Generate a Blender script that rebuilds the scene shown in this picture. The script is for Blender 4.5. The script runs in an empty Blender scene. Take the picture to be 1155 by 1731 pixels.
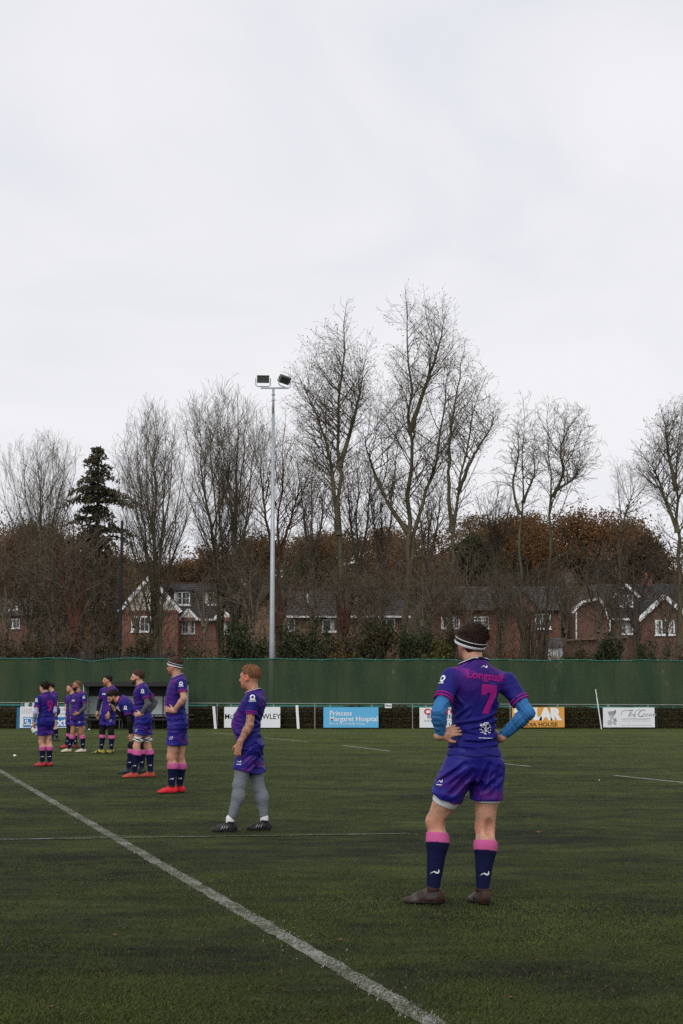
import bpy, bmesh, math, random
import numpy as np
from mathutils import Vector, Matrix
from mathutils.bvhtree import BVHTree

# ------------------------------------------------------------------ camera
FPX = 2600.0                 # focal length in photo pixels
CAMH = 1.35
YH = 1180.0                  # eye-level row of the photograph
TILT = math.atan((YH - 865.5) / FPX)
scene = bpy.context.scene
cam_data = bpy.data.cameras.new('camera')
cam = bpy.data.objects.new('camera', cam_data)
scene.collection.objects.link(cam)
cam.location = (0, 0, CAMH)
cam.rotation_euler = (math.pi / 2 + TILT, 0, 0)
cam_data.sensor_fit = 'VERTICAL'
cam_data.sensor_height = 36.0
cam_data.lens = 36.0 * FPX / 1731.0
cam_data.clip_start = 0.1
cam_data.clip_end = 3000
scene.camera = cam
scene.render.resolution_x = 683
scene.render.resolution_y = 1024

# ------------------------------------------------------------------ sky and sun
SUN_EL, SUN_AZ = math.radians(40), math.radians(202)     # azimuth clockwise from +Y
world = bpy.data.worlds.new('World')
scene.world = world
world.use_nodes = True
nt = world.node_tree
for n in list(nt.nodes):
    nt.nodes.remove(n)
out = nt.nodes.new('ShaderNodeOutputWorld')
bg = nt.nodes.new('ShaderNodeBackground')
bg.inputs['Strength'].default_value = 0.1
sky = nt.nodes.new('ShaderNodeTexSky')
sky.sky_type = 'NISHITA'
sky.sun_disc = False
sky.sun_elevation = SUN_EL
sky.sun_rotation = SUN_AZ
sky.air_density = 1.0
sky.dust_density = 3.0
tc = nt.nodes.new('ShaderNodeTexCoord')
mp = nt.nodes.new('ShaderNodeMapping')
mp.inputs['Scale'].default_value = (1.0, 1.0, 1.9)
mp.inputs['Rotation'].default_value = (0.2, 0.5, 0.3)
nz = nt.nodes.new('ShaderNodeTexNoise')
nz.inputs['Scale'].default_value = 3.6
nz.inputs['Detail'].default_value = 5.0
nz.inputs['Roughness'].default_value = 0.5
nz.inputs['Distortion'].default_value = 0.7
cr = nt.nodes.new('ShaderNodeValToRGB')
cr.color_ramp.elements[0].position = 0.30
cr.color_ramp.elements[0].color = (0.775, 0.80, 0.87, 1)
cr.color_ramp.elements[1].position = 0.62
cr.color_ramp.elements[1].color = (0.92, 0.915, 0.945, 1)
e_mid = cr.color_ramp.elements.new(0.46)
e_mid.color = (0.86, 0.862, 0.90, 1)
vm = nt.nodes.new('ShaderNodeVectorMath')
vm.operation = 'SCALE'
vm.inputs['Scale'].default_value = 10.0
mx = nt.nodes.new('ShaderNodeMixRGB')
mx.inputs['Fac'].default_value = 0.95      # cloud cover
nt.links.new(tc.outputs['Generated'], mp.inputs['Vector'])
nt.links.new(mp.outputs[0], nz.inputs['Vector'])
nt.links.new(nz.outputs[0], cr.inputs['Fac'])
nt.links.new(cr.outputs['Color'], vm.inputs[0])
nt.links.new(sky.outputs[0], mx.inputs['Color1'])
nt.links.new(vm.outputs[0], mx.inputs['Color2'])
nt.links.new(mx.outputs[0], bg.inputs['Color'])
nt.links.new(bg.outputs[0], out.inputs['Surface'])

sun_data = bpy.data.lights.new('sun', 'SUN')
sun_data.energy = 1.45
sun_data.angle = math.radians(50)
sun_data.color = (1.0, 0.97, 0.93)
sun = bpy.data.objects.new('sun', sun_data)
scene.collection.objects.link(sun)
_sd = Vector((math.sin(SUN_AZ) * math.cos(SUN_EL), math.cos(SUN_AZ) * math.cos(SUN_EL), math.sin(SUN_EL)))
sun.rotation_euler = _sd.to_track_quat('Z', 'Y').to_euler()
sun.location = (0, 0, 40)

vs = scene.view_settings
vs.view_transform = 'Standard'
vs.look = 'None'
vs.exposure = 0.0
vs.gamma = 1.0
vs.use_curve_mapping = False
scene.cycles.max_bounces = 6
scene.cycles.diffuse_bounces = 3
scene.cycles.transparent_max_bounces = 8
scene.cycles.use_denoising = False

# ------------------------------------------------------------------ helpers
COL = scene.collection
rng = np.random.default_rng(7)
random.seed(11)
cT, sT = math.cos(TILT), math.sin(TILT)


def at(px, py, Y):
    """the point seen at photo pixel (px, py) at depth Y"""
    a = (px - 577.5) / FPX
    b = (865.5 - py) / FPX
    dy = cT - b * sT
    dz = sT + b * cT
    k = Y / dy
    return np.array([a * k, Y, CAMH + dz * k])


def ground(px, py, z=0.0):
    a = (px - 577.5) / FPX
    b = (865.5 - py) / FPX
    dy = cT - b * sT
    dz = sT + b * cT
    k = (z - CAMH) / dz
    return np.array([a * k, dy * k, z])


def tag(o, label=None, cat=None, group=None, kind=None):
    if label: o['label'] = label
    if cat: o['category'] = cat
    if group: o['group'] = group
    if kind: o['kind'] = kind
    return o


def empty(name, loc, label=None, cat=None, group=None):
    o = bpy.data.objects.new(name, None)
    o.location = loc
    o.empty_display_size = 0.2
    COL.objects.link(o)
    return tag(o, label, cat, group)


def link(name, me, mat, parent=None, smooth=False):
    """mesh data in WORLD coordinates -> object with its origin at the parent's base"""
    o = bpy.data.objects.new(name, me)
    COL.objects.link(o)
    if mat is not None:
        me.materials.append(mat)
    if parent is not None:
        o.parent = parent
        w = Vector((0, 0, 0))
        q = parent
        while q is not None:
            w += q.location
            q = q.parent
        me.transform(Matrix.Translation(-w))
    if smooth:
        me.polygons.foreach_set('use_smooth', np.ones(len(me.polygons), dtype=bool))
    return o


def mesh_np(name, v, f):
    """v (n,3), f (m,k) with k = 3 or 4 (all the same)"""
    v = np.asarray(v, np.float32)
    f = np.asarray(f, np.int32)
    me = bpy.data.meshes.new(name)
    k = f.shape[1]
    me.vertices.add(len(v))
    me.vertices.foreach_set('co', v.ravel())
    me.loops.add(f.size)
    me.loops.foreach_set('vertex_index', f.ravel())
    me.polygons.add(len(f))
    me.polygons.foreach_set('loop_start', np.arange(0, f.size, k, dtype=np.int32))
    me.update(calc_edges=True)
    return me


def attr_vec(me, name, a):
    at_ = me.attributes.new(name, 'FLOAT_VECTOR', 'POINT')
    at_.data.foreach_set('vector', np.asarray(a, np.float32).ravel())


def attr_col(me, name, a):
    a = np.asarray(a, np.float32)
    if a.shape[1] == 3:
        a = np.concatenate([a, np.ones((len(a), 1), np.float32)], 1)
    at_ = me.attributes.new(name, 'FLOAT_COLOR', 'POINT')
    at_.data.foreach_set('color', a.ravel())


class MB:
    """collects polygons for one mesh"""
    def __init__(s):
        s.v = []; s.f = []

    def poly(s, pts):
        i = len(s.v)
        s.v += [tuple(map(float, p)) for p in pts]
        s.f.append(tuple(range(i, i + len(pts))))
        return s

    def box(s, lo, hi, rz=0.0, piv=None):
        x0, y0, z0 = lo; x1, y1, z1 = hi
        c = [(x0, y0, z0), (x1, y0, z0), (x1, y1, z0), (x0, y1, z0), (x0, y0, z1), (x1, y0, z1), (x1, y1, z1), (x0, y1, z1)]
        if rz:
            px, py = piv if piv is not None else ((x0 + x1) / 2, (y0 + y1) / 2)
            ca, sa = math.cos(rz), math.sin(rz)
            c = [(px + (x - px) * ca - (y - py) * sa, py + (x - px) * sa + (y - py) * ca, z) for x, y, z in c]
        i = len(s.v); s.v += c
        s.f += [tuple(i + j for j in q) for q in ((0, 3, 2, 1), (4, 5, 6, 7), (0, 1, 5, 4), (1, 2, 6, 5), (2, 3, 7, 6), (3, 0, 4, 7))]
        return s

    def beam(s, a, b, w, h):
        """a square bar from a to b"""
        a = np.asarray(a, float); b = np.asarray(b, float)
        d = b - a; d /= np.linalg.norm(d)
        up = np.array([0, 0, 1.0]) if abs(d[2]) < 0.9 else np.array([0, 1.0, 0])
        u = np.cross(d, up); u /= np.linalg.norm(u)
        t = np.cross(u, d)
        i = len(s.v)
        for p in (a, b):
            for su, st in ((-1, -1), (1, -1), (1, 1), (-1, 1)):
                s.v.append(tuple(p + u * su * w / 2 + t * st * h / 2))
        s.f += [tuple(i + j for j in q) for q in ((3, 2, 1, 0), (4, 5, 6, 7), (0, 1, 5, 4), (1, 2, 6, 5), (2, 3, 7, 6), (3, 0, 4, 7))]
        return s

    def tube(s, pts, rad, n=8, cap=True):
        pts = [np.asarray(p, float) for p in pts]
        if not hasattr(rad, '__len__'):
            rad = [rad] * len(pts)
        i0 = len(s.v)
        for k, p in enumerate(pts):
            d = pts[min(k + 1, len(pts) - 1)] - pts[max(k - 1, 0)]
            d /= np.linalg.norm(d) + 1e-9
            up = np.array([0, 0, 1.0]) if abs(d[2]) < 0.9 else np.array([0, 1.0, 0])
            u = np.cross(d, up); u /= np.linalg.norm(u)
            t = np.cross(u, d)
            for j in range(n):
                a = 2 * math.pi * j / n
                s.v.append(tuple(p + (u * math.cos(a) + t * math.sin(a)) * rad[k]))
        for k in range(len(pts) - 1):
            for j in range(n):
                a = i0 + k * n + j; b = i0 + k * n + (j + 1) % n
                s.f.append((a, b, b + n, a + n))
        if cap:
            s.f.append(tuple(i0 + j for j in range(n))[::-1])
            s.f.append(tuple(i0 + (len(pts) - 1) * n + j for j in range(n)))
        return s

    def prism(s, pts, vec):
        """polygon pts extruded along vec"""
        n = len(pts); i = len(s.v)
        vec = np.asarray(vec, float)
        s.v += [tuple(map(float, p)) for p in pts] + [tuple(np.asarray(p, float) + vec) for p in pts]
        s.f.append(tuple(range(i, i + n)))
        s.f.append(tuple(range(i + 2 * n - 1, i + n - 1, -1)))
        for k in range(n):
            a, b = i + k, i + (k + 1) % n
            s.f.append((b, a, a + n, b + n))
        return s

    def build(s, name, mat, parent=None, smooth=False, fixn=True):
        me = bpy.data.meshes.new(name)
        me.from_pydata(s.v, [], s.f)
        me.update()
        if fixn:
            bm = bmesh.new(); bm.from_mesh(me)
            bmesh.ops.recalc_face_normals(bm, faces=bm.faces)
            bm.to_mesh(me); bm.free()
        return link(name, me, mat, parent, smooth)


# ------------------------------------------------------------------ materials
def new_mat(name):
    m = bpy.data.materials.new(name)
    m.use_nodes = True
    return m, m.node_tree, m.node_tree.nodes['Principled BSDF']


def N(nt, typ, **kw):
    n = nt.nodes.new(typ)
    for k, v in kw.items():
        if k in n.inputs:
            n.inputs[k].default_value = v
        else:
            setattr(n, k, v)
    return n


def plain(name, col, rough=0.7, var=0.15, scale=3.0, metal=0.0, bump=0.0, bscale=60.0, spec=0.35):
    """a flat colour broken up by two scales of noise"""
    m, t, b = new_mat(name)
    tcn = N(t, 'ShaderNodeTexCoord')
    n1 = N(t, 'ShaderNodeTexNoise', Scale=scale, Detail=6.0)
    t.links.new(tcn.outputs['Object'], n1.inputs['Vector'])
    mr = N(t, 'ShaderNodeMapRange')
    mr.inputs['From Min'].default_value = 0.25; mr.inputs['From Max'].default_value = 0.75
    mr.inputs['To Min'].default_value = 1 - var; mr.inputs['To Max'].default_value = 1 + var
    t.links.new(n1.outputs[0], mr.inputs[0])
    sc = N(t, 'ShaderNodeVectorMath', operation='SCALE')
    sc.inputs[0].default_value = col[:3]
    t.links.new(mr.outputs[0], sc.inputs['Scale'])
    t.links.new(sc.outputs[0], b.inputs['Base Color'])
    b.inputs['Roughness'].default_value = rough
    b.inputs['Metallic'].default_value = metal
    b.inputs['Specular IOR Level'].default_value = spec
    if bump:
        n2 = N(t, 'ShaderNodeTexNoise', Scale=bscale, Detail=3.0)
        t.links.new(tcn.outputs['Object'], n2.inputs['Vector'])
        bp = N(t, 'ShaderNodeBump', Strength=bump, Distance=0.01)
        t.links.new(n2.outputs[0], bp.inputs['Height'])
        t.links.new(bp.outputs[0], b.inputs['Normal'])
    return m


def leaf_mat(name, rough=0.6, trans=0.25):
    """colour from the per-leaf attribute 'tint'"""
    m, t, b = new_mat(name)
    a = N(t, 'ShaderNodeAttribute', attribute_name='tint')
    t.links.new(a.outputs['Color'], b.inputs['Base Color'])
    b.inputs['Roughness'].default_value = rough
    b.inputs['Specular IOR Level'].default_value = 0.15
    if trans:
        tr = N(t, 'ShaderNodeBsdfTranslucent')
        t.links.new(a.outputs['Color'], tr.inputs['Color'])
        ms = N(t, 'ShaderNodeMixShader'); ms.inputs[0].default_value = trans
        t.links.new(b.outputs[0], ms.inputs[1]); t.links.new(tr.outputs[0], ms.inputs[2])
        t.links.new(ms.outputs[0], t.nodes['Material Output'].inputs[0])
    return m


def bark_mat(name, c1, c2, scale=2.0):
    m, t, b = new_mat(name)
    tcn = N(t, 'ShaderNodeTexCoord')
    mpn = N(t, 'ShaderNodeMapping'); mpn.inputs['Scale'].default_value = (1, 1, 0.3)
    t.links.new(tcn.outputs['Object'], mpn.inputs['Vector'])
    n1 = N(t, 'ShaderNodeTexNoise', Scale=scale, Detail=8.0, Roughness=0.7)
    t.links.new(mpn.outputs[0], n1.inputs['Vector'])
    r = N(t, 'ShaderNodeValToRGB')
    r.color_ramp.elements[0].position = 0.35; r.color_ramp.elements[0].color = (*c1, 1)
    r.color_ramp.elements[1].position = 0.65; r.color_ramp.elements[1].color = (*c2, 1)
    t.links.new(n1.outputs[0], r.inputs[0])
    t.links.new(r.outputs[0], b.inputs['Base Color'])
    b.inputs['Roughness'].default_value = 0.9
    b.inputs['Specular IOR Level'].default_value = 0.1
    return m


M = {}
M['white'] = plain('white_paint', (0.78, 0.79, 0.80), 0.5, 0.05, 1.0)
M['upvc'] = plain('white_window_frame', (0.80, 0.81, 0.82), 0.35, 0.03, 2.0)
M['render'] = plain('cream_render', (0.62, 0.58, 0.50), 0.85, 0.12, 1.2)
M['glass'] = plain('window_glass', (0.05, 0.06, 0.065), 0.06, 0.3, 1.5, spec=0.8)
M['galv'] = plain('galvanised_steel', (0.34, 0.38, 0.40), 0.45, 0.1, 3.0, metal=0.35)
M['railgrey'] = plain('rail_steel', (0.27, 0.28, 0.28), 0.5, 0.15, 3.0, metal=0.3)
M['lampgreen'] = plain('lamp_housing', (0.085, 0.095, 0.08), 0.5, 0.15, 3.0)
M['blackmetal'] = plain('black_metal', (0.015, 0.015, 0.016), 0.5, 0.2, 3.0)
M['darkgreen'] = plain('dark_green_metal', (0.02, 0.045, 0.04), 0.5, 0.2, 3.0)
M['slate'] = plain('roof_slate', (0.040, 0.040, 0.044), 0.75, 0.35, 1.6, bump=0.3, bscale=8)
M['tile'] = plain('roof_tile', (0.075, 0.068, 0.064), 0.8, 0.4, 2.2, bump=0.3, bscale=8)
M['hedge'] = leaf_mat('hedge_leaf')
M['leaf'] = leaf_mat('tree_leaf')
M['bark'] = bark_mat('bark_grey_green', (0.045, 0.040, 0.026), (0.135, 0.120, 0.075))
M['barkdark'] = bark_mat('bark_dark', (0.032, 0.027, 0.021), (0.09, 0.076, 0.056))
M['barkred'] = bark_mat('bark_red_brown', (0.042, 0.019, 0.013), (0.11, 0.050, 0.034))
M['twig'] = bark_mat('twig_brown', (0.075, 0.060, 0.042), (0.16, 0.132, 0.095))


def brick_mat(name, c1, c2, mortar):
    m, t, b = new_mat(name)
    tcn = N(t, 'ShaderNodeTexCoord')
    mpn = N(t, 'ShaderNodeMapping'); mpn.inputs['Rotation'].default_value = (math.pi / 2, 0, 0)
    t.links.new(tcn.outputs['Object'], mpn.inputs['Vector'])
    br = N(t, 'ShaderNodeTexBrick', Scale=1.0)
    br.inputs['Color1'].default_value = (*c1, 1); br.inputs['Color2'].default_value = (*c2, 1)
    br.inputs['Mortar'].default_value = (*mortar, 1)
    br.inputs['Mortar Size'].default_value = 0.008
    br.inputs['Brick Width'].default_value = 0.225; br.inputs['Row Height'].default_value = 0.075
    t.links.new(mpn.outputs[0], br.inputs['Vector'])
    n1 = N(t, 'ShaderNodeTexNoise', Scale=0.8, Detail=6.0)
    t.links.new(tcn.outputs['Object'], n1.inputs['Vector'])
    mr = N(t, 'ShaderNodeMapRange')
    mr.inputs['To Min'].default_value = 0.65; mr.inputs['To Max'].default_value = 1.35
    t.links.new(n1.outputs[0], mr.inputs[0])
    sc = N(t, 'ShaderNodeVectorMath', operation='SCALE')
    t.links.new(br.outputs['Color'], sc.inputs[0]); t.links.new(mr.outputs[0], sc.inputs['Scale'])
    t.links.new(sc.outputs[0], b.inputs['Base Color'])
    b.inputs['Roughness'].default_value = 0.9
    return m


M['brick'] = brick_mat('red_brick', (0.19, 0.055, 0.030), (0.14, 0.040, 0.024), (0.2, 0.16, 0.13))
M['brickdull'] = brick_mat('dull_brick', (0.15, 0.06, 0.038), (0.11, 0.042, 0.028), (0.15, 0.12, 0.1))
M['brickbuff'] = brick_mat('buff_brick', (0.22, 0.125, 0.07), (0.17, 0.09, 0.05), (0.2, 0.17, 0.13))


# turf ------------------------------------------------------------
def turf_mat():
    m, t, b = new_mat('artificial_turf')
    g = N(t, 'ShaderNodeNewGeometry')
    mpn = N(t, 'ShaderNodeMapping')
    mpn.inputs['Rotation'].default_value = (0, 0, 0.1)
    mpn.inputs['Scale'].default_value = (0.6, 1.0, 1.0)
    t.links.new(g.outputs['Position'], mpn.inputs['Vector'])
    n1 = N(t, 'ShaderNodeTexNoise', Scale=0.55, Detail=7.0, Roughness=0.62)
    n2 = N(t, 'ShaderNodeTexNoise', Scale=130.0, Detail=4.0, Roughness=0.75)
    n3 = N(t, 'ShaderNodeTexNoise', Scale=3.0, Detail=6.0, Roughness=0.65)
    t.links.new(mpn.outputs[0], n1.inputs['Vector'])
    t.links.new(g.outputs['Position'], n2.inputs['Vector'])
    t.links.new(mpn.outputs[0], n3.inputs['Vector'])
    ad = N(t, 'ShaderNodeMath', operation='ADD')
    t.links.new(n1.outputs[0], ad.inputs[0]); t.links.new(n3.outputs[0], ad.inputs[1])
    ad2 = N(t, 'ShaderNodeMath', operation='MULTIPLY_ADD')
    ad2.inputs[1].default_value = 0.5
    t.links.new(n2.outputs[0], ad2.inputs[0]); t.links.new(ad.outputs[0], ad2.inputs[2])
    r = N(t, 'ShaderNodeValToRGB')
    els = r.color_ramp.elements
    els[0].position = 0.41; els[0].color = (0.011, 0.012, 0.009, 1)
    els[1].position = 0.62; els[1].color = (0.062, 0.080, 0.020, 1)
    e = els.new(0.50); e.color = (0.029, 0.038, 0.012, 1)
    dist_shade = N(t, 'ShaderNodeMapRange'); dist_shade.inputs['From Min'].default_value = 12; dist_shade.inputs['From Max'].default_value = 62  # near-dark to far-bright shading painted into the turf colour
    dist_shade.inputs['To Min'].default_value = -0.04; dist_shade.inputs['To Max'].default_value = 0.24
    sp = N(t, 'ShaderNodeSeparateXYZ'); t.links.new(g.outputs['Position'], sp.inputs[0]); t.links.new(sp.outputs[1], dist_shade.inputs[0])
    ad3 = N(t, 'ShaderNodeMath', operation='ADD'); t.links.new(ad2.outputs[0], ad3.inputs[0]); t.links.new(dist_shade.outputs[0], ad3.inputs[1])
    sc = N(t, 'ShaderNodeMath', operation='MULTIPLY'); sc.inputs[1].default_value = 0.4
    t.links.new(ad3.outputs[0], sc.inputs[0])
    t.links.new(sc.outputs[0], r.inputs[0])
    t.links.new(r.outputs[0], b.inputs['Base Color'])
    b.inputs['Roughness'].default_value = 0.95
    b.inputs['Specular IOR Level'].default_value = 0.1
    bp = N(t, 'ShaderNodeBump', Strength=0.6, Distance=0.02)
    t.links.new(n2.outputs[0], bp.inputs['Height'])
    t.links.new(bp.outputs[0], b.inputs['Normal'])
    return m


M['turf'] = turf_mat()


def line_mat(lo, hi):
    """worn white paint: turf colour shows through where the paint has gone"""
    m, t, b = new_mat('worn_line_paint')
    g = N(t, 'ShaderNodeNewGeometry')
    n1 = N(t, 'ShaderNodeTexNoise', Scale=38.0, Detail=5.0, Roughness=0.75)
    n2 = N(t, 'ShaderNodeTexNoise', Scale=2.5, Detail=4.0)
    t.links.new(g.outputs['Position'], n1.inputs['Vector']); t.links.new(g.outputs['Position'], n2.inputs['Vector'])
    ad = N(t, 'ShaderNodeMath', operation='MULTIPLY_ADD'); ad.inputs[1].default_value = 0.45
    t.links.new(n2.outputs[0], ad.inputs[0]); t.links.new(n1.outputs[0], ad.inputs[2])
    r = N(t, 'ShaderNodeValToRGB')
    r.color_ramp.elements[0].position = lo; r.color_ramp.elements[0].color = (0.055, 0.06, 0.035, 1)
    r.color_ramp.elements[1].position = hi; r.color_ramp.elements[1].color = (0.36, 0.37, 0.35, 1)
    t.links.new(ad.outputs[0], r.inputs[0])
    t.links.new(r.outputs[0], b.inputs['Base Color'])
    b.inputs['Roughness'].default_value = 0.9
    b.inputs['Specular IOR Level'].default_value = 0.1
    return m


M['line'] = line_mat(0.69, 0.98)
M['linefar'] = line_mat(0.45, 0.72)

# ------------------------------------------------------------------ ground
GX = 60.0


def terrain_z(x, y):
    t = np.clip((y - 71.5) / 34.0, 0, 1)
    z = 2.1 * t * t * (3 - 2 * t)
    t2 = np.clip((y - 122.0) / 110.0, 0, 1)
    z = z + 19.0 * t2 * t2 * (3 - 2 * t2) * (0.85 + 0.25 * np.sin(x * 0.045 + 0.6))
    return z


me = mesh_np('pitch', [(-70, -25, 0), (70, -25, 0), (70, 69.6, 0), (-70, 69.6, 0)], [(0, 1, 2, 3)])
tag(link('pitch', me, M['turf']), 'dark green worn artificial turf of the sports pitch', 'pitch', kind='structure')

xs = np.linspace(-420, 420, 120)
ys = np.concatenate([np.linspace(69.6, 130, 36), np.linspace(134, 900, 50)])
X, Y = np.meshgrid(xs, ys, indexing='ij')
Z = terrain_z(X, Y)
Z[:, 1:] += 0.12 * np.sin(X[:, 1:] * 1.3) * np.sin(Y[:, 1:] * 0.9)
V = np.stack([X, Y, Z], -1).reshape(-1, 3)
ny_ = len(ys)
I, J = np.meshgrid(np.arange(len(xs) - 1), np.arange(ny_ - 1), indexing='ij')
a = (I * ny_ + J).ravel()
me = mesh_np('terrain', V, np.stack([a, a + ny_, a + ny_ + 1, a + 1], 1))
M['soil'] = plain('leaf_litter', (0.060, 0.044, 0.026), 0.95, 0.6, 0.7, bump=0.6, bscale=6)
tag(link('terrain', me, M['soil'], smooth=True), 'brown leaf littered ground rising behind the fence', 'ground', kind='structure')


def line_strip(name, pts, w, mat, label, z=0.004):
    pts = [np.array(p[:2]) for p in pts]
    d = pts[-1] - pts[0]; d /= np.linalg.norm(d)
    n = np.array([-d[1], d[0]])
    L = np.linalg.norm(pts[-1] - pts[0])
    k = max(2, int(L / 0.12))
    r = np.random.default_rng(int(abs(pts[0][0]) * 1000) % 997)
    v = []
    for i in range(k + 1):
        c = pts[0] + d * L * i / k
        for sgn in (-1, 1):
            q = c + n * sgn * (w / 2 + r.normal(0, 0.006))
            v.append((q[0], q[1], z))
    f = [(2 * i, 2 * i + 1, 2 * i + 3, 2 * i + 2) for i in range(k)]
    return tag(link(name, mesh_np(name, v, f), mat), label, 'line marking', kind='structure')


LINE_A = ground(757, 1745), ground(-60, 1268)
LINE_B = ground(-60, 1421), ground(690, 1410)
line_strip('line_marking', LINE_A, 0.11, M['line'], 'broad worn white line running diagonally across the turf')
line_strip('line_marking', LINE_B, 0.07, M['line'], 'thin worn white line crossing behind the man in grey leggings', z=0.008)
for (x0, y0, x1, y1, lab) in ((360, 1239, 395, 1242, 'short white dash nearest the white advertising board with black letters'),
                              (447, 1247, 520, 1254, 'white dash on the turf beside the man in grey leggings'),
                              (578, 1260, 660, 1270, 'white dash on the turf below the light blue board'),
                              (850, 1291, 898, 1296, 'white dash touching the hip of the player numbered seven'),
                              (1038, 1311, 1170, 1324.5, 'white dash at the right edge of the turf')):
    line_strip('dash_marking', (ground(x0, y0), ground(x1, y1)), 0.07, M['linefar'], lab)
line_strip('line_marking', (ground(-60, 1239.5), ground(1300, 1240.5)), 0.09, M['linefar'], 'faint far white line running along the foot of the fence')


# turf blades: one mass of short fibres, denser in the picture's foreground
def turf_fibres():
    n = 430000
    px = rng.uniform(-150, 1305, n)
    py = 1236 + (1775 - 1236) * rng.uniform(0, 1, n) ** 0.9
    b = (865.5 - py) / FPX
    k = -CAMH / (sT + b * cT)
    y = (cT - b * sT) * k
    x = (px - 577.5) / FPX * k
    # patches of bare rubber crumb
    def nse(s, ax, seed):
        r = np.random.default_rng(seed); o = np.zeros(n)
        for i in range(9):
            f = s * r.uniform(0.5, 2.2); an = r.uniform(0, 6.28)
            o += np.sin(x * f * math.cos(an) * ax + y * f * math.sin(an) + r.uniform(0, 6.28)) / (0.6 + f / s)
        return o / 4
    pat = 0.8 * nse(1.3, 0.75, 3) + 0.7 * nse(4.5, 0.7, 5) + 0.4 * nse(14.0, 0.8, 6)
    keep = rng.uniform(-0.6, 0.6, n) < pat * 1.7 + np.clip((k - 9.0) / 40.0, -0.10, 0.55)
    keep |= rng.uniform(0, 1, n) < 0.36
    x, y, k, pat = x[keep], y[keep], k[keep], pat[keep]
    n = len(x)
    size = np.maximum(1.0, k / 15.0)
    h = rng.uniform(0.006, 0.014, n) * size ** 0.85
    w = rng.uniform(0.0016, 0.0031, n) * size
    an = rng.uniform(0, 6.283, n)
    le = rng.uniform(0.2, 1.6, n)
    la = rng.normal(0.4, 1.2, n)
    base = np.stack([x, y, np.full(n, 0.0005)], 1)
    side = np.stack([np.cos(an), np.sin(an), np.zeros(n)], 1) * w[:, None]
    tip = base + np.stack([np.cos(la) * le * h, np.sin(la) * le * h, h], 1)
    v = np.stack([base - side, base + side, tip], 1).reshape(-1, 3)
    f = np.arange(3 * n).reshape(-1, 3)
    # colour: green fibres, some straw, white where the painted lines pass
    g = rng.uniform(0, 1, n)[:, None]
    c = np.array([0.038, 0.053, 0.012]) * (1 - g) + np.array([0.088, 0.112, 0.023]) * g
    c *= (0.82 + 0.6 * np.clip(pat + 0.05, -0.75, 1.0))[:, None]
    c *= np.interp(y, [8, 16, 40, 66], [0.80, 0.86, 1.20, 1.35])[:, None]      # the lighter look of distant turf, painted into the fibre colour
    dry = rng.uniform(0, 1, n) < 0.05
    c[dry] = np.array([0.10, 0.085, 0.05])
    def dist(L):
        p0, p1 = L[0][:2], L[1][:2]
        d = (p1 - p0); ln = np.linalg.norm(d); d /= ln
        q = np.stack([x, y], 1) - p0
        return np.abs(q[:, 0] * d[1] - q[:, 1] * d[0])
    da = dist(LINE_A); wl = rng.uniform(0, 1, n) < 0.44 * np.exp(-(da / 0.055) ** 4) + 0.04 * np.exp(-(da / 0.13) ** 2)
    db = dist(LINE_B); wl |= (rng.uniform(0, 1, n) < 0.42 * np.exp(-(db / 0.035) ** 4)) & (x < 0.8)
    c[wl] = rng.uniform(0.20, 0.44, (wl.sum(), 1)) * np.array([1, 1.0, 0.95])
    me = mesh_np('turf_fibre', v, f)
    attr_col(me, 'tint', np.repeat(c, 3, 0))
    return me


M['fibre'] = leaf_mat('turf_fibre_mat', 0.85, 0.0)
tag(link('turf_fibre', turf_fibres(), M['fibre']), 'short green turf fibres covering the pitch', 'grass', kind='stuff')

# ------------------------------------------------------------------ lettering
def text_mesh(s, size=1.0, bold=0.0, shear=0.0, align='CENTER', spacing=1.0, xs=1.0):
    """built-in font outlines as 2-D (verts, faces); y is up"""
    cu = bpy.data.curves.new('lettering', 'FONT')
    cu.body = s; cu.size = size; cu.align_x = align; cu.align_y = 'CENTER'
    cu.offset = bold; cu.shear = shear; cu.space_character = spacing
    cu.resolution_u = 3
    ob = bpy.data.objects.new('lettering', cu)
    COL.objects.link(ob)
    dg = bpy.context.evaluated_depsgraph_get()
    m = ob.evaluated_get(dg).to_mesh()
    v = np.array([(p.co.x * xs, p.co.y) for p in m.vertices])
    f = [tuple(q.vertices) for q in m.polygons]
    ob.evaluated_get(dg).to_mesh_clear()
    bpy.data.objects.remove(ob); bpy.data.curves.remove(cu)
    return v, f


def flat_text(name, s, org, ux, uy, size, mat, parent, **kw):
    v, f = text_mesh(s, size, **kw)
    ux = np.asarray(ux, float); uy = np.asarray(uy, float); org = np.asarray(org, float)
    P = [tuple(org + ux * a + uy * b) for a, b in v]
    mb = MB(); mb.v = P; mb.f = f
    return mb.build(name, mat, parent, fixn=False)


def ink(name, c, rough=0.5):
    return plain('ink_' + name, c, rough, 0.04, 2.0)


INK = dict(white=ink('white', (0.8, 0.8, 0.8)), black=ink('black', (0.02, 0.02, 0.025)), red=ink('red', (0.5, 0.03, 0.04)),
           grey=ink('grey', (0.28, 0.31, 0.35)), navy=ink('navy', (0.03, 0.035, 0.08)), brown=ink('brown', (0.08, 0.035, 0.015)),
           blue=ink('blue', (0.03, 0.2, 0.5)), sky=ink('sky', (0.11, 0.43, 0.72)), orange=ink('orange', (0.68, 0.33, 0.06)),
           pgrey=ink('pale_grey', (0.45, 0.46, 0.50)))

# ------------------------------------------------------------------ perimeter fence, net, boards
YF = 69.0
UX, UZ = np.array([1.0, 0, 0]), np.array([0, 0, 1.0])


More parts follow.
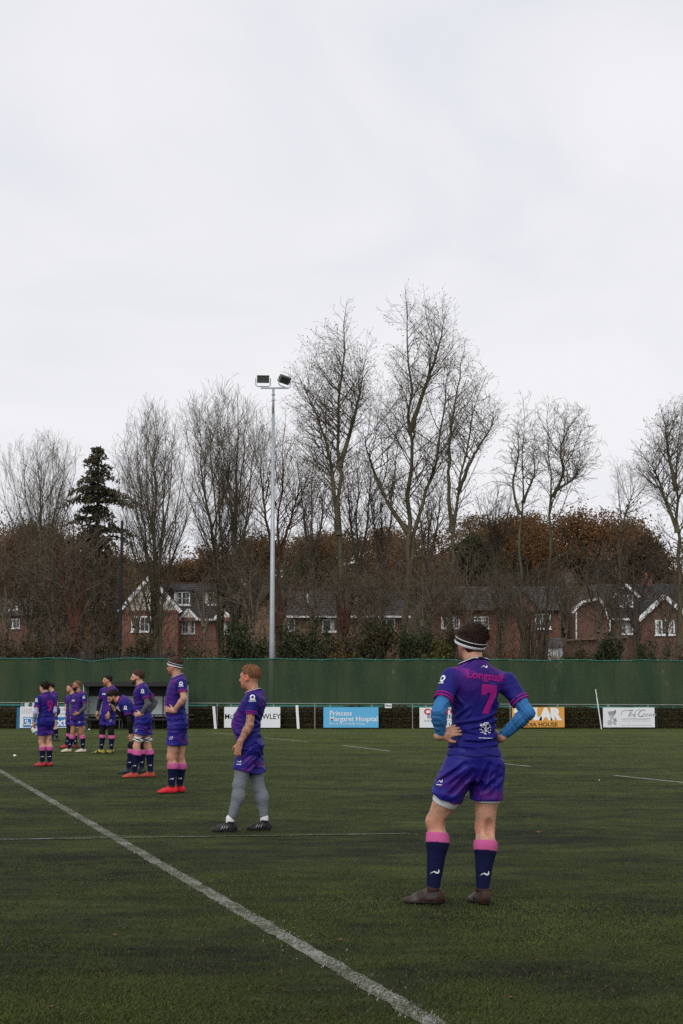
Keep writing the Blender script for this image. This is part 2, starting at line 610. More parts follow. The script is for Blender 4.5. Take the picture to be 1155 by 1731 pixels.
def net_mat():
    m, t, b = new_mat('green_windbreak_net')
    tcn = N(t, 'ShaderNodeTexCoord')
    mpn = N(t, 'ShaderNodeMapping'); mpn.inputs['Scale'].default_value = (1.6, 1, 0.35)
    t.links.new(tcn.outputs['Object'], mpn.inputs['Vector'])
    n1 = N(t, 'ShaderNodeTexNoise', Scale=0.9, Detail=7.0, Roughness=0.65)
    t.links.new(mpn.outputs[0], n1.inputs['Vector'])
    r = N(t, 'ShaderNodeValToRGB')
    r.color_ramp.elements[0].position = 0.3; r.color_ramp.elements[0].color = (0.022, 0.054, 0.032, 1)
    e_ = r.color_ramp.elements.new(0.56); e_.color = (0.034, 0.064, 0.036, 1)
    r.color_ramp.elements[1].position = 0.7; r.color_ramp.elements[1].color = (0.058, 0.078, 0.038, 1)
    t.links.new(n1.outputs[0], r.inputs[0])
    t.links.new(r.outputs[0], b.inputs['Base Color'])
    b.inputs['Roughness'].default_value = 0.85
    b.inputs['Specular IOR Level'].default_value = 0.15
    tr = N(t, 'ShaderNodeBsdfTransparent')
    ms = N(t, 'ShaderNodeMixShader'); ms.inputs[0].default_value = 0.15
    t.links.new(b.outputs[0], ms.inputs[1]); t.links.new(tr.outputs[0], ms.inputs[2])
    t.links.new(ms.outputs[0], t.nodes['Material Output'].inputs[0])
    return m


M['net'] = net_mat()
M['teal'] = plain('teal_cord', (0.02, 0.16, 0.13), 0.6, 0.25, 2.0)
M['tie'] = plain('pale_tie', (0.10, 0.28, 0.22), 0.6)
V3_ = lambda *a: np.array(a, float)
net_root = empty('windbreak_net', (0, YF, 0), 'long dark green windbreak net hung behind the pitch rail', 'net')


def net_top(px):
    return 1112.0 + 4.0 * px / 1155.0 + (4.0 * math.exp(-((px - 150) / 26.0) ** 2)) + 0.7 * math.sin(px * 0.05) + 0.5 * math.sin(px * 0.13 + 1)


def rail_row(px):
    return 1187.5 + 4.0 * px / 1155.0


nx_, nz_ = 260, 10
pxs = np.linspace(-330, 1490, nx_)
V = []
for p in pxs:
    zt = at(p, net_top(p), YF)[2]; zb = at(p, rail_row(p) + 6.5, YF)[2]
    x = at(p, 1150, YF)[0]
    for j in range(nz_):
        q = j / (nz_ - 1)
        z = zb + (zt - zb) * q
        yy = YF + 0.75 + 0.035 * math.sin(x * 2.1 + 3 * q) * math.sin(math.pi * q) + 0.02 * math.sin(x * 7.3 + q * 5)
        V.append((x, yy, z))
I, J = np.meshgrid(np.arange(nx_ - 1), np.arange(nz_ - 1), indexing='ij')
a = (I * nz_ + J).ravel()
link('net_fabric', mesh_np('net_fabric', V, np.stack([a, a + nz_, a + nz_ + 1, a + 1], 1)), M['net'], net_root, smooth=True)
for nm, fn, dz in (('top_cord', net_top, 0.0), ('bottom_hem', lambda p: rail_row(p) + 5.0, 0.0)):
    MB().tube([at(p, fn(p), YF) + np.array([0, 0.73, 0]) for p in pxs[::2]], 0.022 if nm == 'top_cord' else 0.05, 5).build(nm, M['teal'], net_root, True)
for p in np.arange(-262, 1480, 118.5):
    dx_ = 5 * math.sin(p)
    MB().tube([at(p + dx_ * (1 - q_), net_top(p) + 1 + (rail_row(p) + 4 - net_top(p)) * q_, YF + 0.69) for q_ in (0, 0.33, 0.66, 1)], 0.006, 4).build('seam', M['net'], net_root)
for p in np.arange(-318, 1490, 22.7):
    q_ = at(p, net_top(p), YF + 0.71)
    MB().tube([q_ + V3_(0, -0.03, 0.03), q_ + V3_(0, -0.03, -0.05)], 0.012, 4).build('tie', M['tie'], net_root)
for p in np.arange(-300, 1480, 109):
    q0 = at(p, 1231, YF + 0.86); q1 = at(p, net_top(p), YF + 0.86)
    q0[2] = -0.05
    MB().tube([q0, q1], 0.035, 6).build('net_post', M['darkgreen'], net_root)

rail_root = empty('pitch_rail', (0, YF - 0.2, 0), 'grey steel spectator rail with slim posts below the green net', 'railing')
MB().tube([at(p, rail_row(p), YF - 0.2) for p in np.linspace(-330, 1490, 30)], 0.019, 6).build('rail', M['railgrey'], rail_root, True)
for p in np.arange(-270, 1480, 82.5):
    q = at(p + 60, rail_row(p + 60), YF - 0.2)
    MB().tube([(q[0], YF - 0.2, -0.05), q], 0.022, 6).build('post', M['railgrey'] if int(p) % 3 else M['darkgreen'], rail_root)
for z_ in (0.16, 0.45, 0.75):
    MB().tube([(at(-330, 1190, YF)[0], YF - 0.17, z_), (at(1490, 1190, YF)[0], YF - 0.17, z_)], 0.006, 4).build('wire', M['darkgreen'], rail_root)

for p, py0, lean, lab in ((363, 1194, -1.5, 'white slat post left of the board reading McEVOY'), (503, 1192, -1.0, 'white slat post between the white board and the light blue board')):
    q1 = at(p + lean, py0, YF - 0.3); q0 = at(p + 1.5, 1231, YF - 0.3)
    q0[2] = 0
    tag(MB().beam(q0, q1, 0.115, 0.05).build('white_post', M['white']), lab, 'post')

# the notice on the rail
q = at(656.5, 1193, YF - 0.26)
sg = empty('rail_notice', (q[0], q[1], 0), 'small white notice fixed to the rail right of the light blue board', 'sign')
MB().box((q[0] - 0.15, q[1] - 0.01, q[2] - 0.1), (q[0] + 0.15, q[1] + 0.01, q[2] + 0.1)).build('plate', M['white'], sg)
flat_text('lettering', 'Pitch', (q[0], q[1] - 0.014, q[2]), UX, UZ, 0.13, INK['black'], sg, bold=0.004)


def board(px0, px1, py0, py1, mat, label, Y=YF - 0.32):
    a = at(px0, py1, Y); b = at(px1, py0, Y)
    a[2] = max(a[2], 0.03)
    r = empty('advertising_board', ((a[0] + b[0]) / 2, Y, 0), label, 'board', 'advertising boards along the rail')
    MB().box((a[0], Y, a[2]), (b[0], Y + 0.03, b[2])).build('panel', mat, r)
    for fx in (0.12, 0.88):
        x = a[0] + (b[0] - a[0]) * fx
        MB().beam((x, Y + 0.06, 0), (x, Y + 0.06, b[2] - 0.05), 0.05, 0.05).build('support', M['blackmetal'], r)
        MB().box((x - 0.02, Y + 0.032, b[2] - 0.08), (x + 0.02, Y + 0.14, b[2] + 0.12)).build('bracket', M['railgrey'], r)

    def T(name, s, px, py, hpx, mat2, **kw):
        o = at(px, py, Y - 0.006)
        return flat_text(name, s, o, UX, UZ, hpx * (Y / FPX), mat2, r, **kw)
    return r, T, a, b


bw = plain('board_white', (0.74, 0.76, 0.79), 0.4, 0.05, 0.8)
# 1 estate agents
r, T, a, b = board(33.5, 146, 1194.5, 1230.5, bw, 'white and blue estate agent board behind the player numbered nine')
o0 = at(39, 1230, YF - 0.326); o1 = at(145.5, 1212, YF - 0.326)
MB().poly([(o0[0], o0[1], o0[2] + 0.02), (o1[0], o0[1], o0[2] + 0.02), (o1[0], o0[1], o1[2]), (o0[0], o0[1], o1[2])]).build('blue_band', INK['blue'], r)
T('lettering', 'YOUR TRUSTED', 36.5, 1199.5, 6.5, INK['pgrey'], align='LEFT')
T('lettering', 'ESTATE AGENTS', 36.5, 1204.8, 6.5, INK['pgrey'], align='LEFT')
T('lettering', '01628 674234', 93, 1199.5, 7, INK['grey'], align='LEFT')
T('lettering', 'braxtons.co', 93, 1206, 7, INK['grey'], align='LEFT')
flat_text('lettering', 'xtons', at(97, 1221, YF - 0.334), UX, UZ, 19 * YF / FPX, INK['white'], r, align='LEFT', bold=0.012)
lg = at(46.5, 1219.5, YF - 0.334)
mb = MB()
for (x0, z0, x1, z1) in ((-8, -6, -6.6, 6), (6.6, -6, 8, 6), (-8, 4.6, 8, 6), (-8, -6, 8, -4.6), (-4, -3.4, 4, -1.8), (-4, -3.4, -2.4, 3), (-1, -1, 0.8, 3)):
    k = YF / FPX
    mb.poly([(lg[0] + x0 * k, lg[1], lg[2] + z0 * k), (lg[0] + x1 * k, lg[1], lg[2] + z0 * k), (lg[0] + x1 * k, lg[1], lg[2] + z1 * k), (lg[0] + x0 * k, lg[1], lg[2] + z1 * k)])
mb.build('logo', INK['white'], r)
# blue sheet at its left edge
a = at(28, 1229, YF - 0.25); b = at(33, 1196, YF - 0.25)
tag(MB().box((a[0], YF - 0.27, 0), (b[0] + 0.05, YF - 0.24, b[2])).build('blue_sheet', plain('blue_sheet', (0.02, 0.13, 0.25), 0.5)), 'narrow blue sheet at the left end of the estate agent board', 'sheet')
# 2
r, T, a, b = board(379, 474, 1195, 1230, bw, 'white board with black letters behind the man in grey leggings')
T('lettering', 'McEVOY ROWLEY', 427, 1211.5, 12.6, INK['black'], bold=0.003, xs=0.92)
# 3
r, T, a, b = board(547, 640, 1195.5, 1230, INK['sky'], 'light blue hospital board with white lettering')
T('lettering', 'Princess', 557, 1206, 11.5, INK['white'], align='LEFT', bold=0.003)
T('lettering', 'Margaret Hospital', 557, 1215.5, 11.5, INK['white'], align='LEFT', bold=0.003, xs=0.97)
T('lettering', 'Part of Circle Health Group', 557, 1223.3, 5.2, INK['white'], align='LEFT')
# 4
r, T, a, b = board(709.5, 801, 1196, 1230, bw, 'white engineering board with red heading behind player seven')
T('lettering', 'CONTOUR', 755, 1203.5, 13, INK['red'], bold=0.016, xs=1.15)
T('lettering', 'ENGINEERING', 755, 1211.5, 9, INK['navy'], bold=0.004, xs=1.12)
T('lettering', 'precision engineering contractors', 755, 1218, 5, INK['grey'], xs=1.1)
T('lettering', 'Tel: 01628', 755, 1225, 8.5, INK['navy'], bold=0.003, xs=1.35)
# 5
r, T, a, b = board(866, 954, 1195.5, 1229.5, INK['orange'], 'orange media house board with chunky white letters right of player seven')
T('lettering', 'SOLAR', 908, 1208, 25, INK['white'], bold=0.055, xs=1.0)
T('lettering', 'MEDIA HOUSE', 910, 1225, 9.5, INK['brown'], bold=0.006, xs=1.07)
# 6
r, T, a, b = board(1020, 1106.5, 1196, 1229.5, bw, 'white board reading The Crown with a grey figure drawing')
T('lettering', 'T', 1058, 1206.5, 17, INK['grey'], shear=0.45, align='LEFT', xs=0.9)
T('lettering', 'he', 1063.5, 1208, 11, INK['grey'], shear=0.45, align='LEFT')
T('lettering', 'C', 1076, 1206.5, 18, INK['grey'], shear=0.4, align='LEFT', xs=0.95)
T('lettering', 'rown', 1084.5, 1208, 11, INK['grey'], shear=0.45, align='LEFT')
T('lettering', 'PUB & RESTAURANT', 1076, 1219, 3.8, INK['pgrey'], spacing=1.4)
T('lettering', 'www.thecrownrestaurant.co.uk', 1076, 1225.8, 3.6, INK['pgrey'], spacing=1.1)
k = YF / FPX


def board_poly(pts, mat, name, dy=0.006, par=None):
    mb = MB()
    P = [at(x, y, YF - 0.32 - dy) for x, y in pts]
    mb.poly(P)
    return mb.build(name, mat, par if par is not None else r)


# swashes and rule of the heading
for pts in (((1051, 1209), (1050, 1204.5), (1054, 1201), (1062, 1200.2), (1071, 1201)), ((1074, 1213), (1072.5, 1207), (1076, 1200.5), (1082, 1199.5), (1084, 1203)), ((1051, 1215.5), (1070, 1214.8), (1085, 1215.5), (1100, 1214.8))):
    MB().tube([at(x, y, YF - 0.326) for x, y in pts], 0.010, 4).build('flourish', INK['grey'], r)
# figure drawing: hat, face, collar, robe strokes
for nm, pts, mt in (('drawing', ((1027.5, 1203), (1041, 1201.5), (1039, 1209), (1030, 1209.5)), 'grey'), ('drawing', ((1039, 1201), (1041.5, 1199), (1041, 1206), (1039, 1207)), 'grey'),
                    ('drawing', ((1030.5, 1209), (1038.5, 1209), (1037, 1214.5), (1034.5, 1216), (1032, 1214.5)), 'pgrey'), ('drawing', ((1031.5, 1212), (1037.5, 1212), (1036, 1215.5), (1033, 1215.5)), 'navy'),
                    ('drawing', ((1037, 1216), (1041.5, 1213), (1043, 1220), (1038, 1219)), 'grey'), ('drawing', ((1028, 1217), (1033, 1216.5), (1036, 1222), (1030, 1226.5), (1027, 1222)), 'pgrey'),
                    ('drawing', ((1036, 1219), (1041, 1220), (1042, 1226), (1037, 1224)), 'pgrey')):
    board_poly(pts, INK[mt], nm, 0.004 + 0.002 * len(pts))

# leaning marker pole
q0 = at(1017, 1231, YF - 0.9); q0[2] = 0
q1 = at(1007, 1165, YF - 0.9); qm = q0 + (q1 - q0) * 0.80
mpole = empty('marker_pole', tuple(q0), 'thin white leaning pole left of the crown board', 'pole')
MB().tube([q0, qm], 0.024, 7).build('shaft', M['white'], mpole)
MB().tube([qm, qm + (q1 - q0) * 0.012], 0.022, 7).build('joint', M['blackmetal'], mpole)
MB().tube([qm + (q1 - q0) * 0.012, q1], 0.021, 7).build('tip', M['white'], mpole)

# dugout
YD = YF - 1.9
dl = at(140, 1230, YD)[0]; dr = at(322, 1230, YD)[0]
dz = lambda py: at(230, py, YD)[2]
dug = empty('dugout', ((dl + dr) / 2, YD, 0), 'dark roofed team dugout with pale back panel behind the players', 'dugout')
zt = dz(1153); MB().box((dl, YD - 0.05, zt - 0.09), (dr - 0.2, YD + 1.55, zt)).build('roof', M['blackmetal'], dug)
mb = MB().poly([(dl, YD - 0.06, zt), (dr - 0.2, YD - 0.06, zt), (dr - 0.2, YD - 0.06, zt - 0.18), (dl, YD - 0.06, zt - 0.18)]).build('fascia', M['blackmetal'], dug)
M['polycarb'] = plain('grey_back_panel', (0.50, 0.55, 0.56), 0.35, 0.1, 1.0)
M['roofshade'] = plain('roof_shade', (0.025, 0.025, 0.028), 0.5, 0.2)
npan = 4
pw = (dr - 0.25 - dl) / npan
for i in range(npan):
    MB().box((dl + i * pw + 0.02, YD + 1.40, 0.55), (dl + (i + 1) * pw - 0.02, YD + 1.43, 1.42)).build('back_panel', M['polycarb'], dug)
    MB().box((dl + i * pw + 0.02, YD + 1.395, 1.44), (dl + (i + 1) * pw - 0.02, YD + 1.425, zt - 0.1)).build('shade_panel', M['roofshade'], dug)  # dark strip painted in for the shadow under the dugout roof
for i in range(npan + 1):
    x = dl + i * pw
    MB().box((x - 0.025, YD + 1.37, 0), (x + 0.025, YD + 1.44, zt - 0.09)).build('post', M['blackmetal'], dug)
for x in (dl, dr - 0.25):
    MB().prism([(x - 0.02, YD + 0.3, 0.0), (x - 0.02, YD + 1.37, 0.0), (x - 0.02, YD + 1.37, zt - 0.1), (x - 0.02, YD - 0.02, zt - 0.1)], (0.04, 0, 0)).build('side_panel', M['polycarb'], dug)
for z_, dd in ((0.62, 0.55), (0.42, 0.45)):
    MB().beam((dl, YD + dd, z_), (dr + 0.1, YD + dd, z_), 0.07, 0.06).build('bench_rail', M['blackmetal'], dug)
MB().box((dl + 0.05, YD + 0.75, 0.40), (dr - 0.3, YD + 1.15, 0.45)).build('bench_seat', M['blackmetal'], dug)
for fx in (0.05, 0.35, 0.65, 0.97):
    x = dl + (dr - dl) * fx
    MB().beam((x, YD + 0.55, 0), (x, YD + 0.55, 0.62), 0.05, 0.05).build('bench_leg', M['blackmetal'], dug)

# white folded chair standing by the agent board
q = at(46, 1230, YF - 0.75)
ch = empty('folding_chair', (q[0], q[1], 0), 'small white plastic chair back rising above the estate agent board', 'chair')
zz = at(46, 1188, YF - 0.05)[2]
for sx in (-1, 1):
    MB().box((q[0] + sx * 0.17 - 0.10, YF - 0.07, zz - 0.28), (q[0] + sx * 0.17 + 0.09, YF - 0.04, zz)).build('back_slat', M['white'], ch)
    MB().beam((q[0] + sx * 0.2, YF - 0.04, 0), (q[0] + sx * 0.2, YF - 0.04, zz - 0.1), 0.03, 0.03).build('leg', M['white'], ch)

# floodlight mast
YM = 73.5
b0 = at(459.5, 1180, YM); ptop = at(460.6, 656, YM)
mast = empty('floodlight_mast', (b0[0], YM, terrain_z(b0[0], YM)), 'tall slim grey floodlight mast behind the green net', 'floodlight')
zmid = at(460, 700, YM)[2]
mb = MB().tube([(b0[0], YM, 0), (b0[0], YM, 4.0), (b0[0], YM, zmid)], [0.145, 0.125, 0.075], 14)
mb.build('pole', M['galv'], mast, True)
MB().tube([(b0[0], YM, zmid), (b0[0], YM, ptop[2])], [0.060, 0.055], 12).build('pole_top', M['galv'], mast, True)
for py in (668, 677):
    z_ = at(460, py, YM)[2]
    MB().tube([(b0[0], YM, z_), (b0[0], YM, z_ + 0.05)], 0.09, 12).build('collar', M['galv'], mast)
zt = ptop[2]
MB().beam((b0[0] - 0.62, YM, zt), (b0[0] + 0.75, YM, zt), 0.10, 0.07).build('crossarm', M['galv'], mast)


def lamp(cx, cz, yaw, tiltb, roll):
    h = MB()
    W, Hh, D = 0.30, 0.19, 0.10
    R = Matrix.Rotation(yaw, 3, 'Z') @ Matrix.Rotation(tiltb, 3, 'X') @ Matrix.Rotation(roll, 3, 'Y')
    C = Vector((cx, YM, cz))
    tr = lambda p: tuple(C + R @ Vector(p))
    pts = [(-W, -D, -Hh), (W, -D, -Hh), (W, -D * 0.6, Hh), (-W, -D * 0.6, Hh), (-W, D, -Hh * 0.95), (W, D, -Hh * 0.95), (W, D, Hh), (-W, D, Hh)]
    i = 0
    h.v = [tr(p) for p in pts]
    h.f = [(0, 3, 2, 1), (4, 5, 6, 7), (0, 1, 5, 4), (1, 2, 6, 5), (2, 3, 7, 6), (3, 0, 4, 7)]
    head = h.build('lamp_head', M['lampgreen'], mast)
    for k_ in range(5):
        z_ = -Hh * 0.8 + k_ * Hh * 0.4
        f = MB(); f.v = [tr(p) for p in ((-W * 0.95, -D - 0.035, z_), (W * 0.95, -D - 0.035, z_), (W * 0.95, -D * 0.6, z_), (-W * 0.95, -D * 0.6, z_), (-W * 0.95, -D - 0.035, z_ + 0.012), (W * 0.95, -D - 0.035, z_ + 0.012), (W * 0.95, -D * 0.6, z_ + 0.012), (-W * 0.95, -D * 0.6, z_ + 0.012))]
        f.f = [(0, 3, 2, 1), (4, 5, 6, 7), (0, 1, 5, 4), (1, 2, 6, 5), (2, 3, 7, 6), (3, 0, 4, 7)]
        f.build('cooling_fin', M['lampgreen'], head)
    g = MB(); g.v = [tr(p) for p in ((-W * 0.9, D + 0.004, -Hh * 0.85), (W * 0.9, D + 0.004, -Hh * 0.85), (W * 0.9, D + 0.004, Hh * 0.85), (-W * 0.9, D + 0.004, Hh * 0.85))]; g.f = [(0, 1, 2, 3)]
    g.build('lens', M['glass'], head)
    u = R @ Vector((1, 0, 0))
    br = MB()
    ex = W + 0.06
    br.tube([C + u * ex + Vector((0, 0, 0.05)), C + u * ex * 0.98 + Vector((0, 0, -0.30)), C + u * (ex * 0.75) + Vector((0, 0, -0.36)), C - u * (ex * 0.75) + Vector((0, 0, -0.36)), C - u * ex * 0.98 + Vector((0, 0, -0.30)), C - u * ex + Vector((0, 0, 0.05))], 0.025, 6)
    br.build('bracket', M['galv'], mast)
    MB().tube([C + Vector((0, 0, -0.37)), Vector((C.x, YM, zt))], 0.04, 6).build('spigot', M['galv'], mast)


lz = at(460, 641, YM)[2]
lamp(at(445, 640, YM)[0], lz, 0.05, 0.15, 0.0)
lamp(at(481, 643, YM)[0], lz - 0.02, 0.62, 0.62, 0.16)

# dark telegraph-like post behind the net on the left
tp = at(202, 1100, 78.0)
tag(MB().tube([(tp[0], 78, 0.2), (tp[0] + 0.03, 78, at(203, 880, 78)[2])], [0.11, 0.07], 8).build('dark_post', M['blackmetal']), 'tall black post standing left of the white gabled house', 'post')

# palisade fence behind the net
pal = empty('palisade_fence', (at(150, 1105, 74)[0], 74, 0), 'dark steel palisade fence showing just above the net at left', 'fence')
palm = MB().box((-0.03, -0.012, 0), (0.03, 0.012, 3.30)).prism([(-0.03, -0.012, 3.30), (0.03, -0.012, 3.30), (0.0, -0.012, 3.42)], (0, 0.024, 0))
pale0 = None
for i, p in enumerate(np.arange(118, 300, 4.6)):
    q = at(p, 1100, 74.0)
    if pale0 is None:
        pale0 = palm.build('pale', M['blackmetal']); pale0.parent = pal
        o = pale0
    else:
        o = pale0.copy(); COL.objects.link(o); o.parent = pal
    o.location = Vector((q[0], 74.0, 0.1 + 0.03 * math.sin(i * 2.2))) - pal.location
for z_ in (0.7, 2.7):
    MB().box((at(116, 1100, 74)[0], 74.02, z_), (at(302, 1100, 74)[0], 74.06, z_ + 0.05)).build('pale_rail', M['blackmetal'], pal)

# ------------------------------------------------------------------ houses
def roof_plane(mb, e0, e1, r0, r1, courses=14, th=0.05):
    """tile courses from the eaves line e0-e1 up to the ridge r0-r1, each lapping the one below"""
    e0, e1, r0, r1 = [np.asarray(p, float) for p in (e0, e1, r0, r1)]
    n = np.cross(e1 - e0, r0 - e0); n /= np.linalg.norm(n)
    if n[2] < 0: n = -n
    for i in range(courses):
        t0, t1 = i / courses, (i + 1.08) / courses
        t1 = min(t1, 1.0)
        A = e0 + (r0 - e0) * t0; B = e1 + (r1 - e1) * t0
        C = e1 + (r1 - e1) * t1; D = e0 + (r0 - e0) * t1
        up = n * th
        mb.poly([A + up, B + up, C + n * 0.01, D + n * 0.01])
        mb.poly([A, B, B + up, A + up])


def window(house, px0, px1, py0, py1, Y, cols=2, rows=2, bars=True, depth=0.06):
    a = at(px0, py1, Y); b = at(px1, py0, Y)
    w = empty('window', (0, 0, 0)); w.parent = house; w.location = Vector(((a[0] + b[0]) / 2, Y, a[2])) - house.location
    fr = 0.072
    x0, x1, z0, z1 = a[0], b[0], a[2], b[2]
    mb = MB()
    y0, y1 = Y - depth, Y - 0.005
    mb.box((x0, y0, z0), (x1, y1, z0 + fr)).box((x0, y0, z1 - fr), (x1, y1, z1))
    mb.box((x0, y0, z0 + fr), (x0 + fr, y1, z1 - fr)).box((x1 - fr, y0, z0 + fr), (x1, y1, z1 - fr))
    for c in range(1, cols):
        xc = x0 + (x1 - x0) * c / cols
        mb.box((xc - fr * 0.55, y0, z0 + fr), (xc + fr * 0.55, y1, z1 - fr))
    mb.build('frame', M['upvc'], w)
    if bars:
        mb = MB()
        for c in range(cols):
            xa = x0 + (x1 - x0) * c / cols; xb = x0 + (x1 - x0) * (c + 1) / cols
            for k in range(1, rows):
                zc = z0 + (z1 - z0) * k / rows
                mb.box((xa + fr * 0.5, y0 + 0.01, zc - 0.013), (xb - fr * 0.5, y1, zc + 0.013))
            mb.box(((xa + xb) / 2 - 0.012, y0 + 0.012, z0 + fr), ((xa + xb) / 2 + 0.012, y1 - 0.001, z1 - fr))
        mb.build('glazing_bar', M['upvc'], w)
    for c in range(cols):
        xa = x0 + (x1 - x0) * c / cols + fr * 0.5; xb = x0 + (x1 - x0) * (c + 1) / cols - fr * 0.5
        MB().box((xa, Y - 0.03, z0 + fr), (xb, Y - 0.012, z1 - fr)).build('pane', M['glass'], w)
    for c in range(cols):                       # curtains gathered at the sides
        xa = x0 + (x1 - x0) * c / cols + fr * 0.6; xb = x0 + (x1 - x0) * (c + 1) / cols - fr * 0.6
        if (c + int(px0)) % 2 == 0:
            MB().box((xa, Y - 0.036, z0 + fr), (xa + (xb - xa) * 0.35, Y - 0.031, z1 - fr)).build('curtain', M['render'], w)
    MB().box((x0 - 0.06, Y - depth - 0.05, z0 - 0.07), (x1 + 0.06, Y - 0.004, z0 - 0.002)).build('sill', M['upvc'], w)
    return w


def wall_px(house, pts, Y, depth, mat, name='wall'):
    """a wall slab whose front face has the outline pts (photo pixels at depth Y); the foot goes down to the ground"""
    P = []
    for x, y in pts:
        p = at(x, y if y is not None else 1100, Y)
        if y is None:
            p[2] = terrain_z(p[0], Y) - 0.3
        P.append(p)
    return MB().prism(P, (0, depth, 0)).build(name, mat, house)


def house_root(px, Y, label):
    q = at(px, 1100, Y)
    return empty('house', (q[0], Y, float(terrain_z(q[0], Y))), label, 'house', 'houses beyond the trees')


# ---- A: brick house with white gable and dormers
YA = 112.0
hA = house_root(300, YA, 'red brick house with cream gable, dark slate roof and dormer windows')
wall_px(hA, [(286, None), (398, None), (398, 1046), (286, 1046)], YA, 7.5, M['brick'])
wall_px(hA, [(206, None), (301, None), (301, 1034), (206, 1034)], YA - 1.6, 8.5, M['brick'], 'wing_wall')
wall_px(hA, [(203, 1033), (304, 1033), (253.5, 977)], YA - 1.62, 8.4, M['render'], 'gable')
wall_px(hA, [(205, 1036.5), (302, 1036.5), (302, 1031.5), (205, 1031.5)], YA - 1.66, 0.03, M['brick'], 'brick_band')
rf = MB()
e0, e1 = at(284, 1047, YA - 0.35), at(402, 1047, YA - 0.35)
r0, r1 = at(262, 986, YA + 3.6), at(408, 986, YA + 3.6)
roof_plane(rf, e0, e1, r0, r1, 16)
rf.poly([r0, r1, at(408, 1047, YA + 7.5), at(262, 1047, YA + 7.5)])
roofA = rf.build('roof', M['slate'], hA, fixn=False)
MB().beam(r0, r1, 0.22, 0.14).build('ridge_tiles', M['barkred'], roofA)
for sx, x0 in ((1, 200.5), (-1, 306.5)):
    rf = MB()
    ap, ev = at(253.5, 973, YA - 1.8), at(x0, 1033, YA - 1.8)
    back = np.array([0, 8.0, 0])
    roof_plane(rf, ev, ev + back, ap, ap + back, 12)
    rf.build('wing_roof', M['slate'], hA, fixn=False)
    MB().beam(ev + np.array([0, -0.06, -0.08]), ap + np.array([0, -0.06, -0.08]), 0.06, 0.26).build('bargeboard', M['upvc'], hA)
MB().beam(at(284, 1047.5, YA - 0.42), at(402, 1047.5, YA - 0.42), 0.1, 0.12).build('gutter', M['upvc'], hA)
for x0, x1 in ((274, 285), (294.5, 321.5), (346.5, 374)):
    Yd = YA + 1.15
    dm = wall_px(hA, [(x0 - 4, 1026), (x1 + 4, 1026), (x1 + 4, 998), (x0 - 4, 998)], Yd, 2.6, M['slate'], 'dormer')
    a = at(x0 - 7, 998, Yd - 0.3); b = at(x1 + 7, 996, Yd - 0.3)
    MB().box((a[0], Yd - 0.3, a[2]), (b[0], Yd + 2.6, b[2] + 0.05)).build('dormer_roof', M['slate'], hA)
    window(hA, x0, x1, 1000.5, 1022.5, Yd, 2, 2, True)
for cx in (318.5, 378):
    Yg = YA - 0.5
    wall_px(hA, [(cx - 13, 1047), (cx + 13, 1047), (cx, 1033)], Yg, 1.6, M['render'], 'gablet')
    wall_px(hA, [(cx - 11, 1048), (cx + 11, 1048), (cx + 11, 1043.5), (cx - 11, 1043.5)], Yg - 0.03, 0.03, M['brick'], 'brick_band')
    for sx in (-1, 1):
        ev = at(cx + sx * 16.5, 1047, Yg - 0.06); ap = at(cx, 1030.5, Yg - 0.06)
        MB().beam(ev, ap, 0.08, 0.18).build('bargeboard', M['upvc'], hA)
        rf = MB(); roof_plane(rf, ev + UZ * 0.08, ev + UZ * 0.08 + np.array([0, 2.2, 0]), ap + UZ * 0.1, ap + UZ * 0.1 + np.array([0, 2.2, 0]), 3)
        rf.build('gablet_roof', M['slate'], hA, fixn=False)
    window(hA, cx - 11, cx + 11.5, 1048.5, 1071, YA, 2, 2, True)
window(hA, 222, 268, 1042, 1068, YA - 1.6, 3, 2, True)
wall_px(hA, [(300, 1083), (398, 1083), (398, 1076), (300, 1076)], YA - 0.03, 0.03, M['brickdull'], 'plinth_band')
MB().tube([at(346, 1048, YA - 0.08), at(346, 1100, YA - 0.08)], 0.05, 6).build('downpipe', M['blackmetal'], hA)

# ---- B: low house with grey tiled roof
YB = 105.0
hB = house_root(580, YB, 'low buff brick house with broad grey tiled roof behind the big bare trees')
wall_px(hB, [(484, None), (690, None), (690, 1040), (484, 1040)], YB, 8, M['brickbuff'])
wall_px(hB, [(420, None), (486, None), (486, 1040), (453, 1006), (420, 1040)], YB + 0.8, 8, M['brickbuff'], 'end_wall')
rf = MB()
e0, e1 = at(484, 1042, YB - 0.5), at(694, 1042, YB - 0.5)
r0, r1 = at(486, 1001, YB + 4), at(692, 1001, YB + 4)
roof_plane(rf, e0, e1, r0, r1, 15, 0.06)
rf.poly([r0, r1, at(694, 1042, YB + 8.4), at(484, 1042, YB + 8.4)])
rb = rf.build('roof', M['tile'], hB, fixn=False)
MB().beam(r0, r1, 0.25, 0.16).build('ridge_tiles', M['tile'], rb)
for t_, h_ in ((0.17, 0.8), (0.98, 0.7)):
    pos = e0 + (e1 - e0) * t_ + (r0 - e0) * 0.45
    MB().tube([pos, pos + UZ * h_], 0.06, 6).build('vent_pipe', M['upvc'], rb)
MB().beam(at(484, 1042.5, YB - 0.55), at(694, 1042.5, YB - 0.55), 0.1, 0.13).build('gutter', M['upvc'], hB)
window(hB, 487, 499, 1047, 1066, YB, 1, 2, False)
window(hB, 545, 575, 1047, 1068, YB, 2, 1, False)
window(hB, 640, 668, 1046, 1066, YB, 2, 1, False)
for s_ in (-1, 1):
    rf = MB(); ap = at(453, 1003, YB + 0.5); ev = at(453 + s_ * 38, 1043, YB + 0.5)
    roof_plane(rf, ev, ev + np.array([0, 8.0, 0]), ap, ap + np.array([0, 8.0, 0]), 10)
    rf.build('end_roof', M['tile'], hB, fixn=False)

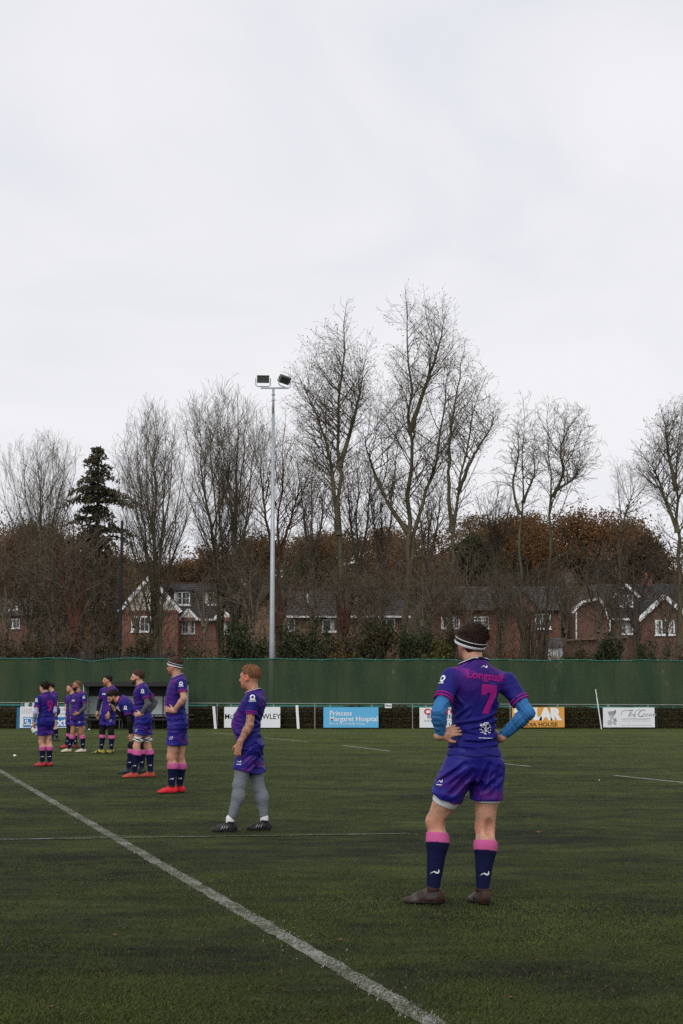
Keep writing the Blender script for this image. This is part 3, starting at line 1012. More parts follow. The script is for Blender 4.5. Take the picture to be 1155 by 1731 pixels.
# ---- C: brick house behind player seven
YC = 109.0
hC = house_root(835, YC, 'red brick house with small white windows behind player seven')
wall_px(hC, [(722, None), (945, None), (945, 1031), (722, 1031)], YC, 8, M['brick'])
rf = MB()
e0, e1 = at(714, 1032, YC - 0.4), at(950, 1032, YC - 0.4)
r0, r1 = at(716, 992, YC + 4), at(948, 992, YC + 4)
roof_plane(rf, e0, e1, r0, r1, 14)
rf.poly([r0, r1, at(950, 1032, YC + 8), at(714, 1032, YC + 8)])
rf.build('roof', M['tile'], hC, fixn=False)
for cx in (745, 885):
    wall_px(hC, [(cx - 26, 1033), (cx + 26, 1033), (cx, 1003)], YC - 0.5, 3.0, M['brick'], 'gablet')
    for sx in (-1, 1):
        rf = MB(); ev = at(cx + sx * 29, 1034, YC - 0.7); ap = at(cx, 1000, YC - 0.7)
        roof_plane(rf, ev, ev + np.array([0, 3.4, 0]), ap, ap + np.array([0, 3.4, 0]), 6)
        rf.build('gablet_roof', M['tile'], hC, fixn=False)
window(hC, 746, 777, 1042.5, 1062.5, YC, 3, 3, True)
window(hC, 801.5, 826.5, 1042.5, 1062.5, YC, 2, 3, True)
window(hC, 904, 931, 1038, 1063, YC, 3, 3, True)
MB().tube([at(846, 1033, YC - 0.1), at(846, 1100, YC - 0.1)], 0.05, 6).build('downpipe', M['blackmetal'], hC)
q = at(904, 1031.5, YC - 0.2)
MB().box((q[0] - 0.1, q[1] - 0.1, q[2] - 0.12), (q[0] + 0.1, q[1] + 0.1, q[2] + 0.12)).build('wall_lamp', M['upvc'], hC)

# ---- D: house at right with two gables
YDh = 108.0
hD = house_root(1060, YDh, 'large brick house with two white edged gables at the right')
wall_px(hD, [(973, None), (1031, None), (1031, 1046), (1022, 1022), (1012, 1012), (988, 1014), (973, 1030)], YDh - 1.2, 7, M['brickdull'], 'wing_wall')
wall_px(hD, [(1030, None), (1090, None), (1090, 1046), (1030, 1046)], YDh, 7, M['brickdull'])
wall_px(hD, [(1082, None), (1166, None), (1166, 1044), (1123, 1009), (1082, 1044)], YDh - 1.4, 8, M['brickdull'], 'gable_wall')
rf = MB()
e0, e1 = at(1028, 1047, YDh - 0.4), at(1090, 1047, YDh - 0.4)
r0, r1 = at(1000, 988, YDh + 4.2), at(1175, 988, YDh + 4.2)
roof_plane(rf, at(985, 1047, YDh - 0.4), at(1180, 1047, YDh - 0.4), r0, r1, 18)
rf.poly([r0, r1, at(1180, 1047, YDh + 8), at(985, 1047, YDh + 8)])
roofD = rf.build('roof', M['slate'], hD, fixn=False)
for s_, ex in ((-1, 1079), (1, 1170)):
    rf = MB(); ap = at(1123, 1005, YDh - 1.6); ev = at(ex, 1046, YDh - 1.6)
    roof_plane(rf, ev, ev + np.array([0, 6.0, 0]), ap, ap + np.array([0, 6.0, 0]), 10)
    rf.build('gable_roof', M['slate'], hD, fixn=False)
    MB().beam(ev + np.array([0, -0.06, -0.1]), ap + np.array([0, -0.06, -0.1]), 0.06, 0.30).build('bargeboard', M['upvc'], hD)
rf = MB()
roof_plane(rf, at(972, 1031, YDh - 1.4), at(1012, 1012, YDh - 1.4), at(985, 992, YDh + 2.4), at(1012, 990, YDh + 2.4), 8)
roof_plane(rf, at(1012, 1012, YDh - 1.4), at(1034, 1048, YDh - 1.4), at(1012, 990, YDh + 2.4), at(1034, 1000, YDh + 4), 8)
rf.build('hipped_roof', M['tile'], hD, fixn=False)
for A_, B_ in (((967, 1036), (986, 1016)), ((986, 1016.5), (1013, 1012)), ((1013, 1012), (1022, 1024)), ((1022, 1024), (1028, 1047))):
    MB().beam(at(*A_, YDh - 1.5), at(*B_, YDh - 1.5), 0.06, 0.17).build('bargeboard', M['upvc'], hD)
MB().beam(at(1034, 1047, YDh - 0.5), at(1084, 1047, YDh - 0.5), 0.1, 0.14).build('gutter', M['upvc'], hD)
for px_ in (974.5, 1031.5):
    MB().tube([at(px_, 1034 if px_ < 1000 else 1048, YDh - 1.3), at(px_, 1092 if px_ < 1000 else 1076, YDh - 1.3)], 0.05, 6).build('downpipe', M['upvc'], hD)
Yd = YDh + 1.0
wall_px(hD, [(1042, 1028), (1076, 1028), (1076, 1007), (1058, 990), (1042, 1007)], Yd, 3, M['slate'], 'dormer')
for s_, ex in ((-1, 1036), (1, 1081)):
    MB().beam(at(ex, 1010, Yd - 0.15), at(1058, 988.5, Yd - 0.15), 0.3, 0.16).build('bargeboard', M['upvc'], hD)
window(hD, 1047, 1070, 1006, 1026, Yd, 2, 2, True)
window(hD, 1047, 1070, 1050, 1072, YDh, 2, 2, True)
window(hD, 1108, 1140, 1048, 1073.5, YDh - 1.4, 3, 2, True)
wall_px(hD, [(1105, 1048), (1143, 1048), (1143, 1044.5), (1105, 1044.5)], YDh - 1.44, 0.05, M['brickbuff'], 'lintel')
chm = at(1093, 990, YDh + 4.2)
MB().box((chm[0] - 0.35, chm[1] - 0.3, chm[2] - 1.5), (chm[0] + 0.35, chm[1] + 0.3, chm[2] + 0.5)).build('chimney', M['brick'], roofD)
MB().tube([chm + UZ * 0.5, chm + UZ * 0.95], [0.14, 0.11], 8).build('chimney_pot', plain('terracotta', (0.42, 0.12, 0.05), 0.8), roofD)

# ---- E: roof glimpsed far left
hE = house_root(20, 118, 'pale roofed house glimpsed through twigs at the far left')
wall_px(hE, [(-30, None), (60, None), (60, 1040), (-30, 1040)], 118, 6, M['brickdull'])
rf = MB(); roof_plane(rf, at(-34, 1041, 117.6), at(64, 1041, 117.6), at(-28, 1012, 121), at(58, 1012, 121), 10)
rf.poly([at(-28, 1012, 121), at(58, 1012, 121), at(64, 1041, 124), at(-34, 1041, 124)])
rf.build('roof', M['tile'], hE, fixn=False)
window(hE, 15, 30, 1024, 1031, 117.0, 2, 1, False)
window(hE, 10, 34, 1046, 1062, 118, 2, 1, True)

# ---- white garden shed roof, yellow grit bin on the left
sh = empty('garden_shed', (at(935, 1100, 98)[0], 98, float(terrain_z(11, 98))), 'small white shed half hidden by the many stemmed tree', 'shed')
wall_px(sh, [(922, None), (951, None), (951, 1093), (927, 1092)], 98, 2.0, M['white'], 'wall')
rf = MB(); roof_plane(rf, at(925, 1094, 97.8), at(953, 1094, 97.8), at(930, 1079, 100.4), at(955, 1079, 100.4), 6)
rf.build('roof', M['tile'], sh, fixn=False)
MB().box((at(944, 1100, 97.9)[0], 97.9, 1.6), (at(950, 1100, 97.9)[0], 97.98, at(944, 1095, 97.9)[2])).build('door', M['polycarb'], sh)
gb = empty('yellow_sign', (at(148, 1085, 82)[0], 82, 0.4), 'yellow sign plate among the brown stems at left', 'sign')
yel = plain('yellow_paint', (0.24, 0.13, 0.02), 0.7, 0.5, 4)
a = at(144, 1082, 82); b = at(152, 1060, 82)
MB().box((a[0], 82, a[2]), (b[0], 82.04, b[2])).build('plate', yel, gb)
MB().box((at(128, 1, 82)[0], 82.1, at(1, 1078, 82)[2]), (at(133, 1, 82)[0], 82.14, at(1, 1060, 82)[2])).build('plate', yel, gb)
for p in (131, 148):
    q = at(p, 1080, 82.08); MB().beam((q[0], 82.09, 0), (q[0], 82.09, q[2]), 0.05, 0.05).build('post', M['blackmetal'], gb)

# brick garden wall and lower planting edge near house D
gw = empty('garden_wall', (at(1000, 1100, 101)[0], 101, float(terrain_z(16, 101))), 'low brick garden wall running below the right hand house', 'wall')
wall_px(gw, [(940, None), (1060, None), (1060, 1078), (940, 1084)], 101, 0.25, M['brickdull'], 'wall')
a_, b_ = at(939, 1083, 100.9), at(1061, 1077, 100.9); MB().beam(a_, b_, 0.4, 0.1).build('coping', M['brickbuff'], gw)

# ------------------------------------------------------------------ vegetation
def tubes(paths, sides):
    """paths: list of (pts list, radii list) -> (verts, quads); grouped by length so numpy does the work"""
    VV, FF, base = [], [], 0
    by = {}
    for p, r in paths:
        by.setdefault(len(p), []).append((p, r))
    for n, lst in by.items():
        P = np.array([q[0] for q in lst], np.float64)
        R = np.array([q[1] for q in lst], np.float64)
        m = len(lst)
        D = np.empty_like(P)
        D[:, 1:-1] = P[:, 2:] - P[:, :-2]
        D[:, 0] = P[:, 1] - P[:, 0]; D[:, -1] = P[:, -1] - P[:, -2]
        D /= np.linalg.norm(D, axis=2, keepdims=True) + 1e-9
        ref = np.where(np.abs(D[..., 2:3]) < 0.9, np.array([0, 0, 1.0]), np.array([0, 1.0, 0]))
        U = np.cross(D, ref); U /= np.linalg.norm(U, axis=2, keepdims=True) + 1e-9
        T = np.cross(U, D)
        an = np.arange(sides) * 2 * math.pi / sides
        ring = P[:, :, None] + (U[:, :, None] * np.cos(an)[None, None, :, None] + T[:, :, None] * np.sin(an)[None, None, :, None]) * R[:, :, None, None]
        VV.append(ring.reshape(-1, 3))
        i, k, j = np.meshgrid(np.arange(m), np.arange(n - 1), np.arange(sides), indexing='ij')
        b0 = base + (i * n + k) * sides
        a = b0 + j; b = b0 + (j + 1) % sides
        FF.append(np.stack([a, b, b + sides, a + sides], -1).reshape(-1, 4))
        base += m * n * sides
    return np.concatenate(VV), np.concatenate(FF)


def nrm(v):
    l = math.sqrt(v[0] * v[0] + v[1] * v[1] + v[2] * v[2]) + 1e-9
    return (v[0] / l, v[1] / l, v[2] / l)


def rdir(R):
    while True:
        v = (R.uniform(-1, 1), R.uniform(-1, 1), R.uniform(-1, 1))
        l = v[0] ** 2 + v[1] ** 2 + v[2] ** 2
        if 0.05 < l < 1:
            return nrm(v)


def away(d, ang, R):
    """a direction at angle ang from d"""
    q = rdir(R)
    k = q[0] * d[0] + q[1] * d[1] + q[2] * d[2]
    p = nrm((q[0] - k * d[0], q[1] - k * d[1], q[2] - k * d[2]))
    c, s = math.cos(ang), math.sin(ang)
    return (d[0] * c + p[0] * s, d[1] * c + p[1] * s, d[2] * c + p[2] * s)


def grow(outp, lvl, p, d, L, r, cfg, R):
    n = cfg['seg'][lvl]
    wob, up = cfg['wob'][lvl], cfg['up'][lvl]
    pts, rad, dirs = [p], [r], [d]
    st = L / n
    rm = cfg['rmin']
    for i in range(n):
        q = rdir(R)
        d = nrm((d[0] + wob * q[0], d[1] + wob * q[1], d[2] + wob * q[2] + up))
        p = (p[0] + d[0] * st, p[1] + d[1] * st, p[2] + d[2] * st)
        pts.append(p); dirs.append(d)
        rad.append(max(rm, r * (1 - 0.8 * (i + 1) / n)))
    outp.append((lvl, pts, rad))
    if lvl >= cfg['max']:
        return
    m = cfg['kids'][lvl]
    m = max(1, int(m * (0.7 + 0.6 * R.random()) * min(1.3, L / cfg['lref'][lvl])))
    for j in range(m):
        t = 0.12 + 0.86 * (j + R.random()) / m
        x = t * n; i = min(int(x), n - 1); fr = x - i
        a, b = pts[i], pts[i + 1]
        q = (a[0] + (b[0] - a[0]) * fr, a[1] + (b[1] - a[1]) * fr, a[2] + (b[2] - a[2]) * fr)
        cl = L * R.uniform(*cfg['ratio']) * (1.05 - 0.55 * t)
        cr = max(rm, min(rad[i] * 0.6, r * 0.5))
        grow(outp, lvl + 1, q, away(dirs[i], R.uniform(*cfg['ang']), R), max(cl, cfg['lmin']), cr, cfg, R)


BASE = dict(seg=(6, 4, 2, 2), wob=(0.16, 0.24, 0.3, 0.35), up=(0.10, 0.06, 0.03, 0.0), kids=(11, 7, 4, 0), lref=(4.0, 1.8, 0.9, 1),
            ratio=(0.35, 0.6), ang=(0.45, 1.0), lmin=0.35, rmin=0.0047, max=2)


def bare_tree(name, label, Y, stems, W, seed, cfg=None, kids=30, start=0.22, r0=0.22, prof='oval', ang0=(0.5, 0.95), mat='bark', tmat=None, buds=0.0, group='bare trees behind the net', depth=1.0, stem_r=None, outline=None):
    """stems: photo-pixel polylines base -> tip at depth Y; side branches fill a crown of half-width W metres"""
    R = random.Random(seed)
    C = dict(BASE)
    if cfg: C.update(cfg)
    base = at(stems[0][0][0], 1110, Y)
    gz = float(terrain_z(base[0], Y))
    root = empty(name, (base[0], Y, gz), label, 'tree', group)
    trunk, outp, tips = [], [], []
    if outline:
        oz = np.array([at(577, o[0], Y)[2] for o in outline]); xl = np.array([at(o[1], o[0], Y)[0] for o in outline]); xr = np.array([at(o[2], o[0], Y)[0] for o in outline])
        od = np.argsort(oz); oz, xl, xr = oz[od], xl[od], xr[od]
    for si, st in enumerate(stems):
        oy = R.uniform(-1, 1) * depth if si else 0.0
        P = []
        for i, (x, y) in enumerate(st):
            t = i / (len(st) - 1)
            p = at(x, y, Y + oy * t)
            if i == 0 and y >= 1080:
                p = at(x, y, Y); p[2] = gz - 0.2
            P.append(p)
        P = np.array(P)
        # resample with a Catmull-like smoothing and small wander
        cum = np.concatenate([[0], np.cumsum(np.linalg.norm(np.diff(P, axis=0), axis=1))])
        n = 16
        tt = np.linspace(0, cum[-1], n + 1)
        Q = np.stack([np.interp(tt, cum, P[:, k]) for k in range(3)], 1)
        for _ in range(2):
            Q[1:-1] = 0.25 * Q[:-2] + 0.5 * Q[1:-1] + 0.25 * Q[2:]
        H = cum[-1]
        wand = np.array([[R.uniform(-1, 1), R.uniform(-1, 1), 0] for _ in range(n + 1)]) * H * 0.006
        wand[0] = 0
        Q += wand
        rs = (stem_r[si] if stem_r else r0 * (1.0 if si == 0 else 0.7))
        rad = [max(0.012, rs * (1 - i / n) ** 0.85 * (1.0 + 0.5 * max(0, 1 - i / 1.5))) for i in range(n + 1)]
        trunk.append((Q.tolist(), rad))
        m = int(kids * (1.0 if si == 0 else 0.6))
        for j in range(m):
            t = start + (1 - start) * ((j + R.random()) / m)
            x = t * n; i = min(int(x), n - 1); fr = x - i
            q = tuple(Q[i] + (Q[i + 1] - Q[i]) * fr)
            d = nrm(tuple(Q[i + 1] - Q[i]))
            u = (t - start) / (1 - start)
            if prof == 'oval':
                k = 0.35 + 0.9 * math.sin(math.pi * min(1, 0.15 + 0.85 * u)) ** 0.8 * (1 - 0.35 * u)
            elif prof == 'fan':
                k = 1.05 - 0.75 * u
            else:
                k = 0.6 + 0.4 * math.sin(math.pi * u)
            L = W * k * R.uniform(0.65, 1.15)
            if outline:
                an = R.uniform(*ang0); az = R.uniform(0, 2 * math.pi)
                ca, sa = math.cos(az), math.sin(az)
                L = 0.6
                for _ in range(3):
                    zz = q[2] + L * math.cos(an) * 0.9
                    if zz > oz[-1]:
                        L *= 0.7; continue
                    a_l, a_r = float(np.interp(zz, oz, xl)), float(np.interp(zz, oz, xr))
                    side = max(0.25, (a_r - q[0]) if ca > 0 else (q[0] - a_l))
                    reach = abs(ca) * side + (1 - abs(ca)) * 0.5 * (a_r - a_l)
                    L = 0.5 * L + 0.5 * reach / math.sin(an) if _ else reach / math.sin(an)
                L = min(L, W * 2.2) * R.uniform(0.62, 1.0)
                L = max(0.4, min(L, (oz[-1] + 0.15 - q[2]) / (math.cos(an) + 0.12)))
                br = min(rad[i] * 0.5, 0.007 + 0.0085 * L)
                dv = nrm((ca * math.sin(an), sa * math.sin(an), math.cos(an)))
                grow(outp, 0, q, dv, max(0.5, L), br, C, R)
                continue
            br = min(rad[i] * 0.5, 0.008 + 0.0095 * L)
            grow(outp, 0, q, away(d, R.uniform(*ang0) * (1.0 - 0.3 * u), R), max(0.5, L), br, C, R)
    v, f = tubes(trunk, 8)
    tm = M[tmat or mat]
    link('trunk', mesh_np('trunk', v, f), tm, root, True)
    big = [(p, r) for l, p, r in outp if l == 0]
    sml = [(p, r) for l, p, r in outp if l > 0]
    v, f = tubes(big, 5)
    link('limbs', mesh_np('limbs', v, f), M[mat], root, True)
    v, f = tubes(sml, 3)
    link('crown', mesh_np('crown', v, f), M[mat] if mat != 'bark' else M['twig'], root)
    if buds:
        tp = np.array([p[-1] for p, r in sml])
        tp = tp[np.array([R.random() < buds for _ in range(len(tp))])]
        if len(tp):
            me_ = leaf_cards(tp, 0.035, 0.06, np.array([0.035, 0.026, 0.018]), 0.3, seed)
            link('catkins', me_, M['leaf'], root)
    return root


def leaf_cards(P, s0, s1, col, var, seed, col2=None, flat=0.0, long=1.0):
    """one small leaf-shaped quad per point"""
    r = np.random.default_rng(seed)
    n = len(P)
    s = r.uniform(s0, s1, n)[:, None]
    a = r.normal(0, 1, (n, 3)); a[:, 2] *= (1 - flat); a /= np.linalg.norm(a, axis=1, keepdims=True)
    b = r.normal(0, 1, (n, 3)); b[:, 2] *= (1 - flat); b -= a * (a * b).sum(1, keepdims=True); b /= np.linalg.norm(b, axis=1, keepdims=True)
    v = np.stack([P - a * s * long, P - b * s * 0.55 + a * s * 0.1, P + a * s * long, P + b * s * 0.55 + a * s * 0.1], 1).reshape(-1, 3)
    me_ = mesh_np('leaves', v, np.arange(4 * n).reshape(-1, 4))
    c = np.asarray(col, float)[None, :] * np.exp(r.normal(0, var, (n, 1)))
    if col2 is not None:
        k = r.random((n, 1)) ** 1.5
        c = c * (1 - k) + np.asarray(col2, float)[None, :] * np.exp(r.normal(0, var, (n, 1))) * k
    attr_col(me_, 'tint', np.repeat(c, 4, 0))
    return me_


def crown_points(c, rad, n, clumps, seed, fill=0.35, csize=0.33):
    """points grouped in clumps through an uneven ellipsoid"""
    r = np.random.default_rng(seed)
    u = r.normal(0, 1, (clumps, 3)); u /= np.linalg.norm(u, axis=1, keepdims=True)
    u[:, 2] = np.where(u[:, 2] < -0.5, -u[:, 2], u[:, 2])
    cc = u * (fill + (1 - fill) * r.random((clumps, 1)) ** 0.6) * r.uniform(0.75, 1.05, (clumps, 1))
    i = r.integers(0, clumps, n)
    q = r.normal(0, 1, (n, 3)); q /= np.linalg.norm(q, axis=1, keepdims=True)
    p = cc[i] + q * csize * (r.random((n, 1)) ** 0.45) * r.uniform(0.6, 1.2, (clumps, 1))[i]
    return np.asarray(c) + p * np.asarray(rad), np.asarray(c) + cc * np.asarray(rad)


def leafy_tree(name, label, px, top, Y, wpx, col, col2, n, seed, size=(0.10, 0.2), low=None, group=None, cat='tree', trunk_mat='barkdark', bare=0.0, clumps=None):
    b = at(px, 1100, Y); z0 = float(terrain_z(b[0], Y))
    zt = at(px, top, Y)[2]
    zl = z0 + 0.2 if low is None else at(px, low, Y)[2]
    w = wpx / 2 * Y / FPX
    c = np.array([b[0], Y, (zt + zl) / 2]); rad = np.array([w, min(w, 4.5), (zt - zl) / 2])
    root = empty(name, (b[0], Y, z0), label, cat, group)
    P, cc = crown_points(c, rad * 0.93, n, clumps or max(14, n // 110), seed)
    P = P[P[:, 2] > z0]
    link('crown' if cat == 'tree' else 'foliage', leaf_cards(P, size[0], size[1], col, 0.35, seed, col2), M['leaf'], root)
    R = random.Random(seed)
    paths = []
    H = zt - z0
    fork = np.array([b[0], Y, z0 + max(0.15, (zl - z0)) * 0.75 + 0.12 * H])
    tr = 0.018 * H + 0.02
    paths.append(([(b[0], Y, z0 - 0.2), tuple(fork * 0.5 + np.array([b[0], Y, z0]) * 0.5 + np.array([R.uniform(-.1, .1), 0, 0])), tuple(fork)], [tr * 1.3, tr, tr * 0.8]))
    for q in cc[:60]:
        m1 = fork + (q - fork) * 0.35 + np.array([0, 0, 0.06 * H]); m2 = fork + (q - fork) * 0.7 + np.array([0, 0, 0.07 * H])
        paths.append(([tuple(fork), tuple(m1), tuple(m2), tuple(q)], [tr * 0.5, tr * 0.35, tr * 0.2, 0.012]))
    v, f = tubes(paths, 4)
    link('trunk' if cat == 'tree' else 'stems', mesh_np('trunk', v, f), M[trunk_mat], root, True)
    return root


# ---- hedge seen below the net, one clipped mass
n = 70000
hx = rng.uniform(at(-330, 1200, 71)[0], at(1490, 1200, 71)[0], n)
hz = rng.uniform(0, 1, n) ** 0.8 * (0.96 + 0.05 * np.sin(hx * 0.9) + 0.06 * np.sin(hx * 3.1))
hy = 69.15 + 0.35 * rng.uniform(0, 1, n) ** 1.5 + 0.05 * np.sin(hx * 2.3)
me = leaf_cards(np.stack([hx, hy, hz], 1), 0.022, 0.05, (0.060, 0.054, 0.018), 0.35, 21, (0.080, 0.048, 0.022))
tag(link('hedge', me, M['hedge']), 'low brown green hedge seen behind the rail under the net', 'hedge', kind='stuff')
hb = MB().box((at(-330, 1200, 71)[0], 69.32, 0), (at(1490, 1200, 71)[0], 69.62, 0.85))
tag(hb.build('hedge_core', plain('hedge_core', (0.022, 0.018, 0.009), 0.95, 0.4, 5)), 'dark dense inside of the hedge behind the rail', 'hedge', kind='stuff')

# ---- the far wood on the hillside: one brown mass of crowns
def far_wood():
    P, T = [], []
    r = np.random.default_rng(5)
    C1, V1 = [], []
    for i in range(120):
        Y = r.uniform(128, 215)
        px = r.uniform(-140, 1300)
        if i % 4 == 0: px = r.uniform(-140, 260)
        x = at(px, 1100, Y)[0]
        z0 = float(terrain_z(x, Y))
        # sky line of the wood in the photograph
        sky_row = np.interp(px, [-140, 30, 130, 230, 300, 350, 420, 520, 620, 720, 800, 880, 960, 1060, 1110, 1300], [880, 878, 900, 950, 962, 925, 895, 905, 905, 895, 880, 865, 862, 874, 915, 895])
        zt = at(px, sky_row + 38 * r.random() ** 1.5, Y)[2]
        zt = max(zt, z0 + 5)
        w = r.uniform(3.0, 5.5)
        c = np.array([x, Y, (zt + z0) / 2 + 0.8]); rad = np.array([w, 3.5, (zt - z0) / 2])
        p, cc = crown_points(c, rad * 0.95, 2500, 24, 100 + i, 0.2, 0.36)
        P.append(p)
        hue = r.random()
        col = np.array([0.165, 0.084, 0.034]) * (1 - hue) + np.array([0.115, 0.074, 0.042]) * hue
        if r.random() < 0.12: col = np.array([0.05, 0.055, 0.02])
        C1.append(np.repeat(col[None] * r.uniform(0.75, 1.15), len(p), 0))
        V1.append((x, Y, z0, zt))
        fork = np.array([x, Y, z0 + 0.3 * (zt - z0)])
        T.append(([(x, Y, z0 - .3), tuple(fork), (x + r.uniform(-.5, .5), Y, zt - 1)], [0.2, 0.15, 0.03]))
        for q in cc:
            T.append(([tuple(fork), tuple(fork * 0.5 + q * 0.5 + np.array([0, 0, 0.4])), tuple(q)], [0.09, 0.05, 0.015]))
    P = np.concatenate(P); C1 = np.concatenate(C1)
    me_ = leaf_cards(P, 0.085, 0.18, (1, 1, 1), 0.35, 77)
    n = len(P)
    cc = np.empty((n * 4, 4), np.float32)
    me_.attributes['tint'].data.foreach_get('color', cc.ravel()) if False else None
    rr = np.random.default_rng(9)
    col = C1 * np.exp(rr.normal(0, 0.2, (n, 1)))
    full = np.concatenate([np.repeat(col, 4, 0), np.ones((4 * n, 1))], 1).astype(np.float32)
    me_.attributes['tint'].data.foreach_set('color', full.ravel())
    o = tag(link('far_wood', me_, M['leaf']), 'russet brown autumn wood covering the hillside behind the houses', 'woodland', kind='stuff')
    v, f = tubes(T, 4)
    link('trunks', mesh_np('trunks', v, f), M['barkdark'], o).__setitem__('kind', 'stuff')


far_wood()

# ---- rounded russet trees that stand out behind the houses
for (px, top, Y, w, low, col, col2, n, lab) in (
        (1000, 856, 132, 240, 1010, (0.170, 0.080, 0.026), (0.088, 0.049, 0.024), 9000, 'broad russet brown tree behind the right hand house'),
        (885, 866, 128, 150, 1005, (0.185, 0.082, 0.022), (0.095, 0.054, 0.022), 6000, 'orange brown rounded tree behind the wavy bare trees'),
        (805, 905, 118, 110, 1000, (0.030, 0.038, 0.016), (0.05, 0.045, 0.018), 4500, 'dark green tree behind player seven, right of the tallest tree'),
        (430, 905, 122, 120, 1010, (0.115, 0.062, 0.024), (0.074, 0.049, 0.024), 4500, 'brown leaved tree behind the floodlight mast'),
        (55, 880, 126, 150, 1020, (0.121, 0.062, 0.027), (0.074, 0.051, 0.027), 6000, 'orange brown tree at the far left edge'),
        (1095, 905, 128, 110, 1010, (0.088, 0.049, 0.027), (0.061, 0.043, 0.027), 3500, 'dull brown tree left of the big bare tree at the right edge'),
        (335, 948, 126, 150, 1000, (0.111, 0.057, 0.022), (0.081, 0.049, 0.024), 4000, 'low brown crowned tree above the dark slate roof')):
    leafy_tree('russet_tree', lab, px, top, Y, w, col, col2, int(n * 1.7), int(px), (0.07, 0.15), low=low, group='russet trees behind the houses')

# ---- tall bare trees
ALD = dict(kids=(12, 6, 4, 0), rmin=0.0049, max=2, wob=(0.17, 0.24, 0.30, 0.3), up=(0.05, 0.03, 0.0, 0))
bare_tree('alder_tree', 'tall bare tree with ivy dark trunk just right of the floodlight mast', 86,
          [[(577, 1112), (577, 1000), (574, 850), (573, 720), (577, 620), (583, 560), (584, 508)],
           [(572, 905), (562, 800), (548, 730), (530, 690), (508, 640)],
           [(574, 790), (592, 730), (605, 680), (615, 620)]], 3.0, 31, ALD, 78, 0.24, 0.21, buds=0.5, ang0=(0.6, 1.1), outline=[(505, 574, 592), (540, 545, 612), (590, 505, 632), (650, 480, 634), (720, 470, 632), (800, 474, 628), (900, 500, 625), (1000, 530, 620)])
bare_tree('alder_tree', 'tallest bare tree with forked trunk in the middle of the row', 87,
          [[(682, 1112), (686, 1040), (690, 930), (694, 800), (692, 690), (695, 600), (690, 540), (687, 487)],
           [(687, 1010), (700, 900), (722, 830), (742, 760), (748, 690), (765, 600)],
           [(690, 900), (655, 850), (625, 780), (612, 720)],
           [(694, 730), (710, 680), (745, 580), (752, 525)]], 3.0, 32, ALD, 66, 0.26, 0.21, buds=0.5, ang0=(0.6, 1.1), outline=[(485, 680, 694), (520, 660, 740), (560, 645, 772), (620, 636, 798), (700, 625, 800), (780, 622, 790), (880, 630, 780), (1000, 650, 750)])
bare_tree('alder_tree', 'bare tree leaning right of the tallest one with a dense rounded crown', 85,
          [[(757, 1112), (760, 1000), (768, 880), (782, 780), (800, 700), (818, 650), (822, 630)],
           [(765, 900), (758, 800), (765, 700), (780, 620), (785, 575)],
           [(775, 830), (800, 770), (832, 720), (842, 690)]], 3.0, 33, ALD, 62, 0.30, 0.17, buds=0.5, ang0=(0.6, 1.1), outline=[(570, 775, 795), (625, 750, 830), (660, 735, 845), (720, 725, 852), (790, 722, 850), (860, 725, 830), (1000, 735, 800)])
WAV = dict(kids=(8, 5, 3, 0), wob=(0.42, 0.45, 0.4, 0.4), up=(0.04, 0.02, 0.0, 0), rmin=0.007)
bare_tree('wavy_tree', 'bare tree with wavy stems left of the twin wavy one', 84,
          [[(884, 1112), (882, 1000), (878, 880), (886, 820), (880, 760), (892, 710), (884, 672)],
           [(879, 870), (865, 820), (878, 770), (872, 720)], [(884, 850), (905, 800), (900, 750)]], 2.3, 34, WAV, 60, 0.28, 0.12, ang0=(0.5, 1.15), outline=[(668, 870, 905), (710, 852, 920), (780, 836, 928), (850, 832, 928), (950, 842, 922)])
bare_tree('wavy_tree', 'bare tree with wavy forked stems right of player seven', 86,
          [[(921, 1112), (925, 1000), (930, 870), (938, 830), (935, 790), (918, 740), (938, 700), (925, 682)],
           [(935, 840), (955, 800), (945, 760), (962, 720), (985, 694)],
           [(938, 830), (970, 810), (985, 780)]], 2.5, 35, WAV, 66, 0.28, 0.13, ang0=(0.5, 1.15), outline=[(678, 912, 985), (700, 900, 1008), (760, 892, 1015), (830, 888, 1012), (890, 890, 995), (980, 900, 970)])
bare_tree('alder_tree', 'big bare tree with dark trunk at the right edge', 82,
          [[(1150, 1112), (1149, 1000), (1146, 880), (1143, 800), (1150, 730), (1158, 680)],
           [(1146, 900), (1120, 830), (1105, 790), (1085, 770)],
           [(1144, 830), (1130, 770), (1125, 720), (1118, 695)]], 3.0, 36, ALD, 66, 0.28, 0.18, buds=0.4, ang0=(0.6, 1.1), outline=[(675, 1140, 1170), (700, 1100, 1200), (760, 1075, 1230), (830, 1055, 1240), (900, 1065, 1230), (1000, 1100, 1200)])
bare_tree('bare_tree', 'thin pale bare tree left of the big tree at the right edge', 108,
          [[(1047, 1090), (1046, 960), (1050, 880), (1046, 795)], [(1048, 900), (1065, 850), (1075, 815)]], 2.6, 37, None, 30, 0.3, 0.13)
LIME = dict(kids=(12, 6, 4, 0), wob=(0.10, 0.16, 0.22, 0.3), up=(0.14, 0.10, 0.05, 0), ang=(0.3, 0.75), rmin=0.0047)
def fan(px, forks, tips):
    """stems from the foot at px, parting at the fork rows, to the given tips on the crown's outline"""
    out_ = []
    for i, (tx, ty) in enumerate(tips):
        fy = forks[i % len(forks)]
        bx = px + (tx - px) * 0.06
        out_.append([(bx, 1112), (bx + (tx - bx) * 0.10, fy), (bx + (tx - bx) * 0.55, fy + (ty - fy) * 0.42), (bx + (tx - bx) * 0.86, fy + (ty - fy) * 0.72), (tx, ty)])
    return out_


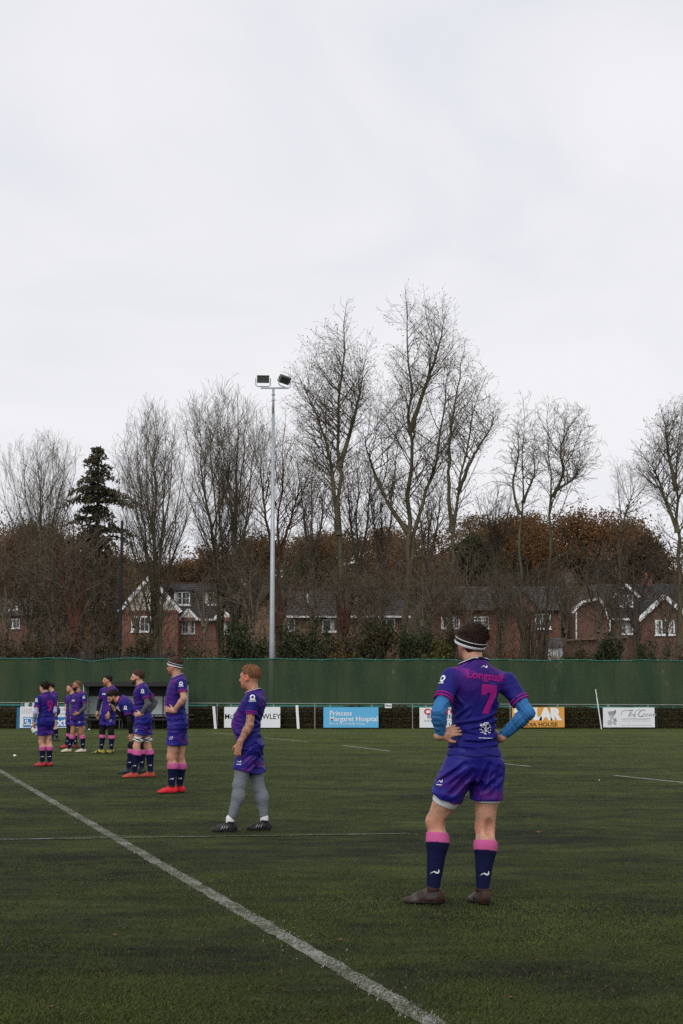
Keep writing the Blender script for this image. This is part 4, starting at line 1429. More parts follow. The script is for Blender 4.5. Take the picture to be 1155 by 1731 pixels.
LANG = (0.4, 1.0)
bare_tree('lime_tree', 'many stemmed upright bare tree in front of the cream gable', 80,
          fan(265, (1000, 1040, 960, 1020), [(262, 692), (200, 800), (212, 748), (230, 712), (246, 696), (280, 698), (296, 716), (314, 752), (328, 806)]), 2.4, 38, LIME, 30, 0.28, 0.15, ang0=LANG, stem_r=[0.15, 0.10, 0.11, 0.10, 0.11, 0.11, 0.10, 0.10, 0.09],
          outline=[(684, 250, 276), (700, 218, 302), (730, 196, 324), (780, 178, 342), (850, 172, 350), (930, 180, 345), (1010, 205, 325)], depth=2.2)
bare_tree('lime_tree', 'pair of tall upright bare stems left of the floodlight mast', 83,
          fan(378, (1000, 960, 930), [(335, 690), (302, 770), (316, 722), (352, 684), (368, 700)]) + fan(394, (980, 940, 900), [(402, 664), (386, 680), (418, 672), (434, 694), (450, 736)]), 2.4, 39, LIME, 30, 0.28, 0.15, ang0=LANG,
          stem_r=[0.15, 0.09, 0.10, 0.11, 0.09, 0.16, 0.10, 0.11, 0.10, 0.09], outline=[(658, 388, 418), (680, 318, 440), (710, 298, 458), (760, 288, 472), (840, 284, 478), (930, 300, 470), (1010, 330, 445)], depth=2.2)
bare_tree('lime_tree', 'pale spreading bare tree at the left edge', 84,
          fan(68, (980, 1000, 940), [(66, 745), (4, 815), (14, 778), (38, 756), (92, 744), (114, 752), (130, 775)]), 2.6, 40, LIME, 30, 0.25, 0.13, ang0=(0.4, 0.9), stem_r=[0.13, 0.09, 0.10, 0.10, 0.10, 0.09, 0.09],
          outline=[(738, 55, 85), (755, 18, 122), (790, -8, 142), (850, -20, 150), (920, -10, 142), (1000, 20, 120)], depth=2.4)
bare_tree('bare_tree', 'reddish trunked bare tree behind the floodlight mast', 90,
          [[(474, 1112), (472, 1000), (470, 900), (478, 810), (482, 715)], [(471, 960), (450, 880), (440, 800), (446, 740)], [(471, 940), (495, 870), (512, 800)]], 3.4, 41, None, 46, 0.3, 0.15, tmat='barkred', ang0=(0.5, 1.0))
DEN = dict(kids=(9, 7, 4, 0), up=(0.12, 0.08, 0.04, 0), rmin=0.0085)
for i, (px, top, w, lab) in enumerate(((528, 765, 2.6, 'dense dark bare tree between the mast and the tall trees, left of the pair'), (606, 752, 3.0, 'dense dark bare tree between the two tallest trees'),
                                       (645, 790, 2.4, 'dense dark bare tree behind the tallest forked trunk'), (725, 800, 2.6, 'dense dark bare tree behind the right fork of the tallest tree'),
                                       (840, 830, 2.6, 'low dark bare tree behind the leaning rounded crown'))):
    bare_tree('bare_tree', lab, 100 + 2 * i, [[(px, 1100), (px + 3, 980), (px - 3, 880), (px + 2, top)], [(px, 980), (px - 14, 880), (px - 20, top + 30)], [(px, 970), (px + 16, 880), (px + 22, top + 25)]],
              w, 50 + i, DEN, 34, 0.25, 0.15, mat='barkdark', ang0=(0.35, 0.8), group='dark bare trees in the second row')

# ---- conifer
def conifer():
    R = random.Random(3)
    Y = 88.0
    b = at(160, 1100, Y); z0 = float(terrain_z(b[0], Y)); zt = at(160, 755, Y)[2]
    root = empty('conifer', (b[0], Y, z0), 'dark green conifer with tiered branches at left', 'tree')
    v, f = tubes([([(b[0], Y, z0 - .2), (b[0] + .05, Y, (z0 + zt) / 2), (b[0], Y, zt)], [0.28, 0.17, 0.03])], 8)
    link('trunk', mesh_np('trunk', v, f), M['barkdark'], root, True)
    paths, P = [], []
    zlow = at(160, 1010, Y)[2]
    z = zt - 0.2
    while z > zlow:
        u = (zt - z) / (zt - zlow)
        L = 2.35 * (1.02 - math.exp(-u / 0.14)) * R.uniform(0.5, 1.2)
        for k in range(R.choice((4, 5, 6))):
            an = R.uniform(0, 6.283)
            l = L * R.uniform(0.35, 1.15)
            pts = []
            for i in range(6):
                t = i / 5
                pts.append((b[0] + math.cos(an) * l * t, Y + math.sin(an) * l * t, z + 0.16 * l * math.sin(t * 2.4) - 0.22 * l * t * t + R.uniform(-.03, .03)))
            paths.append((pts, [0.04, 0.032, 0.025, 0.02, 0.014, 0.01]))
            for t in np.arange(0.12, 1.03, 0.045 / max(0.5, l)):
                i = min(4, int(t * 5)); fr = t * 5 - i
                q = np.array(pts[i]) * (1 - fr) + np.array(pts[min(5, i + 1)]) * fr
                for _ in range(2):
                    P.append(q + np.array([R.uniform(-1, 1), R.uniform(-1, 1), R.uniform(-.9, .35)]) * (0.30 * (1.05 - 0.5 * t)))
        z -= R.uniform(0.16, 0.42)
    v, f = tubes(paths, 4)
    link('limbs', mesh_np('limbs', v, f), M['barkdark'], root)
    link('crown', leaf_cards(np.array(P), 0.06, 0.13, (0.058, 0.060, 0.036), 0.35, 8, (0.090, 0.076, 0.046), long=1.5), M['leaf'], root)


conifer()

# ---- thicket trees on the left and low spreading growth
THK = dict(kids=(9, 6, 3, 0), wob=(0.3, 0.4, 0.45, 0.4), up=(0.03, 0.0, -0.02, 0), rmin=0.0085, ang=(0.5, 1.2))
for i, (px, top, w, Y, mt, lab) in enumerate((
        (10, 900, 2.6, 79, 'twig', 'brown twiggy understorey tree at the very left edge'),
        (48, 925, 2.4, 81, 'twig', 'brown twiggy understorey tree below the pale left tree'),
        (90, 905, 2.6, 78, 'twig', 'brown tangled understorey tree left of the red trunk'),
        (125, 870, 2.6, 77, 'barkred', 'reddish brown trunk wrapped in tangled stems at left'),
        (160, 935, 2.4, 80, 'twig', 'brown tangled understorey tree below the conifer'),
        (185, 920, 2.3, 82, 'twig', 'brown twiggy tree beside the tall black post'),
        (228, 950, 1.8, 79, 'twig', 'thin brown twiggy tree at the left corner of the cream gable house'),
        (345, 985, 1.6, 78, 'twig', 'thin twiggy sapling in front of the dormer house'),
        (425, 940, 2.2, 79, 'twig', 'brown tangled understorey tree left of the mast foot'),
        (470, 980, 2.0, 80, 'barkred', 'reddish tangled stem right of the mast foot'),
        (530, 965, 2.2, 84, 'twig', 'brown tangled understorey tree before the left half of the tiled roof'),
        (755, 985, 2.0, 86, 'twig', 'brown twiggy sapling before the left windows of the red brick house'),
        (850, 975, 2.2, 86, 'twig', 'brown twiggy sapling before the middle of the red brick house'),
        (610, 985, 2.0, 88, 'twig', 'brown twiggy sapling before the middle of the tiled roof'),
        (582, 970, 1.8, 82, 'barkred', 'red brown ivy clad stem at the foot of the tall mast side tree'),
        (640, 960, 2.2, 81, 'twig', 'brown tangled understorey tree in front of the tiled roof'),
        (715, 950, 2.4, 80, 'twig', 'brown tangled understorey tree left of the red brick house'),
        (790, 940, 2.4, 83, 'twig', 'brown tangled understorey tree above player seven'),
        (880, 985, 2.0, 92, 'twig', 'twiggy sapling before the white window cluster of the red brick house'),
        (955, 960, 2.2, 90, 'twig', 'twiggy sapling between the red brick house and the right hand house'),
        (1045, 975, 1.8, 94, 'twig', 'thin twiggy sapling before the dormer of the right hand house'),
        (1012, 940, 2.4, 83, 'twig', 'brown twiggy tree in front of the right hand gable'),
        (1072, 900, 2.6, 80, 'barkdark', 'dark stemmed twiggy tree before the centre of the right hand house'),
        (1125, 960, 2.0, 84, 'twig', 'brown twiggy tree before the far right gable window'))):
    if 420 < px < 830: w *= 1.12
    st = [[(px, 1112), (px + 2, 1040), (px - 3, 970), (px + 1, top)], [(px, 1060), (px - 16, 1000), (px - 20, top + 40)], [(px + 1, 1070), (px + 14, 1010), (px + 22, top + 35)]]
    bare_tree('understorey_tree', lab, Y, st, w, 70 + i, THK, 36, 0.12, 0.13 if mt != 'barkred' else 0.24, mat=mt if mt != 'barkred' else 'twig', tmat=mt, prof='even', ang0=(0.6, 1.3), group='tangled understorey trees behind the net')

# ---- many stemmed coppiced tree right of player seven
st = []
Rr = random.Random(5)
for k in range(11):
    dx = -62 + 124 * k / 10
    st.append([(902 + dx * 0.12, 1112), (902 + dx * 0.35, 1065), (902 + dx * 0.75, 1010 - Rr.uniform(0, 20)), (902 + dx * (1.15 + 0.3 * Rr.random()), 940 - (1 - abs(dx) / 62) * 40)])
bare_tree('coppiced_tree', 'low many stemmed tree fanning out right of player seven', 78, st, 1.9, 90, THK, 14, 0.25, 0.11, mat='barkdark', prof='even', ang0=(0.4, 1.0), depth=1.6)

# ---- shrubs just behind the net
GD, GD2 = (0.026, 0.038, 0.016), (0.044, 0.056, 0.022)
BR, BR2 = (0.075, 0.052, 0.026), (0.052, 0.048, 0.022)
YG, YG2 = (0.11, 0.105, 0.018), (0.045, 0.055, 0.018)
for i, (px, top, w, Y, c1, c2, n, lab) in enumerate((
        (-30, 1050, 90, 77, BR, BR2, 2500, 'brown bramble bush at the far left behind the net'),
        (40, 1062, 110, 76, BR, BR2, 3000, 'brown bramble bush behind the net left of the yellow plates'),
        (110, 1070, 90, 77, BR, GD, 2500, 'dull brown bush around the yellow plates'),
        (180, 1078, 80, 77, BR, BR2, 2200, 'brown bush at the foot of the tall black post'),
        (240, 1072, 70, 76, YG2, BR, 1800, 'olive bush below the cream gable window'),
        (318, 1074, 90, 76.5, GD2, BR, 2500, 'dull green bush under the gablet window'),
        (405, 1050, 110, 76.5, GD, GD2, 4200, 'dark evergreen bush just left of the mast'),
        (512, 1044, 120, 77, GD, GD2, 4200, 'dark evergreen bush right of the mast below the buff wall'),
        (572, 1050, 80, 78.5, GD, BR, 2600, 'dull green bush below the middle of the tiled roof'),
        (765, 1060, 70, 79, BR, GD, 2200, 'brown green bush beneath the left windows of the red brick house'),
        (585, 1082, 70, 75.5, (0.13, 0.085, 0.02), BR, 1500, 'yellow leaved bush at the foot of the tall tree'),
        (640, 1036, 125, 77.5, GD, BR, 4200, 'dark green shrub below the tiled roof, left of the bright shrub'),
        (700, 1044, 100, 76.5, GD, GD2, 3400, 'dark green bush beneath the tallest tree'),
        (735, 1074, 70, 75.6, YG, GD2, 1800, 'bright yellow green bush left of player seven'),
        (800, 1088, 100, 75.5, GD2, BR, 2400, 'low green bush behind the head of player seven'),
        (862, 1092, 90, 75.2, BR, (0.10, 0.045, 0.015), 2200, 'low russet bush right of player seven'),
        (920, 1100, 70, 74.8, (0.16, 0.06, 0.016), BR, 1300, 'low orange leaved bush beneath the white shed'),
        (975, 1080, 80, 76, BR, YG2, 2200, 'brown and olive bush below the downpipe gable'),
        (1030, 1066, 70, 76, GD, GD2, 2600, 'dark green bush below the middle window of the right house'),
        (1098, 1078, 90, 75.6, YG2, GD, 2600, 'mossy green bush under the right gable'),
        (1170, 1085, 90, 76, BR, GD2, 2400, 'brown bush at the right edge'))):
    leafy_tree('shrub', lab, px, top, Y, w, c1, c2, n, 200 + i, (0.045, 0.10), group='shrubs behind the net', cat='shrub')

# bramble canes: thin arching stems through the shrub line, one tangle
R = random.Random(44)
paths = []
for i in range(5000):
    x = R.uniform(at(-300, 1100, 77)[0], at(1450, 1100, 77)[0]); y = R.uniform(74.6, 88)
    z = float(terrain_z(x, y)); d = nrm((R.uniform(-.6, .6), R.uniform(-.3, .3), 1)); L = R.uniform(1.5, 7.0 if x < -9 else 5.6)
    p = (x, y, z); pts = [p]
    for k in range(6):
        d = nrm((d[0] + R.uniform(-.25, .25), d[1] + R.uniform(-.2, .2), d[2] - 0.10 + R.uniform(-.15, .1)))
        p = tuple(p[j] + d[j] * L / 6 for j in range(3)); pts.append(p)
    paths.append((pts, [0.014, 0.013, 0.012, 0.010, 0.009, 0.008, 0.007]))
v, f = tubes(paths, 3)
tag(link('bramble_canes', mesh_np('bramble_canes', v, f), M['twig']), 'tangle of thin brown canes rising behind the net', 'brambles', kind='stuff')

# ------------------------------------------------------------------ people: implicit surfaces -> meshes
def V3(*a): return np.array(a, np.float64)
def unit(v): v = np.asarray(v, float); return v / (np.linalg.norm(v) + 1e-9)


class Cone:
    """tapered capsule from a to b; flat=True cuts it square at b; an oval section through sq"""
    def __init__(s, a, b, ra, rb, k=0.03, flat=False, sub=False, flat_a=False, fo=0.0):
        s.a, s.b, s.ra, s.rb, s.k, s.flat, s.sub, s.flat_a, s.fo = V3(*a), V3(*b), ra, rb, k, flat, sub, flat_a, fo
        m = max(ra, rb)
        s.lo = np.minimum(s.a, s.b) - m; s.hi = np.maximum(s.a, s.b) + m

    def d(s, P):
        ba = s.b - s.a; L2 = ba @ ba
        q = [P[i] - s.a[i] for i in range(3)]
        t = (q[0] * ba[0] + q[1] * ba[1] + q[2] * ba[2]) / L2
        h = np.clip(t, 0, 1)
        d = np.sqrt(sum((q[i] - h * ba[i]) ** 2 for i in range(3))) - (s.ra + (s.rb - s.ra) * h)
        L = math.sqrt(L2)
        if s.flat: d = np.maximum(d, (t - 1) * L + s.fo)
        if s.flat_a: d = np.maximum(d, -t * L)
        return d


class Ell:
    def __init__(s, c, r, A=None, k=0.03, sub=False):
        s.c, s.r, s.k, s.sub = V3(*c), V3(*r), k, sub
        s.A = np.eye(3) if A is None else np.asarray(A, float)
        m = max(r); s.lo = s.c - m; s.hi = s.c + m

    def d(s, P):
        q = [P[i] - s.c[i] for i in range(3)]
        l = [(q[0] * s.A[j, 0] + q[1] * s.A[j, 1] + q[2] * s.A[j, 2]) for j in range(3)]
        k0 = np.sqrt(sum((l[j] / s.r[j]) ** 2 for j in range(3)))
        k1 = np.sqrt(sum((l[j] / s.r[j] ** 2) ** 2 for j in range(3))) + 1e-6
        return k0 * (k0 - 1) / k1


class Loft:
    """torso: oval sections along the axis o + w*t"""
    def __init__(s, o, A, rows, k=0.03, ext=0.0):
        s.o, s.A, s.rows, s.k, s.sub = V3(*o), A, np.array(rows, float), k, False
        m = s.rows[:, 1].max() + 0.08
        e = [s.o + A[2] * s.rows[0, 0], s.o + A[2] * s.rows[-1, 0]]
        s.lo = np.minimum(e[0], e[1]) - m; s.hi = np.maximum(e[0], e[1]) + m

    def d(s, P):
        q = [P[i] - s.o[i] for i in range(3)]
        l = [(q[0] * s.A[j, 0] + q[1] * s.A[j, 1] + q[2] * s.A[j, 2]) for j in range(3)]
        R = s.rows; t = l[2]
        a = np.interp(t, R[:, 0], R[:, 1]); b = np.interp(t, R[:, 0], R[:, 2]); c = np.interp(t, R[:, 0], R[:, 3])
        x = l[0] / a; y = (l[1] - c) / b
        rho = (np.abs(x) ** 2.4 + np.abs(y) ** 2.4) ** (1 / 2.4)
        d = (rho - 1) * np.minimum(a, b) * (0.55 + 0.45 * np.maximum(a, b) / np.minimum(a, b)) / (0.55 + 0.45 * np.maximum(a, b) / np.minimum(a, b))
        cap = np.maximum(t - R[-1, 0], R[0, 0] - t)
        return np.maximum(d, cap)


def smin(a, b, k):
    h = np.maximum(k - np.abs(a - b), 0) / k
    return np.minimum(a, b) - h * h * k * 0.25


def field(prims, lo, hi, h, off=0.0, post=None):
    lo = np.asarray(lo, float); hi = np.asarray(hi, float)
    n = np.ceil((hi - lo) / h).astype(int) + 1
    ax = [(lo[i] + np.arange(n[i]) * h).astype(np.float32) for i in range(3)]
    f = np.full(n, 0.5, np.float32)
    for p in prims:
        m = off + p.k + 0.03
        i0 = np.clip(np.floor((p.lo - m - lo) / h).astype(int), 0, n); i1 = np.clip(np.ceil((p.hi + m - lo) / h).astype(int) + 1, 0, n)
        if (i1 <= i0).any(): continue
        sl = tuple(slice(i0[i], i1[i]) for i in range(3))
        P = (ax[0][sl[0]][:, None, None], ax[1][sl[1]][None, :, None], ax[2][sl[2]][None, None, :])
        d = p.d(P).astype(np.float32)
        f[sl] = -smin(-f[sl], d, p.k) if p.sub else smin(f[sl], d, p.k)
    if off: f -= off
    if post is not None:
        f = post(f, (ax[0][:, None, None], ax[1][None, :, None], ax[2][None, None, :]))
    return f.astype(np.float32)


_CO = [np.array(c) for c in ((0, 0, 0), (1, 0, 0), (0, 1, 0), (1, 1, 0), (0, 0, 1), (1, 0, 1), (0, 1, 1), (1, 1, 1))]
_ED = [(0, 1), (2, 3), (4, 5), (6, 7), (0, 2), (1, 3), (4, 6), (5, 7), (0, 4), (1, 5), (2, 6), (3, 7)]


def surf(f, lo, h):
    """surface nets"""
    s = f < 0
    n = f.shape
    c = np.zeros((n[0] - 1, n[1] - 1, n[2] - 1), np.int8)
    for o in _CO:
        c += s[o[0]:n[0] - 1 + o[0], o[1]:n[1] - 1 + o[1], o[2]:n[2] - 1 + o[2]]
    act = (c > 0) & (c < 8)
    ii = np.argwhere(act)
    idx = np.full(act.shape, -1, np.int32); idx[act] = np.arange(len(ii))
    acc = np.zeros((len(ii), 3)); cnt = np.zeros(len(ii))
    fv = [f[ii[:, 0] + o[0], ii[:, 1] + o[1], ii[:, 2] + o[2]] for o in _CO]
    for a, b in _ED:
        fa, fb = fv[a], fv[b]
        m = (fa < 0) != (fb < 0)
        t = np.where(m, fa / np.where(m, fa - fb, 1), 0)
        acc[m] += (_CO[a] + t[:, None] * (_CO[b] - _CO[a]))[m]; cnt[m] += 1
    V = np.asarray(lo) + (ii + acc / cnt[:, None]) * h
    F = []
    for ax in range(3):
        u, v = [(1, 2), (2, 0), (0, 1)][ax]
        sl0 = [slice(None)] * 3; sl1 = [slice(None)] * 3
        sl0[ax] = slice(0, n[ax] - 1); sl1[ax] = slice(1, n[ax])
        df = s[tuple(sl0)] != s[tuple(sl1)]
        e = np.argwhere(df)
        e = e[(e[:, u] > 0) & (e[:, u] < n[u] - 1) & (e[:, v] > 0) & (e[:, v] < n[v] - 1)]
        if not len(e): continue
        ins = s[e[:, 0], e[:, 1], e[:, 2]]
        def cid(du, dv):
            q = e.copy(); q[:, u] += du; q[:, v] += dv
            return idx[q[:, 0], q[:, 1], q[:, 2]]
        a, b, c_, d_ = cid(-1, -1), cid(0, -1), cid(0, 0), cid(-1, 0)
        Q = np.stack([a, b, c_, d_], 1)
        Q[~ins] = Q[~ins][:, ::-1]
        F.append(Q)
    F = np.concatenate(F) if F else np.zeros((0, 4), int)
    F = F[(F >= 0).all(1)]
    return V, F


def bounds(prims, m):
    return np.min([p.lo for p in prims if not p.sub], 0) - m, np.max([p.hi for p in prims if not p.sub], 0) + m


def folds(seed, dirs, amp, freq):
    """cloth folds: warped ridges running across the given directions"""
    r = np.random.default_rng(seed)
    terms = []
    for d in dirs:
        d = unit(d)
        w = unit(np.cross(d, r.normal(0, 1, 3)))
        terms.append((d, w, r.uniform(0.7, 1.4) * freq, r.uniform(0, 6.28), r.uniform(5, 9), r.uniform(0, 6.28), r.uniform(0.6, 1.2)))
    def fn(P):
        o = 0
        for d, w, fq, ph, wf, wp, am in terms:
            a = P[0] * d[0] + P[1] * d[1] + P[2] * d[2]
            b = P[0] * w[0] + P[1] * w[1] + P[2] * w[2]
            env = 0.5 + 0.5 * np.sin(b * wf * 1.7 + wp * 2 + a * 3)
            rd = 1 - np.abs(np.sin(0.5 * (a * fq + ph + 1.9 * np.sin(b * wf + wp))))
            o = o - am * env * env * rd * rd
        return amp * (o / len(terms) * 2.2 + 0.35)
    return fn


# ---- cloth and skin materials
def skin_mat(name, col, red=0.2, mottle=0.22, tattoo=False):
    m, t, b = new_mat(name)
    tcn = N(t, 'ShaderNodeTexCoord')
    n1 = N(t, 'ShaderNodeTexNoise', Scale=26.0, Detail=7.0, Roughness=0.65)
    n2 = N(t, 'ShaderNodeTexNoise', Scale=140.0, Detail=3.0)
    t.links.new(tcn.outputs['Object'], n1.inputs['Vector']); t.links.new(tcn.outputs['Object'], n2.inputs['Vector'])
    r = N(t, 'ShaderNodeValToRGB')
    c = np.array(col)
    r.color_ramp.elements[0].position = 0.35; r.color_ramp.elements[0].color = (*(c * (1 - mottle)), 1)
    r.color_ramp.elements[1].position = 0.65; r.color_ramp.elements[1].color = (*(c * np.array([1 + mottle, 1 + mottle * 0.6, 1 + mottle * 0.5])), 1)
    t.links.new(n1.outputs[0], r.inputs[0])
    a = N(t, 'ShaderNodeAttribute', attribute_name='tint')
    mu = N(t, 'ShaderNodeMixRGB', blend_type='MULTIPLY'); mu.inputs[0].default_value = 1.0
    t.links.new(r.outputs[0], mu.inputs[1]); t.links.new(a.outputs['Color'], mu.inputs[2])
    last = mu.outputs[0]
    if tattoo:      # inked forearms: where tint's alpha is low
        n3 = N(t, 'ShaderNodeTexNoise', Scale=38.0, Detail=4.0, Roughness=0.7)
        t.links.new(tcn.outputs['Object'], n3.inputs['Vector'])
        r3 = N(t, 'ShaderNodeValToRGB'); r3.color_ramp.elements[0].position = 0.40; r3.color_ramp.elements[0].color = (0.40, 0.42, 0.44, 1)
        r3.color_ramp.elements[1].position = 0.58; r3.color_ramp.elements[1].color = (0.95, 0.95, 0.95, 1)
        t.links.new(n3.outputs[0], r3.inputs[0])
        m3 = N(t, 'ShaderNodeMixRGB', blend_type='MULTIPLY')
        inv = N(t, 'ShaderNodeMath', operation='SUBTRACT'); inv.inputs[0].default_value = 1.0
        t.links.new(a.outputs['Alpha'], inv.inputs[1]); t.links.new(inv.outputs[0], m3.inputs[0])
        t.links.new(last, m3.inputs[1]); t.links.new(r3.outputs[0], m3.inputs[2])
        last = m3.outputs[0]
    t.links.new(last, b.inputs['Base Color'])
    b.inputs['Roughness'].default_value = 0.5
    b.inputs['Specular IOR Level'].default_value = 0.35
    b.inputs['Subsurface Weight'].default_value = 0.08
    b.inputs['Subsurface Radius'].default_value = (0.01, 0.004, 0.002)
    bp = N(t, 'ShaderNodeBump', Strength=0.12, Distance=0.004)
    t.links.new(n2.outputs[0], bp.inputs['Height']); t.links.new(bp.outputs[0], b.inputs['Normal'])
    return m


def cloth_mat(name, col, rough=0.75, sheen=0.2, var=0.12, crease=0.35, scale=9.0):
    m, t, b = new_mat(name)
    tcn = N(t, 'ShaderNodeTexCoord')
    n1 = N(t, 'ShaderNodeTexNoise', Scale=scale, Detail=5.0, Distortion=0.8)
    n2 = N(t, 'ShaderNodeTexNoise', Scale=scale * 30, Detail=2.0)
    t.links.new(tcn.outputs['Object'], n1.inputs['Vector']); t.links.new(tcn.outputs['Object'], n2.inputs['Vector'])
    mr = N(t, 'ShaderNodeMapRange'); mr.inputs['From Min'].default_value = 0.3; mr.inputs['From Max'].default_value = 0.7
    mr.inputs['To Min'].default_value = 1 - var; mr.inputs['To Max'].default_value = 1 + var
    t.links.new(n2.outputs[0], mr.inputs[0])
    sc = N(t, 'ShaderNodeVectorMath', operation='SCALE'); sc.inputs[0].default_value = col
    t.links.new(mr.outputs[0], sc.inputs['Scale']); t.links.new(sc.outputs[0], b.inputs['Base Color'])
    b.inputs['Roughness'].default_value = rough
    b.inputs['Specular IOR Level'].default_value = 0.12
    bp = N(t, 'ShaderNodeBump', Strength=crease, Distance=0.02)
    t.links.new(n1.outputs[0], bp.inputs['Height']); t.links.new(bp.outputs[0], b.inputs['Normal'])
    return m


def jersey_mat(name, front=0.0, back_top=1.0):
    """blue-violet shirt; attribute 'jc' = (across, front, up) in metres on the torso; purple maze of chevrons"""
    m, t, b = new_mat(name)
    a = N(t, 'ShaderNodeAttribute', attribute_name='jc')
    tcn = N(t, 'ShaderNodeTexCoord')
    sep = N(t, 'ShaderNodeSeparateXYZ'); t.links.new(a.outputs['Vector'], sep.inputs[0])
    def math_(op, x, y=None, **kw):
        n = N(t, 'ShaderNodeMath', operation=op)
        for i, q in enumerate((x, y)):
            if q is None: continue
            if isinstance(q, (int, float)): n.inputs[i].default_value = q
            else: t.links.new(q, n.inputs[i])
        if 'c' in kw:
            if isinstance(kw['c'], (int, float)): n.inputs[2].default_value = kw['c']
            else: t.links.new(kw['c'], n.inputs[2])
        return n.outputs[0]
    ax = math_('ABSOLUTE', sep.outputs[0])
    # cells flip the chevron direction
    vo = N(t, 'ShaderNodeTexVoronoi', Scale=9.0); vo.distance = 'CHEBYCHEV'
    t.links.new(a.outputs['Vector'], vo.inputs['Vector'])
    sgn = math_('SUBTRACT', math_('MULTIPLY', math_('GREATER_THAN', vo.outputs['Color'], 0.5), 2.0), 1.0)
    ph = math_('ADD', math_('MULTIPLY', sep.outputs[2], 62.0), math_('MULTIPLY', math_('MULTIPLY', ax, 45.0), sgn))
    lines = math_('GREATER_THAN', math_('FRACT', ph), 0.52)
    # where the pattern shows
    n1 = N(t, 'ShaderNodeTexNoise', Scale=5.0, Detail=4.0, Distortion=0.6)
    t.links.new(a.outputs['Vector'], n1.inputs['Vector'])
    up = N(t, 'ShaderNodeMapRange'); up.inputs['From Min'].default_value = 0.36; up.inputs['From Max'].default_value = 0.58
    t.links.new(sep.outputs[2], up.inputs[0])
    fr = N(t, 'ShaderNodeMapRange'); fr.inputs['From Min'].default_value = 0.0; fr.inputs['From Max'].default_value = 0.05
    t.links.new(sep.outputs[1], fr.inputs[0])
    frm = math_('MULTIPLY', fr.outputs[0], 0.85)
    msk = math_('MAXIMUM', math_('MULTIPLY', up.outputs[0], 0.9), frm)
    nn = N(t, 'ShaderNodeMapRange'); nn.inputs['From Min'].default_value = 0.38; nn.inputs['From Max'].default_value = 0.62
    t.links.new(n1.outputs[0], nn.inputs[0])
    amt = math_('MULTIPLY', math_('MULTIPLY', msk, lines), math_('ADD', math_('MULTIPLY', nn.outputs[0], 0.7), 0.25))
    # solid purple patches near the shoulder tops
    n4 = N(t, 'ShaderNodeTexNoise', Scale=4.2, Detail=2.0, Distortion=1.5)
    t.links.new(a.outputs['Vector'], n4.inputs['Vector'])
    top = N(t, 'ShaderNodeMapRange'); top.inputs['From Min'].default_value = 0.50; top.inputs['From Max'].default_value = 0.60
    t.links.new(sep.outputs[2], top.inputs[0])
    sol = math_('MULTIPLY', top.outputs[0], math_('GREATER_THAN', n4.outputs[0], 0.54))
    amt2 = math_('MAXIMUM', amt, math_('MULTIPLY', sol, 0.85))
    arm = N(t, 'ShaderNodeMapRange'); arm.inputs['From Min'].default_value = 0.17; arm.inputs['From Max'].default_value = 0.205
    arm.inputs['To Min'].default_value = 1.0; arm.inputs['To Max'].default_value = 0.0
    t.links.new(ax, arm.inputs[0])
    amt3 = math_('MULTIPLY', amt2, arm.outputs[0])
    base = N(t, 'ShaderNodeMixRGB'); base.inputs[1].default_value = (0.0090, 0.0072, 0.138, 1); base.inputs[2].default_value = (0.155, 0.016, 0.20, 1)
    t.links.new(amt3, base.inputs[0])
    t.links.new(base.outputs[0], b.inputs['Base Color'])
    b.inputs['Roughness'].default_value = 0.6
    b.inputs['Specular IOR Level'].default_value = 0.18
    n5 = N(t, 'ShaderNodeTexNoise', Scale=8.0, Detail=4.0, Distortion=1.0)
    t.links.new(tcn.outputs['Object'], n5.inputs['Vector'])
    bp = N(t, 'ShaderNodeBump', Strength=0.6, Distance=0.03)
    t.links.new(n5.outputs[0], bp.inputs['Height']); t.links.new(bp.outputs[0], b.inputs['Normal'])
    return m


